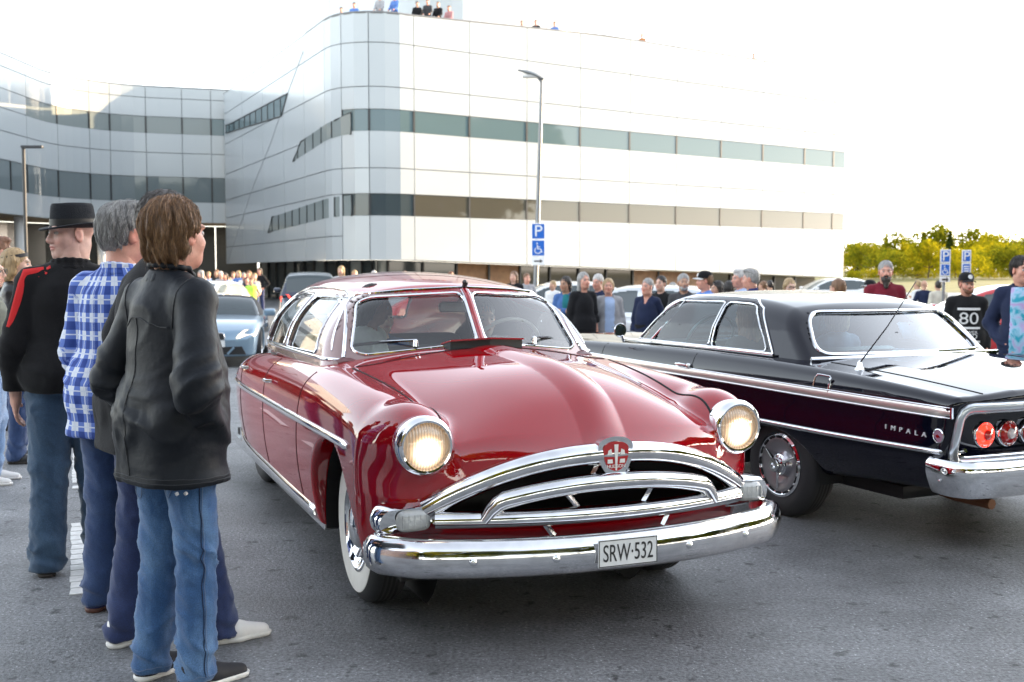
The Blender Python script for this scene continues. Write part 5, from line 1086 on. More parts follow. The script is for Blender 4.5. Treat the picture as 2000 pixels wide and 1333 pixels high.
    if glasses:
        m = MB(); th_ = np.linspace(0, 2*math.pi, 16, endpoint=False); zo = .10 if glasses == 'up' else 0; yo = -.045 if glasses == 'up' else 0
        for sd in (1, -1): 
            m.tube([(sd*.034+.026*math.cos(t), .108+yo, .002+zo+.019*math.sin(t)) for t in th_], .0022, 5, closed=True); m.tube([(sd*.060,.106+yo,.006+zo), (sd*.079,.02+yo,.010+zo*.7), (sd*.080,-.01+yo,.0+zo*.6)], .002, 5)
        m.tube([(-.008,.110+yo,.006+zo), (.008,.110+yo,.006+zo)], .002, 5); gm = mat('glasses_frame', (.02,.02,.02), .3)
        go = on_head(m, 'glasses', gm)
        if glasses in ('dark', 'up'):
            m = MB()
            for sd in (1, -1): m.disc((sd*.034,.108+yo,.002+zo), (0,1,0), .024, 14)
            on_head(m, 'glasses_lens', mat('dark_lens', (.015,.015,.018), .08, coat=1), go)
    if hat:
        hk = hat[0]; hm = hat[1]
        if hk == 'fedora':
            th_ = 40; m = MB(); v = []; prof = [(.134,.026,.0),(.138,.030,0),(.134,.034,0),(.106,.030,0),(.093,.034,0),(.092,.068,0),(.0885,.100,0),(.085,.126,0),(.080,.137,0),(.068,.140,0),(.042,.132,0),(.001,.126,0)]
            prof = [(.090,.024,0)]+prof
            for r_, z_, _ in prof:
                for k in range(th_):
                    a_ = 2*math.pi*k/th_; x = math.sin(a_)*r_*(.86 if r_ < .12 else .90); y = math.cos(a_)*r_*1.12-.012; zz = z_+(.012*math.cos(2*a_+math.pi)*-1*(r_ > .12)*-1 if r_ > .12 else 0)
                    if r_ > .10: zz = z_-.012*math.cos(a_)*1.0+.012*abs(math.sin(a_))**2
                    if z_ > .12 and r_ < .08: zz -= .016*math.exp(-(x/.025)**2)
                    v.append((x, y, zz))
            m.add(v, [(i*th_+k, i*th_+(k+1) % th_, (i+1)*th_+(k+1) % th_, (i+1)*th_+k) for i in range(len(prof)-1) for k in range(th_)])
            ho = on_head(m, 'fedora', hm, ang=70); m = MB(); m.add([(math.sin(2*math.pi*k/40)*.0935*.86, math.cos(2*math.pi*k/40)*.0935*1.12-.012, z_) for z_ in (.036,.066) for k in range(40)], [(k, (k+1) % 40, 40+(k+1) % 40, 40+k) for k in range(40)]); on_head(m, 'hat_band', hat[2] if len(hat) > 2 else hm, ho)
        elif hk == 'cap':
            m = MB(); prof = [(.092,.040),(.0925,.065),(.088,.095),(.074,.120),(.05,.136),(.02,.143),(.001,.144)]; n_ = 28
            m.add([(math.sin(2*math.pi*k/n_)*r_*.92, math.cos(2*math.pi*k/n_)*r_*1.10-.012, z_) for r_, z_ in prof for k in range(n_)], [(i*n_+k, i*n_+(k+1) % n_, (i+1)*n_+(k+1) % n_, (i+1)*n_+k) for i in range(len(prof)-1) for k in range(n_)])
            ho = on_head(m, 'cap', hm, ang=70); m = MB(); v = []; f_ = []
            for i in range(7):
                for k in range(13):
                    a_ = (k-6)/6*1.15; r_ = .095+.075*(i/6)*math.cos(a_*.95)**.6 if abs(a_) < 1.6 else .095; v.append((math.sin(a_)*(.086+.004*i/6), math.cos(a_)*.1+.0+(.072*(i/6))*math.cos(a_*.9)-.010, .046-.010*(i/6)-.020*(math.sin(a_)**2)))
            for dz in (.004,): v += [(p[0], p[1], p[2]-dz) for p in v]
            for i in range(6):
                for k in range(12): q0 = i*13+k; f_ += [(q0, q0+1, q0+14, q0+13), (91+q0, 91+q0+13, 91+q0+14, 91+q0+1)]
            for k in range(12): f_.append((78+k, 78+k+1, 169+k+1, 169+k))
            m.add(v, f_); on_head(m, 'cap_brim', hat[2] if len(hat) > 2 else hm, ho, 60)
            if len(hat) > 3: m = MB(); m.disc((0,.094,.085), (0,1,.35), .028, 16); on_head(m, 'cap_badge', hat[3], ho)
        elif hk == 'headband':
            m = MB(); n_ = 32; m.add([(math.sin(2*math.pi*k/n_)*(.082+dz*.0), math.cos(2*math.pi*k/n_)*.102-.02, z_+.02*math.cos(2*math.pi*k/n_)) for z_, dz in ((.045,0),(.075,0)) for k in range(n_)], [(k, (k+1) % n_, n_+(k+1) % n_, n_+k) for k in range(n_)]); on_head(m, 'headband', hm)
    return dict(root=root, sh=sh, elb=elb, wri=wri, hc=hc, hR=hR, s=s, L=L, top=tb, ank=ank)
# ------------------------------------------------------------ the white office building
class WallPath:
    """plan curve of a facade; u = metres along it, outward normal on its right-hand side towards the square"""
    def __init__(s, pts): P = resample(pts, .25, False); s.P = P; s.L = np.r_[0, np.cumsum(np.linalg.norm(np.diff(P, axis=0), axis=1))]; s.len = s.L[-1]
    def at(s, u, off=0.0):
        u = np.asarray(u, float); x = np.interp(u, s.L, s.P[:,0]); y = np.interp(u, s.L, s.P[:,1]); e = .2
        dx = np.interp(u+e, s.L, s.P[:,0])-np.interp(u-e, s.L, s.P[:,0]); dy = np.interp(u+e, s.L, s.P[:,1])-np.interp(u-e, s.L, s.P[:,1]); l = np.hypot(dx, dy)+1e-9
        return x+dy/l*off, y-dx/l*off
    def u_at_px(s, px):                           # where the wall is seen at picture column px
        c = 1000+FPX*s.P[:,0]/s.P[:,1]; 
        i = np.argmin(np.abs(c-px)); lo, hi = max(i-1, 0), min(i+1, len(c)-1)
        o = np.argsort(c[lo:hi+1]); return float(np.interp(px, c[lo:hi+1][o], s.L[lo:hi+1][o]))
    def z_at(s, u, py): x, y = s.at(u); return float(ZP(py, y))
def fillet(a, b, c, r, n=14):
    a, b, c = map(np.array, (a, b, c)); u = (a-b)/np.linalg.norm(a-b); v = (c-b)/np.linalg.norm(c-b); th = math.acos(np.clip(u@v, -1, 1)); d = r/math.tan(th/2)
    p0, p1 = b+u*d, b+v*d; ce = b+(u+v)/np.linalg.norm(u+v)*r/math.sin(th/2); a0 = math.atan2(*(p0-ce)[::-1]); a1 = math.atan2(*(p1-ce)[::-1]); da = (a1-a0+math.pi) % (2*math.pi)-math.pi
    return [tuple(ce+r*np.array([math.cos(a0+da*k/n), math.sin(a0+da*k/n)])) for k in range(n+1)]
def wall_piece(W, name, m, parent, u0, u1, z00, z10, z01, z11, off0=0.0, off1=.05, gap=.02):
    """a panel between u0 and u1; bottom z00->z10, top z01->z11, from depth off0 out to off1"""
    u0 += gap; u1 -= gap; n = max(2, int((u1-u0)/.6)+1); u = np.linspace(u0, u1, n); t = (u-u0)/max(u1-u0, 1e-6)
    zb = z00+(z10-z00)*t+gap; zt = z01+(z11-z01)*t-gap; v = []
    for o in (off0, off1):
        x, y = W.at(u, o); v += [(a, b, c) for a, b, c in zip(x, y, zb)]+[(a, b, c) for a, b, c in zip(x, y, zt)]
    f = []
    for i in range(n-1):
        B0, T0, B1, T1 = i, n+i, 2*n+i, 3*n+i; f += [(B1, B1+1, T1+1, T1), (B0+1, B0, T0, T0+1), (T1, T1+1, T0+1, T0), (B0, B0+1, B1+1, B1)]
    f += [(0, 2*n, 3*n, n), (n-1, 2*n-1, 4*n-1, 3*n-1)]
    return mesh_obj(name, v, f, m, parent, False)
def build_office():
    root = empty('office_building', (0, 62, -.3)); tag(root, 'large white glossy panelled office building with rounded corner and long window bands', 'building')
    PAN = mat('white_panel', (.43,.462,.478), .18, .0, .0, rnoise=.06, nscale=.5, spec=.4); BACK = mat('panel_joint', (.24,.26,.28), .7); FR = mat('window_frame', (.02,.022,.024), .4)
    GW = mat('facade_glass', (.10,.15,.165), .04, spec=.45); GD = mat('facade_glass_dark', (.05,.065,.072), .04, spec=.5); GB = mat('blind_glass', (.20,.23,.23), .10, spec=.4)
    inv = Matrix.Translation((0, -62, .3))
    def rel(o): o.data.transform(inv); return o
    # front block: from the right end, round the corner, to the back wing
    Rt = (21.5, 72.7); cor = (-7.6, 51.9); Lf = (-18.8, 73.8)
    pts = [Lf]+fillet(Lf, cor, Rt, 2.6)+[Rt]; W = WallPath(pts)
    UL = W.u_at_px(672); U0 = W.u_at_px(810)
    ucol = [W.u_at_px(p) for p in (724, 810, 917, 1028, 1131, 1227, 1318, 1404, 1485, 1566, 1622)]+[W.len]
    ends = lambda u: (u-U0)/(W.len-U0)            # 0 at the corner, 1 at the right end
    def zb(u): return 2.0-.98*max(ends(u), 0) if u > UL else 2.0+.1*(UL-u)/UL
    bands = [(4.12, 5.14), (8.10, 9.10)]; roofz = lambda u: 13.58+.5*min(max((u-U0)/12, 0), 1)
    rows = [('p', zb, lambda u: 4.12), ('w', 0), ('p', lambda u: 5.14, lambda u: 6.35), ('p', lambda u: 6.35, lambda u: 8.10), ('w', 1), ('p', lambda u: 9.10, lambda u: 10.15), ('p', lambda u: 10.15, lambda u: 12.2), ('p', lambda u: 12.2, roofz)]
    # backing wall
    n = 120; us = np.linspace(0, W.len, n); x, y = W.at(us, -.03); xb, yb = W.at(us, -.5); rz = [roofz(u)-.05-(.6*(1-u/UL) if u < UL else 0) for u in us]
    v = [(a, b, zb(u)+.02) for a, b, u in zip(x, y, us)]+[(a, b, c) for a, b, c in zip(x, y, rz)]; rel(mesh_obj('backing_wall', v, [(i, i+1, n+i+1, n+i) for i in range(n-1)], BACK, root))
    cols = [UL]+ucol; xs0 = []
    for i in range(len(cols)-1):
        a, b = cols[i], cols[i+1]
        for r in rows:
            if r[0] == 'p':
                rel(wall_piece(W, 'facade_panel', PAN, root, a, b, r[1](a), r[1](b), r[2](a), r[2](b)))
            else:
                z0, z1 = bands[r[1]]; dark = i == 0
                g = rel(wall_piece(W, 'window', GW if r[1] else (mat('warm_glass', (.075,.07,.055), .04, spec=.5) if i > 1 else GD), root, a, b, z0, z0, z1, z1, -.02, .01, .0))
                xm, ym = W.at(np.array([a]), .03); e = .035 
                rel(wall_piece(W, 'mullion', FR, g, a-.05, a+.05, z0, z0, z1, z1, 0, .045, 0))
    # left face: panels down the sloping fold, two wedge windows
    fu = lambda px: W.u_at_px(px)
    lcols = [UL, fu(640), fu(600), fu(560), fu(520), fu(480), fu(450)]; lcols[-1] = .05
    rowz = [(0, 2.0, 3.15), (1, 3.15, 5.14), (2, 5.14, 6.35), (3, 6.35, 8.1), (4, 8.1, 10.15), (5, 10.15, 12.2), (6, 12.2, 13.58)]
    def rl(u, z): return z-(.6*(1-u/UL)*(z/13.58)) if u < UL else z
    def pz(px, py): u = fu(px); return (u, W.z_at(u, py))
    wins = [([pz(690,383),pz(536,425),pz(528,455),pz(690,422)], 0), ([pz(690,224),pz(660,239),pz(594,280),pz(578,318),pz(690,265)], 1), ([pz(569,188),pz(455,247),pz(449,248),pz(449,264),pz(557,231)], 2)]
    for i in range(len(lcols)-1):
        b, a = lcols[i], lcols[i+1]
        for k, z0, z1 in rowz:
            q = [(a, rl(a, z0)), (b, rl(b, z0)), (b, rl(b, z1)), (a, rl(a, z1))]
            rel(wall_piece(W, 'facade_panel', PAN, root, a, b, rl(a, z0), rl(b, z0), rl(a, z1), rl(b, z1)))
    def on_wall(poly, off):
        u = np.array([p[0] for p in poly]); x, y = W.at(u, off); return [(a, b, p[1]) for a, b, p in zip(x, y, poly)]
    for poly, k in wins:
        P = np.array(poly); den = [tuple(p) for p in resample(poly, .5)]
        us_ = np.linspace(P[:,0].min(), P[:,0].max(), 14); lo = []; hi = []
        for u in us_:
            zs = []
            for i in range(len(poly)):
                (u0, z0), (u1, z1) = poly[i-1], poly[i]
                if abs(u1-u0) > 1e-6 and min(u0, u1)-1e-6 <= u <= max(u0, u1)+1e-6: zs.append(z0+(z1-z0)*(u-u0)/(u1-u0))
            lo.append(min(zs)); hi.append(max(zs))
        x, y = W.at(us_, .062); n_ = len(us_); g = rel(mesh_obj('wedge_window', [(a, b, c) for a, b, c in zip(x, y, lo)]+[(a, b, c) for a, b, c in zip(x, y, hi)], [(i, i+1, n_+i+1, n_+i) for i in range(n_-1)], GB if k < 2 else GW, root))
        m = MB(); m.tube(on_wall(poly, .07), .04, 4, closed=True); rel(m.build('window_edge', FR, g))
        for u in np.arange(P[:,0].min()+.9, P[:,0].max(), 1.35):
            a, b = np.interp(u, us_, lo), np.interp(u, us_, hi)
            if b-a > .25: m = MB(); x, y = W.at(np.array([u]), .07); m.tube([(x[0], y[0], a), (x[0], y[0], b)], .035, 4); rel(m.build('mullion', FR, g))
    m = MB(); cr = [pz(600,108), pz(569,188), pz(536,280), pz(501,363), pz(448,512)]; m.tube(on_wall(cr, .05), .022, 4); rel(m.build('facade_fold', mat('fold_grey', (.25,.27,.29), .5), root))
    # soffit and the recessed ground floor
    us = np.linspace(0, W.len, 60); x0, y0 = W.at(us, .0); x1, y1 = W.at(us, -2.2)
    v = [(a, b, zb(u)+.03) for a, b, u in zip(x0, y0, us)]+[(a, b, zb(u)+.03) for a, b, u in zip(x1, y1, us)]; rel(mesh_obj('soffit', v, [(i, i+1, 60+i+1, 60+i) for i in range(59)], mat('soffit_grey', (.35,.35,.35), .7), root))
    OBR = mat('orange_brown_wall', (.26,.13,.05), .5, noise=.2, nscale=3)  # orange-brown panels set between the ground-floor panes
    ug = list(np.linspace(0, W.len, 30))
    for i in range(29):
        a, b = ug[i], ug[i+1]; mid = ends((a+b)/2)
        mt = OBR if (.10 < mid < .22 or .52 < mid < .70) else (GB if mid < .02 and i % 3 == 0 else GD if mid < .1 else mat('ground_glass', (.05,.045,.03), .04, spec=.5))
        g = rel(wall_piece(W, 'ground_floor_glass' if mt is not OBR else 'orange_brown_panel', mt, root, a, b, -.3, -.3, zb(a)+.02, zb(b)+.02, -2.3, -2.25, .0)); rel(wall_piece(W, 'mullion', FR, g, a-.05, a+.05, -.3, -.3, zb(a), zb(a), -2.24, -2.15, 0))
    COP = mat('roof_coping', (.16,.165,.17), .5); uu = np.linspace(0, W.len, 140); x, y = W.at(uu, .0)
    rel(MB().tube([(a, q, roofz(u)+.01-(.6*(1-u/UL) if u < UL else 0)) for a, q, u in zip(x, y, uu)], .07, 5).build('roof_coping', COP, root))
    # roof slab and the set-back storey with its blue window strip
    x, y = W.at(np.linspace(0, W.len, 60), -.05); v = [(a, b, 12.75-(.6*(1-u/UL) if u < UL else 0)) for a, b, u in zip(x, y, np.linspace(0, W.len, 60))]; v += [(24, 82, 12.75), (-6, 92, 12.15)]
    rel(mesh_obj('roof_terrace', v, [tuple(range(len(v)))], BACK, root))
    P2 = [(-13.5,74)]+fillet((-13.5,74), (-5.4,59.0), (9.5,70.2), 3.5)+[(3.0,66.0),(4.6,69.0),(5.5,74)]; W2 = WallPath(P2); n_ = 7; uu = np.linspace(0, W2.len, n_+1)
    for i in range(n_): 
        rel(wall_piece(W2, 'penthouse_panel', PAN, root, uu[i], uu[i+1], 14.5, 14.5, 18.6, 18.6)); g = rel(wall_piece(W2, 'penthouse_window', mat('blue_glass', (.05,.15,.30), .04, spec=.5), root, uu[i], uu[i+1], 12.8, 12.8, 14.5, 14.5, -.4, -.35, 0))
    rel(mesh_obj('penthouse_roof', [(a, b, 18.5) for a, b in W2.P], [tuple(range(len(W2.P)))], BACK, root))
    # ---- back wing and left wing round the court
    K = [(-27.6,38.0)]+fillet((-27.6,38.0), (-27.9,71.3), (-16.5,75.0), 7.0, 18)+[(-16.5,75.0)]; W3 = WallPath(K)
    wing = empty('court_wing', (-24, 70, -.3)); tag(wing, 'curved white office wing with sweeping ribbon windows behind the men on the left', 'building'); inv2 = Matrix.Translation((24, -70, .3))
    def r3(o): o.data.transform(inv2); return o
    n = 80; us = np.linspace(0, W3.len, n); x, y = W3.at(us, -.05); r3(mesh_obj('backing_wall', [(a, b, 4.62) for a, b in zip(x, y)]+[(a, b, 13.25) for a, b in zip(x, y)], [(i, i+1, n+i+1, n+i) for i in range(n-1)], BACK, wing))
    f3 = lambda px: W3.u_at_px(px)
    uk = [0.0, 10.0, 20.0]+[f3(p) for p in (60, 120, 182, 222, 292, 362, 418)]+[W3.len]; uk = sorted(uk)
    for i in range(len(uk)-1):
        a, b = uk[i], uk[i+1]; lv = a < 26
        for z0, z1, kd in ((4.6,5.95,'p'),(5.95,7.55,'w'),(7.55,9.1,'p'),(9.1,10.35,'p'),(10.35,11.4,'x'),(11.4,12.6,'p'),(12.6,13.3,'p')):
            if kd == 'x': kd = 'p' if a < 21 else 'w'
            if kd == 'p': r3(wall_piece(W3, 'facade_panel', PAN, wing, a, b, z0, z0, z1, z1))
            else:
                g = r3(wall_piece(W3, 'window', (mat('wing_glass', (.15,.18,.19), .04, spec=.5) if z0 < 9 else (GB if i < len(uk)-2 else GW)), wing, a, b, z0, z0, z1, z1, -.04, .0, 0))
                for q in np.linspace(a, b, max(2, int((b-a)/1.6)))[:-1]: r3(wall_piece(W3, 'mullion', FR, g, q-.05, q+.05, z0, z0, z1, z1, 0, .045, 0))
    uu = np.linspace(0, W3.len, 100); x, y = W3.at(uu, .0); r3(MB().tube([(a, q, 13.32) for a, q in zip(x, y)], .06, 5).build('roof_coping', COP, wing))
    us = np.linspace(0, W3.len, 40); x0, y0 = W3.at(us, .02); x1, y1 = W3.at(us, -6.0); r3(mesh_obj('soffit', [(a, b, 4.63) for a, b in zip(x0, y0)]+[(a, b, 4.63) for a, b in zip(x1, y1)], [(i, i+1, 41+i, 40+i) for i in range(39)], mat('soffit_warm', (.32,.27,.2), .7), wing))
    ug = np.linspace(0, W3.len, 16)
    for i in range(15): r3(wall_piece(W3, 'entrance_wall', mat('entrance_dark', (.03,.032,.03), .25), wing, ug[i], ug[i+1], -.3, -.3, 4.62, 4.62, -5.9, -5.8, .03))
    x, y = W3.at(np.array([f3(75), f3(185), f3(215)]), -1.0)
    for a, b in zip(x, y): r3(MB().tube([(a, b, -.3), (a, b, 4.62)], .28, 14).build('column', mat('column_white', (.7,.7,.69), .5), wing, True))
    return root
# ------------------------------------------------------------ ground, markings, trees, posts
def build_ground():
    ys = [-60,-20,-5,5,9.5]+list(np.linspace(10.5,17,10))+list(np.linspace(19,45,12))+[60,90]; xs = [-150,-60,-30,-15,0,15,30,60,150]
    v = [(x, y, gz(y)) for y in ys for x in xs]; k = len(xs); f = [(i*k+j, i*k+j+1, (i+1)*k+j+1, (i+1)*k+j) for i in range(len(ys)-1) for j in range(k-1)]
    tag(mesh_obj('road', v, f, MATS['asphalt'], None, True), kind='structure')
    g = MB(); g.add([(-900,88,-.45),(900,88,-.45),(900,2600,-.45),(-900,2600,-.45)], [(0,1,2,3)]); g.add([(-900,-900,-.45),(900,-900,-.45),(900,88.5,-.45),(-900,88.5,-.45)], [(0,1,2,3)]); tag(g.build('ground', mat('grass_ground', (.11,.12,.025), .9, noise=.35, nscale=.3)), kind='structure')
    # worn road line made of short plastic slabs
    ln = MB(); PW = mat('line_paint', (.62,.62,.60), .6, noise=.15, nscale=25)
    road_line = empty('road_line', (-2.2, 6.0, 0)); tag(road_line, kind='structure')
    rg = random.Random(4); P0 = Vector((XP(150, 5.3), 5.3)); P1 = Vector((XP(150, 12.5), 12.5)); 
    d = (P1-P0); n = int(d.length/.115)
    for i in range(n):
        c = P0+d*(i/n); e_ = d.normalized(); n_ = Vector((e_.y, -e_.x))
        if (c.y % 2.6) > 1.5 or rg.random() < .08: continue
        q = lambda: rg.uniform(-.005, .005); x0, y0 = c.x+2.2, c.y-6
        v = [(x0+n_.x*a+e_.x*b, y0+n_.y*a+e_.y*b) for a, b in ((-.062+q(), -.052+q()*.3), (.062+q(), -.052+q()*.3), (.062+q(), .050+q()*.3), (-.062+q(), .050+q()*.3))]
        m = MB(); m.add([(a, b, .001) for a, b in v]+[(a, b, .006) for a, b in v], [(4,5,6,7),(0,1,5,4),(1,2,6,5),(2,3,7,6),(3,0,4,7)]); m.build('line_slab', PW, road_line)
    bank = MB(); v = []; xs = np.linspace(20, 300, 24)
    for x in xs: v += [(x, 90+2*math.sin(x*.1), -.5), (x, 130, -.1+.2*math.sin(x*.13)), (x, 200, .5+.3*math.sin(x*.07)), (x, 270, 1.0), (x, 420, 1.2)]
    bank.add(v, [(5*i+k, 5*i+5+k, 5*i+6+k, 5*i+1+k) for i in range(23) for k in range(4)]); tag(bank.build('grass_bank', mat('grass_sunny', (.13,.125,.025), .9, noise=.4, nscale=.4), None, True), kind='structure')
    w = MB(); w.add([(18,76,-.36),(120,76,-.36),(120,92,-.36),(18,92,-.36)], [(0,1,2,3)]); tag(w.build('gravel_path', mat('pale_gravel', (.22,.20,.14), .9, noise=.2, nscale=1.5)), kind='structure')
def leaf_tree(name, label, loc, H, W, seed, mats, kind='leaf', n=2600, group=None):
    rg = np.random.RandomState(seed); root = empty(name, loc, rg.rand()*6); tag(root, label, 'tree', group)
    t = MB(); th = H*(.42 if kind == 'leaf' else .9); P = [(rg.randn()*.02*H*(k > 0)*.4, rg.randn()*.02*H*(k > 0)*.4, th*k/5) for k in range(6)]; t.tube(P, [H*.022*(1-.13*k) for k in range(6)], 7)
    lobes = []
    if kind == 'leaf':
        for k in range(11):
            a = rg.rand()*6.28; r = W*(.15+.42*rg.rand()); z = H*(.32+.52*rg.rand()); r *= 1.15-abs(z/H-.5)*1.1; lr = W*(.20+.14*rg.rand()); z = min(z, H-lr); c = np.array([math.cos(a)*r, math.sin(a)*r, z]); lobes.append((c, lr)); b0 = P[3 if z < H*.55 else 5]
            t.tube([b0, (np.array(b0)*.45+c*.55+np.array([0,0,-.02*H])), c], [H*.010, H*.007, H*.002], 5)
        lobes.append((np.array([0,0,H-W*.22]), W*.22))
    tr = t.build('trunk', mats[1], root, True)
    if kind == 'leaf':
        nn = np.array([l[1]**2 for l in lobes]); nn = (nn/nn.sum()*n).astype(int); C = []
        for (c, r), q in zip(lobes, nn):
            d = rg.randn(q, 3); d /= np.linalg.norm(d, axis=1, keepdims=True); C.append(c+d*r*(.55+.5*rg.rand(q, 1)**.6)*np.array([1,1,.85]))
        C = np.concatenate(C)
    else:
        u = rg.rand(n)**.7; z = H*(.08+.92*(1-u)); r = W*.5*(u*.95+.03)*(.55+.45*np.abs(np.sin(z/H*34)))*np.sqrt(rg.rand(n)*.8+.2); a = rg.rand(n)*6.28; C = np.stack([np.cos(a)*r, np.sin(a)*r, z-r*.25], 1)
    C = C[C[:,2] > H*.05]; q = len(C); sz = (H*.026+.06)*(.6+.8*rg.rand(q, 1)); A = rg.randn(q, 3); A /= np.linalg.norm(A, axis=1, keepdims=True); Bv = np.cross(A, rg.randn(q, 3)); Bv /= np.linalg.norm(Bv, axis=1, keepdims=True)
    V = np.stack([C-A*sz, C+Bv*sz*.6, C+A*sz, C-Bv*sz*.6], 1).reshape(-1, 3); mesh_obj('crown', V, np.arange(q*4).reshape(-1, 4), mats[0], root)
    return root
def leaf_mat(name, col, trans=.35):
    m = bpy.data.materials.new(name); m.use_nodes = True; n = m.node_tree.nodes; l = m.node_tree.links; n.clear(); o = n.new('ShaderNodeOutputMaterial')
    d = n.new('ShaderNodeBsdfDiffuse'); t = n.new('ShaderNodeBsdfTranslucent'); mx = n.new('ShaderNodeMixShader'); mx.inputs[0].default_value = trans
    tc = n.new('ShaderNodeTexCoord'); ns = n.new('ShaderNodeTexNoise'); ns.inputs['Scale'].default_value = .9; ns.inputs['Detail'].default_value = 3; l.new(tc.outputs['Object'], ns.inputs['Vector'])
    cr = n.new('ShaderNodeValToRGB'); cr.color_ramp.elements[0].position = .35; cr.color_ramp.elements[0].color = (col[0]*.55, col[1]*.65, col[2]*.7, 1); cr.color_ramp.elements[1].position = .68; cr.color_ramp.elements[1].color = (col[0]*1.4, col[1]*1.25, col[2], 1)
    l.new(ns.outputs['Fac'], cr.inputs[0]); l.new(cr.outputs[0], d.inputs[0]); l.new(cr.outputs[0], t.inputs[0]); l.new(d.outputs[0], mx.inputs[1]); l.new(t.outputs[0], mx.inputs[2]); l.new(mx.outputs[0], o.inputs[0]); MATS[name] = m; return m
def build_trees():
    LG = leaf_mat('leaf_green', (.18,.185,.014)); LY = leaf_mat('leaf_yellow', (.31,.275,.012)); LD = leaf_mat('needle_dark', (.04,.055,.012), .15); BK = mat('bark', (.07,.05,.035), .9, noise=.3, nscale=6)
    spec = [  # picture column, row of the top, distance, width, kind
        (1655,482,118,9,0),(1676,497,124,7,2),(1690,484,116,8,0),(1712,488,122,8,1),(1728,470,130,5,2),(1752,463,120,8,0),(1772,500,112,8,1),(1800,470,135,9,2),(1832,447,132,9,0),(1852,466,124,8,2),(1868,492,114,10,1),(1896,456,128,8,0),(1918,480,120,9,1),(1945,470,126,10,0),(1972,464,122,10,1),(1996,474,118,9,0),(2030,462,124,10,0),(1663,540,100,3.4,1),(1710,535,104,4,1),(1790,530,102,5,1),(1838,520,104,6,1),(1930,512,106,7,1),(1985,520,102,6,1)]
    kinds = ['mid green leafy tree', 'bright yellow-green bushy tree', 'dark narrow spruce']
    for i, (px, py, d, w, k) in enumerate(spec):
        d = d*2.3 if d > 110 else d*1.6; w = w*1.35; z0 = .8 if d > 200 else .2; H = ZP(py-13, d)-z0
        lb = ['leafy tree with top right of the white office wall','narrow spruce second right of the white office wall','leafy tree third right of the white office wall','bright bushy tree just left of the bearded man','slim pointed spruce above the bearded man','tall leafy tree right of the bearded man','low bright tree left of the parking signs','broad dark spruce left of the parking signs','tallest leafy tree, over the left parking sign','dark spruce between the two parking signs','bright round tree behind the right parking sign','tall leafy tree above the black cap','bright tree between the black cap and the tie-dye man','leafy tree left of the man at the right edge','bright tree above the man at the right edge','leafy tree cut by the right picture edge','leafy tree beyond the right picture edge','small bright cone-shaped bush beside the office end','small bright bush behind the bearded man','low bright bush left of the left parking sign','bright shrubby tree under the left parking sign','bright shrubby tree right of the black cap','bright shrub behind the man at the right edge'][i]
        leaf_tree('tree', lb+' in the sunlit row', (XP(px, d), d, z0), H, w*(.8 if k != 2 else .5), 40+i, ((LG, LY, LD)[k], BK), 'leaf' if k != 2 else 'fir', 2200, 'trees on the far bank')
    rg = random.Random(11)
    for i in range(16):
        px = 1650+i*23.5+rg.uniform(-6, 6); py = rg.uniform(497, 530); d = rg.uniform(150, 225); z0 = .4; k = rg.choice((0, 1, 1))
        leaf_tree('tree', '%s low tree, %s from the office end in the front row of the far bank' % (('green', 'yellow')[k], ['first','second','third','fourth','fifth','sixth','seventh','eighth','ninth','tenth','eleventh','twelfth','thirteenth','fourteenth','fifteenth','sixteenth'][i]), (XP(px, d), d, z0), ZP(py-14, d)-z0+1.2, rg.uniform(4, 6.5), 200+i, ((LG, LY)[k], BK), 'leaf', 1900, 'front row of trees on the far bank')
    # the tall trees beside the square that keep the cars in shade (seen mirrored in the facade)
    rg = random.Random(3); k = 0; wn = ['first','second','third','fourth','fifth','sixth','seventh','eighth','ninth','tenth','eleventh','twelfth','thirteenth','fourteenth','fifteenth','sixteenth','seventeenth','eighteenth']
    for i in range(18):
        y = -26+i*4.0; x = 37+rg.uniform(-3, 3)+(i % 2)*6
        t = leaf_tree('shade_tree', '%s tall broad tree counted along the right side of the square' % wn[i], (x, y, -.3), 15+rg.uniform(-1, 2.5), 9.5, 90+i, (LD if i % 3 == 0 else LG, BK), 'leaf', 3000, 'trees along the right side of the square'); k += 1
    wd = ['first','second','third','fourth','fifth','sixth','seventh','eighth','ninth','tenth','eleventh']
    for i in range(11):  # unseen row, made tall and dense to darken the car paint's reflections
        leaf_tree('shade_tree', '%s tall dark tree from the left in the unseen row behind the photographer' % wd[i], (-14+i*6.2+rg.uniform(-1.5,1.5), -15-rg.uniform(0,5), -.3), 14+rg.uniform(-1.5,2.5), 9.5, 120+i, (LD if i % 2 else LG, BK), 'leaf', 2600, 'trees behind the photographer')
def build_block_behind():  # unseen block, added as a dark shape for the car paint to mirror
    b = empty('reflection_block', (-18, -13, -.3)); tag(b, 'unseen dark brick block added behind the photographer for its reflection', 'building'); BR = mat('dark_brick', (.10,.05,.04), .8, noise=.2, nscale=2); GLb = mat('block_glass', (.03,.04,.05), .05, spec=.5)
    MB().box(-17,7.5,-8,0,0,13.5).build('wall', BR, b); MB().box(-17.3,7.8,-8.3,.3,13.5,13.9).build('roof', mat('roof_tar', (.04,.04,.045), .8), b)
    for r_ in range(4):
        for c_ in range(9): w = MB().box(-16+c_*2.6,-14.3+c_*2.6,0,.03,1.2+r_*3.5,3.1+r_*3.5).build('window', GLb, b); MB().box(-16.1+c_*2.6,-14.2+c_*2.6,.0,.10,1.1+r_*3.5,1.2+r_*3.5).build('sill', mat('sill_stone', (.3,.3,.29), .7), w)
def sign_symbol_P(root, m, c, sz, nm='letter_p'): return text_mesh(nm, 'P', sz, m, root, frame_M(c, (1,0,0), (0,0,1)), .004, sx=1.05)
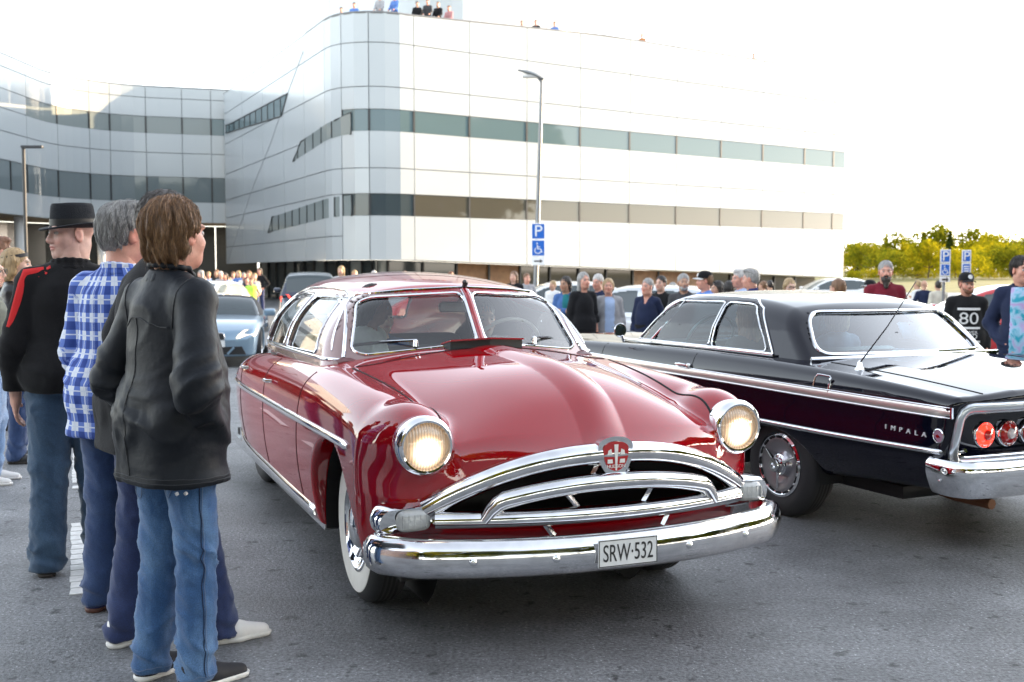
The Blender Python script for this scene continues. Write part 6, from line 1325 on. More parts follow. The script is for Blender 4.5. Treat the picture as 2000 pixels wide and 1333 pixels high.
def wheelchair(root, m, c, s):
    b = MB(); x, y, z = c; th = np.linspace(2.2, 2.2+4.6, 18)
    b.tube([(x-.02*s+.22*s*math.cos(t), y, z-.16*s+.20*s*math.sin(t)) for t in th], .035*s, 5); b.tube([(x-.07*s,y,z+.22*s),(x-.05*s,y,z-.05*s),(x+.16*s,y,z-.06*s),(x+.26*s,y,z-.30*s)], .04*s, 5); b.tube([(x-.05*s,y,z+.08*s),(x+.13*s,y,z+.08*s)], .03*s, 5); b.lathe([(.001,.01),(.055*s,.01),(.055*s,-.01)], c=(x-.08*s,y,z+.33*s), axis=(0,-1,0), n=14)
    return b.build('wheelchair_symbol', m, root, True)
BLUE = mat('sign_blue', (.01,.12,.50), .4); WHITE = mat('sign_white', (.78,.79,.80), .45); POLE = mat('pole_grey', (.20,.21,.22), .45, .6); DPOLE = mat('pole_dark', (.03,.033,.036), .5)
def parking_sign(label, px, d, py_top, wpx, rows, pole_top=None, group=None):
    w = wpx*d/FPX; x = XP(px, d); r = empty('parking_sign', (x, d, gz(d))); tag(r, label, 'sign', group); zt = ZP(py_top, d)-gz(d); pole_top = pole_top or zt-.1
    MB().tube([(0,.05,0),(0,.05,pole_top)], .035, 10).build('pole', POLE, r, True); z = zt
    for kind, hpx in rows:
        hh_ = hpx*d/FPX; MB().bbox(-w/2,w/2,-.012,.0,z-hh_+.01,z,.006).build('sign_plate', WHITE, r)
        if kind != 'arrow': MB().box(-w/2+.025,w/2-.025,-.016,-.012,z-hh_+.035,z-.025).build('sign_face', BLUE, r)
        c = (0,-.020,z-hh_/2)
        if kind == 'P': sign_symbol_P(r, WHITE, c, hh_*.98)
        elif kind == 'W': wheelchair(r, WHITE, c, hh_*.85)
        elif kind == 'T':
            for q in range(4): MB().box(-w*.28,w*.28,-.020,-.016,z-hh_*(.25+.17*q)-.018,z-hh_*(.25+.17*q)+.008).build('sign_line', WHITE, r)
        else: MB().prism([(-w*.3,c[2]-.02),(w*.12,c[2]-.02),(w*.12,c[2]-.06),(w*.34,c[2]),(w*.12,c[2]+.06),(w*.12,c[2]+.02),(-w*.3,c[2]+.02)], 'y', -.018, -.013).build('arrow', mat('sign_black', (.02,.02,.02), .5), r)
        z -= hh_
    return r
def build_posts():
    d = 33; s = parking_sign('blue parking and wheelchair sign on the tall lamp post', 1051, d-.25, 437, 27, [('P',32),('W',33),('arrow',17)], pole_top=.5)
    x = XP(1050, d); l = empty('street_lamp', (x, d, gz(d))); tag(l, 'tall grey street lamp with curved head above the parking sign', 'street lamp')
    tx = XP(1057, d)-x; zt = ZP(165, d)-gz(d); MB().tube([(-.1,0,0),(0,0,3.2),(tx*.98,0,zt-.25),(tx,0,zt),(tx-.12,-.02,zt+.14)], [.085,.07,.05,.045,.04], 12).build('pole', POLE, l, True)
    m = MB(); n_ = 12; v = []
    for i in range(9):
        t = i/8; c = Vector((tx+.06-.74*t, -.04, zt+.06+.36*t-.10*t*t)); w_ = (.07+.10*math.sin(math.pi*min(t*1.05+.06, 1))**.7); 
        for k in range(n_): a = 2*math.pi*k/n_; v.append(c+Vector((.02*math.sin(a), math.cos(a)*w_, math.sin(a)*(.055 if math.sin(a) > 0 else .035)*(.4+math.sin(math.pi*min(t+.1, .95))))))
    m.add(v, [(i*n_+k, i*n_+(k+1) % n_, (i+1)*n_+(k+1) % n_, (i+1)*n_+k) for i in range(8) for k in range(n_)]+[tuple(range(n_)), tuple(8*n_+k for k in range(n_))]); m.build('lamp_head', mat('lamp_grey', (.30,.32,.33), .4, .4), l, True)
    MB().bbox(tx-.55,tx-.15,-.14,.06,zt+.10,zt+.18,.02).build('lamp_glass', mat('lamp_glass', (.6,.6,.58), .2), l, True)
    parking_sign('left blue parking sign of the pair before the yellow trees, with wheelchair plate', 1844, 24, 488, 20, [('P',27),('W',26),('arrow',11)])
    parking_sign('right blue parking sign of the pair before the yellow trees, with text plate', 1885, 24.5, 489, 18, [('P',25),('T',26),('arrow',12)])
    for px, py, d, ph, lb in ((54,290,26,38,'slim dark lamp post with flat arm above the man in the fedora'),(1858,552,23.8,0,'')):
        if not ph: continue
        l = empty('street_lamp', (XP(px, d), d, gz(d))); tag(l, lb, 'street lamp'); zt = ZP(py, d)-gz(d)
        MB().tube([(0,0,0),(0,0,zt)], .04, 10).build('pole', DPOLE, l, True); MB().bbox(-.04,ph*d/FPX,-.06,.06,zt-.03,zt+.03,.01).build('lamp_arm', DPOLE, l)
    l = empty('street_lamp', (XP(-14, 30), 30, gz(30))); tag(l, 'dark lamp arm reaching into the picture at the far left edge', 'street lamp'); zt = ZP(219, 30)-gz(30); MB().tube([(0,0,0),(0,0,zt)], .04, 10).build('pole', DPOLE, l, True); MB().bbox(-.04,.30,-.05,.05,zt-.03,zt+.03,.01).build('lamp_arm', DPOLE, l)
# ------------------------------------------------------------ people
def C(name, col, **k): return cloth('cloth_'+name, col, **k)
HB = hair_mat('hair_brown', (.17,.085,.040)); HG = hair_mat('hair_grey', (.30,.29,.28)); HW = hair_mat('hair_white', (.52,.50,.48)); HD = hair_mat('hair_dark', (.018,.013,.011)); HL = hair_mat('hair_blond', (.38,.26,.13)); HR = hair_mat('hair_auburn', (.17,.07,.035))
def hair(style, m, **k): return dict(style=style, mat=m, col=tuple(m.node_tree.nodes['Principled BSDF'].inputs['Base Color'].default_value[:3]), **k)
J1 = denim('denim_faded', (.022,.075,.190), (.17,.30,.48), .5); J2 = denim('denim_teal', (.018,.048,.095), (.06,.115,.19), .45); J3 = denim('denim_dark', (.010,.022,.085), (.03,.06,.17), .4); J4 = denim('denim_light', (.20,.32,.52), (.55,.62,.72), .8); J5 = denim('denim_blue', (.014,.038,.115), (.06,.11,.24), .45)
WHITE_SHOE = mat('white_shoe', (.72,.71,.69), .45, noise=.05, nscale=20); BROWN_SOLE = mat('brown_sole', (.08,.03,.02), .6); WHITE_SOLE = mat('white_sole', (.70,.69,.66), .5)
NYLON = mat('black_nylon', (.007,.009,.013), .5, sheen=.02, spec=.2, noise=.06, nscale=6, bump=.10, bscale=40)
def seam(ob, pts, name, m, r=.0016, closed=False):
    from mathutils import kdtree
    me = ob.data; n = len(me.vertices); co = np.zeros(n*3); me.vertices.foreach_get('co', co); co = co.reshape(-1, 3); no = np.zeros(n*3); me.vertices.foreach_get('normal', no); no = no.reshape(-1, 3); kd = kdtree.KDTree(n)
    for i, c in enumerate(co): kd.insert(c, i)
    kd.balance(); P = resample([tuple(p) for p in pts], .012, closed); out = []
    for p in P:
        w = kd.find_n(p, 5); ii = [q[1] for q in w]; c = co[ii].mean(0); nn = no[ii].mean(0); out.append(c+nn/max(np.linalg.norm(nn), 1e-6)*.0012)
    out = np.array(out); sm = out.copy(); sm[1:-1] = (out[:-2]+out[1:-1]*2+out[2:])/4
    return MB().tube(sm, r, 5, closed=closed).build(name, m, ob, True)
def build_foreground():
    # man in the black jacket, nearest the camera
    p = person((-1.262, 4.12, 0), -42, 1.815, 'man with wavy brown hair, black jacket and faded blue jeans, seen from behind', tone='ruddy', fat=.22, arms=('pocket','pocket'), stance=(.10,.04,.11,-.02), head=(6,3,0), lean=(0,.02),
           top=dict(mat=NYLON, name='jacket', hem=.765, thick=.021, boxy=1.1, collar=.040, folds=1.7), bottom=dict(mat=J1, loose=-.002), shoes=mat('black_suede', (.012,.012,.016), .7), hair=hair('wavy', HB, len=.062, strands=7000, slen=.065, wave=.004, clump=1.0, curl=.022, mat2=strand_mat('brown_strands', (.07,.035,.016), (.34,.19,.09))), h=.0105, hh=.0046, extra=dict(sole=WHITE_SOLE))
    s, r = p['s'], p['root']
    for a in (2.0, 2.14): MB().tube([(math.sin(a)*.245*s, math.cos(a)*.20*s, .755*s), (math.sin(a+.03)*.25*s, math.cos(a+.03)*.205*s, .752*s)], .007, 6).build('cord_stopper', mat('stopper_grey', (.5,.5,.5), .3, .6), r, True)
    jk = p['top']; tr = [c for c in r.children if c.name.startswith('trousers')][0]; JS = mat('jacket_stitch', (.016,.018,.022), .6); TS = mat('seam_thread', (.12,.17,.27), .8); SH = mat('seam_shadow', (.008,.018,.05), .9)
    for zz in (.80, .785): seam(jk, [(math.sin(a)*.25, math.cos(a)*.2, zz*s) for a in np.linspace(0, 6.2, 60)], 'hem_stitch', JS, .0018)
    for sd in (1, -1):
        c = p['sh'][0 if sd > 0 else 1]; seam(jk, [(c[0]-sd*.012+sd*.02*math.cos(a), c[1]+.095*math.sin(a), c[2]-.035+.105*math.cos(a)) for a in np.linspace(-2.2, 2.2, 30)], 'armhole_seam', JS, .0026)
        w = p['wri'][0 if sd > 0 else 1]
    seam(jk, [(x, -.2, 1.37*s-.03*abs(x)/.17) for x in np.linspace(-.165, .165, 20)], 'yoke_seam', JS, .0022); seam(jk, [(0, -.25, z) for z in np.linspace(1.36*s, .80*s, 30)], 'back_seam', JS, .0018)
    for i, sd in ((0, 1), (1, -1)):
        a = p['ank'][i]; seam(tr, [(sd*(.21-.03*t)+(a[0]-sd*.085)*t, a[1]*t, (.84*(1-t)+.05*t)*s) for t in np.linspace(0, 1, 50)], 'side_seam_and_shade', TS, .0016); seam(tr, [(sd*(.215-.03*t)+(a[0]-sd*.085)*t, a[1]*t-.012, (.84*(1-t)+.05*t)*s) for t in np.linspace(0, 1, 50)], 'side_seam_and_shade', SH, .0022)  # second, darker line paints the shade beside each side seam
        seam(tr, [(a[0]+.1*math.cos(q), a[1]+.1*math.sin(q), .052*s) for q in np.linspace(0, 6.2, 30)], 'hem_stitch', TS, .0014)
        bx_ = sd*.095*s; seam(tr, [(bx_-.065,-.25,.80*s),(bx_-.065,-.25,.705*s),(bx_,-.25,.675*s),(bx_+.065,-.25,.705*s),(bx_+.065,-.25,.80*s)], 'back_pocket_stitch', TS, .0018)
    # man in the black T-shirt behind him
    person((-1.475, 4.50, 0), -52, 1.865, 'tall man in black T-shirt and dark jeans with white sneakers behind the jacket man', tone='ruddy', fat=.62, arms=('pocket','back'), stance=(.10,.26,.10,-.06), head=(-6,0,0), lean=(0,.12),
           top=dict(mat=C('black_tee', (.012,.012,.014)), name='t_shirt', sleeve='short', hem=.80, thick=.020, boxy=.8), bottom=dict(mat=J3), shoes=WHITE_SHOE, hair=hair('short', hair_mat('hair_darkgrey', (.07,.06,.055)), strands=1500, slen=.03), h=.013, hh=.006, extra=dict(sole=WHITE_SOLE))
    # plaid shirt
    person((-1.785, 5.02, 0), -22, 1.845, 'grey-haired man in blue and white plaid shirt, seen from behind', tone='ruddy', fat=.40, arms=('front','front'), stance=(.10,.06,.09,-.02), head=(-25,2,0), lean=(.06,.02),
           top=dict(mat=MATS['blue_plaid'], name='plaid_shirt', sleeve='elbow', hem=.785, thick=.016, boxy=.5, collar=True, folds=1.3), bottom=dict(mat=J5), shoes=mat('blue_canvas', (.012,.02,.09), .7), hair=hair('full', HG, strands=3800, slen=.034, curl=.014, mat2=strand_mat('grey_strands', (.12,.115,.11), (.55,.54,.53))), h=.011, hh=.005, extra=dict(sole=BROWN_SOLE))
    # hat
    p = person((-2.26, 5.68, 0), 18, 1.875, 'stout man in black fedora and black shirt with red sleeve stripe, face turned left', tone=(.52,.31,.25), fat=.95, arms=('front','down'), stance=(.13,.05,.12,-.03), head=(116,-2,0), lean=(.03,0),
           top=dict(mat=C('black_shirt', (.008,.008,.009), rough=.9), name='shirt', hem=.90, thick=.020, boxy=.6, collar=True), bottom=dict(mat=J2, loose=.012), hair=dict(style='buzz', col=(.32,.24,.19)), hat=('fedora', C('felt', (.014,.016,.020), bump=.3), mat('hat_band', (.006,.006,.007), .5)), h=.012, hh=.0046)
    s, r = p['s'], p['root']; a, b = p['sh'][1], p['elb'][1]; RD = mat('red_stripe', (.62,.008,.010), .6)
    m = MB(); pts = [a+np.array([.06,-.052,.055])*s, a+np.array([-.02,-.060,.045])*s]+[a+(b-a)*t+np.array([-.030,-.066+.012*t,.012*(1-t)])*s for t in (.05,.25,.5,.72)]; m.tube(pts, .023, 8, flat=.45); m.build('sleeve_stripe', RD, r, True)
    rg = np.random.RandomState(2)
    for i in range(26):
        t = rg.rand(); ang = rg.uniform(-.6, .9); c = p['L'](np.array([-.085-.05*t, -.075+.02*ang, 1.50-.055*t])*s)+rg.randn(3)*.008; MB().lathe([(.0005,.004),(.007*(.6+.8*rg.rand()),.001),(.005,-.004)], c=c, axis=(-.4,-1,.5), n=7).build('collar_flower', RD, r, True)
    # the group at the left edge
    person((-3.98, 8.95, 0), -70, 1.72, 'woman with dark headband and black leather jacket behind the fedora man', female=True, tone='pale', arms=('front','front'), top=dict(mat=mat('black_leather_jacket', (.014,.014,.016), .35, noise=.2, bump=.3, bscale=20), name='leather_jacket', thick=.02), bottom=dict(mat=J5), hair=hair('bob', HL, len=.10), hat=('headband', mat('band_dark', (.02,.022,.028), .6)), h=.015, hh=.007)
    person((-3.78, 8.05, 0), -80, 1.66, 'person in ripped light jeans and white sneakers cut by the left picture edge', female=True, tone='pale', fat=.3, arms=('front','front'), glasses='clear', top=dict(mat=C('olive_vest', (.16,.17,.14)), name='vest', sleeve='short'), bottom=dict(mat=J4), shoes=WHITE_SHOE, hair=hair('bob', HL, len=.12), h=.015, hh=.007, extra=dict(sole=WHITE_SOLE))
    person((-5.0, 10.9, gz(10.9)), -60, 1.88, 'auburn-haired head above the headband woman at the left edge', tone='pale', top=dict(mat=C('black_tee', (.012,.012,.014))), bottom=dict(mat=J3), hair=hair('full', HR), h=.018)
BT = lambda m: dict(mat=m)
def crowd_person(px, py, d, face, label, **k):
    k.setdefault('arms', (('down','pocket'),('pocket','pocket'),('cross','cross'),('down','hip'),('phone','down'),('front','front'),('down','down'),('back','back'))[int(px*7+py) % 8])
    k.setdefault('lean', (((px*13) % 7-3)*.012, ((px*5) % 5-1)*.015)); k.setdefault('head', (((px*11) % 41)-20, ((px*3) % 13)-6, 0)); k.setdefault('stance', (.09+.01*(px % 5), .02*(px % 4), .09+.01*(py % 4), -.03*(py % 3)))
    z = gz(d); H = ZP(py, d)-z-(k.pop('dh', 0)); H = min(max(H, 1.52), 1.93)
    return person((XP(px, d), d, ZP(py, d)-H if abs(ZP(py, d)-H-z) < .04 else z), face, H, label, **k)
def build_crowd():
    G1 = 'spectators behind the cars'
    NV = C('navy', (.015,.022,.055)); BKc = C('black', (.010,.010,.012)); GR = C('grey', (.32,.32,.34)); WHc = C('white', (.70,.70,.70)); DN = C('denim_shirt', (.06,.13,.32)); MR = C('maroon', (.16,.012,.025)); DK = C('dark_grey', (.05,.05,.055)); BL = C('blue', (.10,.20,.50)); LB = C('pale_blue', (.35,.45,.65)); TL = C('teal', (.02,.16,.18))
    BB = dict(mat=C('black_trousers', (.012,.012,.014)))
    cp = crowd_person
    cp(1078,556,27,150,'small far head with pale hair just right of the red roof', hair=hair('short', HL), top=dict(mat=WHc), h=.026, group=G1)
    cp(1107,540,17.5,165,'dark-haired woman in blue denim shirt with arms crossed', female=True, tone='tan', arms=('cross','cross'), hair=hair('bob', HD, len=.10), top=dict(mat=DN, name='denim_shirt', open=TL), bottom=BT(J5), h=.016, group=G1)
    cp(1139,532,16.6,200,'grey long-haired person in black vest and black skirt with bare legs', female=True, tone='ruddy', arms=('down','down'), hair=hair('long', HG, len=.22), top=dict(mat=BKc, name='vest', sleeve='elbow', hem=.80), bottom=dict(mat=BKc, kind='skirt'), h=.016, group=G1)
    cp(1170,536,17.6,130,'white-haired man in navy T-shirt behind the cardigan woman', tone='ruddy', hair=hair('short', HW), top=dict(mat=NV, sleeve='short'), bottom=BT(J3), h=.017, group=G1)
    cp(1191,544,16.8,175,'blond woman in long light grey cardigan and blue top', female=True, tone='ruddy', fat=.2, arms=('down','down'), hair=hair('bob', HL, len=.06), top=dict(mat=GR, name='cardigan', hem=.62, open=LB, under_hem=.9, open_w=.085, thick=.02), bottom=BT(J5), h=.016, group=G1)
    cp(1264,544,16.4,155,'short grey-haired woman in navy top left of the black car roof', female=True, tone='ruddy', fat=.6, hair=hair('short', HG), top=dict(mat=NV, vneck=True), bottom=BB, h=.016, group=G1)
    cp(1291,539,17.4,150,'dark-haired man in black jacket beside the navy-top woman', tone='pale', hair=hair('short', HD), top=dict(mat=BKc, name='jacket', collar=True), bottom=BB, h=.017, group=G1)
    cp(1313,552,24,60,'small far dark-haired head behind the grey bearded man', hair=hair('short', HG), top=dict(mat=BKc), h=.026, group=G1)
    cp(1338,535,15.6,160,'grey bearded man in dark jacket above the front of the black roof', tone='tan', beard='short', hair=hair('short', HG), top=dict(mat=DK, name='jacket', collar=True), bottom=BB, h=.016, group=G1, extra=dict(beard_mat=HG))
    cp(1376,531,15.2,110,'man in black cap with white front above the black roof', tone='ruddy', hair=hair('short', HB), hat=('cap', C('black', (.01,.01,.012)), C('white', (.70,.70,.70)), C('white', (.7,.7,.7))), top=dict(mat=BL), bottom=BB, h=.016, group=G1)
    cp(1402,549,17.2,120,'dark-haired woman with sunglasses pushed up on her hair', female=True, glasses='up', hair=hair('long', HD, len=.16), top=dict(mat=WHc), h=.018, group=G1)
    cp(1425,549,16.6,-30,'long dark-haired woman seen from behind beside the grey-haired pair', female=True, hair=hair('long', HD, len=.2), top=dict(mat=BKc), h=.018, group=G1)
    cp(1445,527,15.6,95,'grey-haired man in profile half hidden by the man with sunglasses', tone='ruddy', hair=hair('full', HW), top=dict(mat=LB), h=.016, group=G1)
    cp(1466,526,14.4,75,'grey-haired man in navy polo with sunglasses on his head', tone='ruddy', glasses='up', fat=.3, hair=hair('full', HG), top=dict(mat=C('navy_polo', (.02,.035,.14)), sleeve='short', collar=True), bottom=BB, h=.015, group=G1)
    cp(1490,560,25,40,'left of two small far brown heads right of the navy polo man', hair=hair('short', HB), top=dict(mat=BKc), h=.026, group=G1)
    cp(1504,559,26,10,'right of two small far brown heads right of the navy polo man', hair=hair('short', HD), top=dict(mat=BKc), h=.026, group=G1)
    cp(1543,544,15.8,170,'brown-haired woman with glasses above the middle of the black roof', female=True, tone='pale', glasses='clear', hair=hair('bob', HL, len=.05), top=dict(mat=GR), h=.016, group=G1)
    cp(1632,561,12.6,20,'cropped brown head just above the rear of the black roof', hair=hair('short', HB), top=dict(mat=DK), h=.018, group=G1, dh=0)
    cp(1698,548,16.4,120,'person in black and white cap behind the bearded man', hat=('cap', C('black', (.01,.01,.012)), C('white', (.7,.7,.7))), hair=hair('short', HD), top=dict(mat=GR), h=.018, group=G1)
    cp(1727,510,13.8,172,'tall man with long dark beard and maroon shirt', tone='ruddy', fat=.35, beard='long', arms=('cross','cross'), hair=hair('short', HG), top=dict(mat=MR, name='shirt', collar=True, thick=.02), bottom=BB, h=.0135, hh=.0065, group=G1)
    cp(1806,567,27,-20,'small far man in navy jacket left of the white jacket', hair=dict(style='bald', col=(.2,.1,.06)), top=dict(mat=NV), bottom=BB, h=.024, group=G1)
    cp(1792,572,28,30,'small far person in white left of the navy jacket man', hair=hair('short', HL), top=dict(mat=WHc), bottom=BT(J4), h=.026, group=G1)
    cp(1832,564,25.5,0,'far man in cream jacket seen from behind under the parking signs', fat=.3, hair=hair('short', HD), top=dict(mat=C('cream', (.55,.52,.44)), name='jacket', thick=.02), bottom=BT(J5), h=.022, group=G1)
    p = cp(1891,534,12.4,163,'young bearded man in black cap and black sweatshirt printed 80', tone='ruddy', beard='short', head=(20,0,0), arms=('down','down'), hair=hair('short', HR), hat=('cap', C('black', (.01,.01,.012)), C('black', (.01,.01,.012)), C('white', (.7,.7,.7))), top=dict(mat=C('black_sweat', (.009,.009,.010)), name='sweatshirt', thick=.024, hem=.84, folds=.8), bottom=BB, h=.0125, hh=.0062, group=G1, extra=dict(beard_mat=hair_mat('hair_ginger', (.16,.065,.03))))
    r, s = p['root'], p['s']; PR = mat('print_white', (.68,.67,.66), .7)
    # chest print: bars and figures laid onto the sweatshirt front
    def stamp(poly, nm):
        bm = bmesh.new(); vs = [bm.verts.new((a, .45, b)) for a, b in poly]; bm.faces.new(vs); bmesh.ops.triangulate(bm, faces=bm.faces[:]); bmesh.ops.subdivide_edges(bm, edges=bm.edges[:], cuts=3, use_grid_fill=True)
        me = bpy.data.meshes.new(nm); bm.to_mesh(me); bm.free(); o = bpy.data.objects.new(nm, me); COL.objects.link(o); o.parent = r; me.materials.append(PR); project(o)
    tv = p['top'].data; co = np.zeros(len(tv.vertices)*3); tv.vertices.foreach_get('co', co); co = co.reshape(-1, 3); fr = co[co[:,1] > 0]
    def project(o):
        for v in o.data.vertices:
            d = (fr[:,0]-v.co.x)**2+(fr[:,2]-v.co.z)**2; i = np.argsort(d)[:6]; v.co.y = fr[i,1].max()+.006
    for z0, z1, w_ in ((1.335,1.365,.135),(1.10,1.125,.135),(.93,.955,.135)): stamp([(-w_*s,z0*s),(w_*s,z0*s),(w_*s,z1*s),(-w_*s,z1*s)], 'print_bar')
    for tx, sz, zc, sx in (('80', .21, 1.225, 1.15), ('LOWER', .055, 1.055, 1.1), ('BLVD', .085, 1.005, 1.0)):
        o = text_mesh('print_text', tx, sz*s, PR, r, frame_M((0,.45,zc*s), (-1,0,0), (0,0,1)), 0, sx=sx); 
        if tx == '80':
            bm = bmesh.new(); bm.from_mesh(o.data); bmesh.ops.subdivide_edges(bm, edges=[e for e in bm.edges if e.calc_length() > .03], cuts=2); bm.to_mesh(o.data); bm.free()
        project(o)
    TD = bpy.data.materials.new('tie_dye'); TD.use_nodes = True; n = TD.node_tree.nodes; l = TD.node_tree.links; tc = n.new('ShaderNodeTexCoord'); ns = n.new('ShaderNodeTexNoise'); ns.inputs['Scale'].default_value = 11; ns.inputs['Detail'].default_value = 3; ns.inputs['Distortion'].default_value = 1.2; l.new(tc.outputs['Object'], ns.inputs['Vector']); cr = n.new('ShaderNodeValToRGB'); e = cr.color_ramp.elements; e[0].position = .35; e[0].color = (.02,.30,.42,1); e[1].position = .70; e[1].color = (.45,.28,.55,1); x = e.new(.5); x.color = (.30,.50,.66,1); l.new(ns.outputs['Fac'], cr.inputs[0]); l.new(cr.outputs[0], n['Principled BSDF'].inputs['Base Color']); n['Principled BSDF'].inputs['Roughness'].default_value = .8
    cp(1997,501,10.2,150,'dark-haired man in navy jacket over tie-dye T-shirt at the right picture edge', tone='ruddy', arms=('pocket','pocket'), head=(40,0,0), hair=hair('short', HD, strands=1200, slen=.02), top=dict(mat=NV, name='jacket', hem=.84, open=TD, open_w=.10, thick=.022, collar=True), bottom=BT(C('royal_trousers', (.012,.025,.16))), h=.0125, hh=.006, group=G1)
    # heads over the red car's roof
    for i, (px, py, d, f, hm, tm, lb) in enumerate([(665,517,34,170,HL,WHc,'pale-clad person standing tall left of the red roof crown'),(692,528,34,180,HL,LB,'light-haired person second behind the red roof from the dark SUV'),(731,529,34,170,HW,WHc,'white-haired person third behind the red roof from the dark SUV'),(747,532,36,185,HG,BKc,'grey-haired person fourth behind the red roof from the dark SUV'),(790,530,34,150,HB,DK,'brown-haired person over the middle of the red roof'),(880,531,34,200,HR,BKc,'auburn-haired person over the red roof near the windshield post'),(1004,530,26,160,HB,BKc,'brown-haired person over the right end of the red roof'),(1028,534,28,190,HB,GR,'lower brown head beside the lamp post over the red roof')]):
        cp(px, py, d, f, lb, hair=hair('short' if i % 3 else 'bob', hm), top=dict(mat=tm), bottom=BT(J5), h=.024, group=G1, fat=.2*(i % 3), tone=('pale','ruddy','mid')[i % 3])
    # the far crowd left of the SUV
    G2 = 'far crowd before the court entrance'
    cs = [(392,528,HG,WHc),(409,531,HL,C('pale_blue', (.35,.45,.65))),(424,527,HB,BKc),(432,530,HW,GR),(442,533,HD,LB),(455,531,HB,WHc),(466,529,HL,BL),(476,533,HG,WHc),(487,529,HB,DK),(497,534,HL,C('grey', (.32,.32,.34))),(508,519,HD,BKc),(401,538,HD,DK),(449,541,HB,BL),(482,541,HD,NV)]
    words = ['farthest left','second from left','third from left','fourth from left','fifth from left','sixth from left','seventh from left','eighth from left','ninth from left','grey-topped','tallest, dark-haired','short dark-topped','short blue-topped','short navy-topped']
    for i, (px, py, hm, tm) in enumerate(cs):
        cp(px, py, 40+(i*7 % 9), 150+(i*37 % 70), 'blurred %s spectator of the far crowd before the court entrance' % words[i], hair=hair('short' if i % 2 else 'bob', hm), top=dict(mat=tm), bottom=BT(J5 if i % 2 else J3), h=.027, group=G2, female=bool(i % 2), tone=('pale','ruddy','mid')[i % 3])
    cp(492,543,38,190,'spectator in yellow-green safety vest beside the dark SUV', hair=hair('short', HB), top=dict(mat=C('hi_vis', (.45,.75,.10)), name='safety_vest', sleeve='none'), bottom=BB, h=.025, group=G2)
    # people leaning over the roof parapet
    G3 = 'people on the roof terrace'
    rs = [(672,24,HD,DK),(697,15,HD,BL),(746,0,HD,GR),(775,0,HB,BL),(818,13,HD,BKc),(838,9,HD,DK),(858,14,HB,BKc),(879,21,HB,C('pink', (.5,.25,.25))),(1019,49,HB,BKc),(1046,48,HR,BKc),(1082,51,HB,BL),(1250,73,HL,C('orange', (.5,.2,.06))),(1465,111,HL,C('ochre', (.5,.33,.08)))]
    wd = ['first from the left, low at the corner','second from the left','third from the left in grey','fourth from the left in bright blue','fifth from the left','sixth from the left','seventh from the left','eighth from the left in pink','ninth from the left, low over the blue strip','tenth from the left','eleventh from the left in blue','in orange alone over the bright right wall','in ochre farthest right']
    pts = [(-18.8,73.8)]+fillet((-18.8,73.8), (-7.6,51.9), (21.5,72.7), 2.6)+[(21.5,72.7)]; W = WallPath(pts)
    for i, (px, py, hm, tm) in enumerate(rs):
        u = W.u_at_px(px); x, y = W.at(np.array([u]), -.75); d = float(y[0]); zt = ZP(py, d)
        person((XP(px, d), d, zt-1.74), 180-10*(i % 4), 1.74, 'roof terrace spectator %s' % wd[i], hair=hair('short', hm), top=dict(mat=tm), bottom=BT(J5), h=.03, group=G3, arms=('lean','lean'), tone=('mid','ruddy')[i % 2])
def car_seat(root_loc, ang, p, face, H, label, hipz, **k):
    ca, sa = math.cos(ang), math.sin(ang); x = root_loc[0]+ca*p[0]-sa*p[1]; y = root_loc[1]+sa*p[0]+ca*p[1]; s = H/1.8
    return person((x, y, hipz-.93*s), math.degrees(ang)+face, H, label, sit=True, **k)
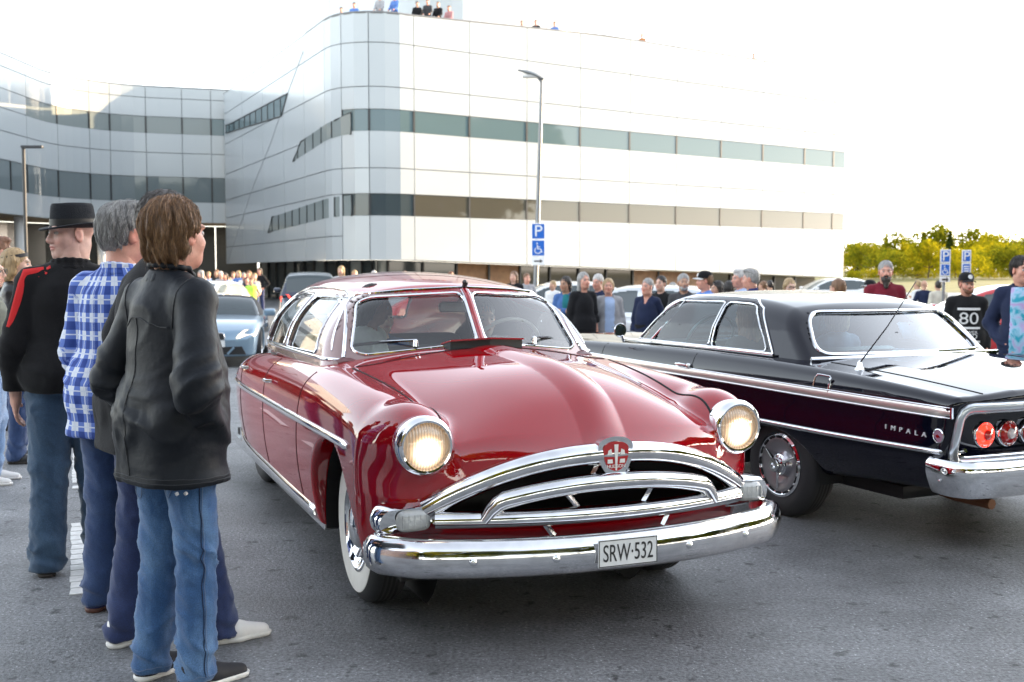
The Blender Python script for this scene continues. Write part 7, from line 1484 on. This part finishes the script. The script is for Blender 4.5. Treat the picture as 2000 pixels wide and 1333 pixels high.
def build_riders():
    a = R(22.1)+math.pi; hl = (.031, 5.468)
    car_seat(hl, a, (.47,-1.25), 55, 1.50, 'dark-haired passenger in white shirt turned away inside the red car', .735, tone='tan', female=True, arms=('front','front'), lean=(.0,.12), head=(25,-14,0), hair=hair('bob', HD, len=.13), top=dict(mat=C('white_satin', (.74,.76,.72), rough=.5), name='shirt', thick=.028, folds=1.6), h=.013, hh=.007)
    car_seat(hl, a, (-.38,-1.52), 0, 1.62, 'driver in blue behind the steering wheel of the red car', .58, tone='pale', arms=('drive','drive'), hair=hair('short', HG), top=dict(mat=C('driver_blue', (.05,.09,.22))), h=.016, hh=.009)
    car_seat(hl, a, (.02,-2.45), 10, 1.62, 'person in blue on the rear bench of the red car', .56, tone='pale', arms=('front','front'), hair=hair('short', HB), top=dict(mat=C('driver_blue', (.05,.09,.22))), h=.018)
    car_seat((2.49, 7.35), R(25.5), (-.38,1.00), 0, 1.60, 'woman with long brown hair driving the black car', .56, female=True, tone='pale', arms=('drive','drive'), hair=hair('long', HR, len=.26), top=dict(mat=C('dark_grey', (.05,.05,.055))), h=.015, hh=.008)
    car_seat((2.49, 7.35), R(25.5), (.40,.95), 0, 1.60, 'fair passenger in pale blue beside the driver of the black car', .56, female=True, tone='pale', arms=('front','front'), hair=hair('bob', HL, len=.1), top=dict(mat=C('pale_blue', (.35,.45,.65))), h=.018)
def build_background_cars():
    modern_car('metallic blue open-top style sports car with lit headlights facing the camera', (XP(428, 21.8), 21.8, gz(20)), R(180+10), mat('blue_metal', (.20,.30,.40), .28, .5, 1.0), 'roadster', lights=True, plate=('YWX 134', 1), h=.024)
    modern_car('dark blue SUV with red tail lights driving away towards the office', (XP(592, 33.5), 33.5+1.2, gz(34)), R(10), mat('suv_blue', (.02,.03,.06), .25, .5, 1.0), 'suv', plate=('KRD 081', -1), h=.03)
    modern_car('white car parked far behind the blue sports car', (XP(398, 36), 36, gz(36)), R(170), mat('car_white', (.72,.73,.74), .25, 0, 1.0), 'hatch', h=.035)
    modern_car('silver car parked behind the crowd left of the black car', (XP(1235, 20.5), 20.8, gz(20)), R(70), mat('car_silver', (.62,.64,.66), .25, .4, 1.0), 'hatch', h=.03)
    modern_car('white car parked right of the red roof', (XP(1082, 30), 31, gz(30)), R(95), mat('car_white'), 'hatch', h=.035)
    modern_car('red car partly hidden behind the man in the tie-dye shirt', (XP(1985, 19.5), 20.5, gz(20)), R(80), mat('car_red2', (.45,.02,.025), .25, 0, 1.0), 'hatch', h=.03)
    modern_car('white car parked before the grass bank', (XP(1640, 48), 50, gz(48)), R(95), mat('car_white'), 'hatch', h=.04)
build_ground(); build_office(); build_trees(); build_posts(); build_block_behind()
build_red_sedan(); build_dark_coupe()
build_background_cars(); build_foreground(); build_riders(); build_crowd()
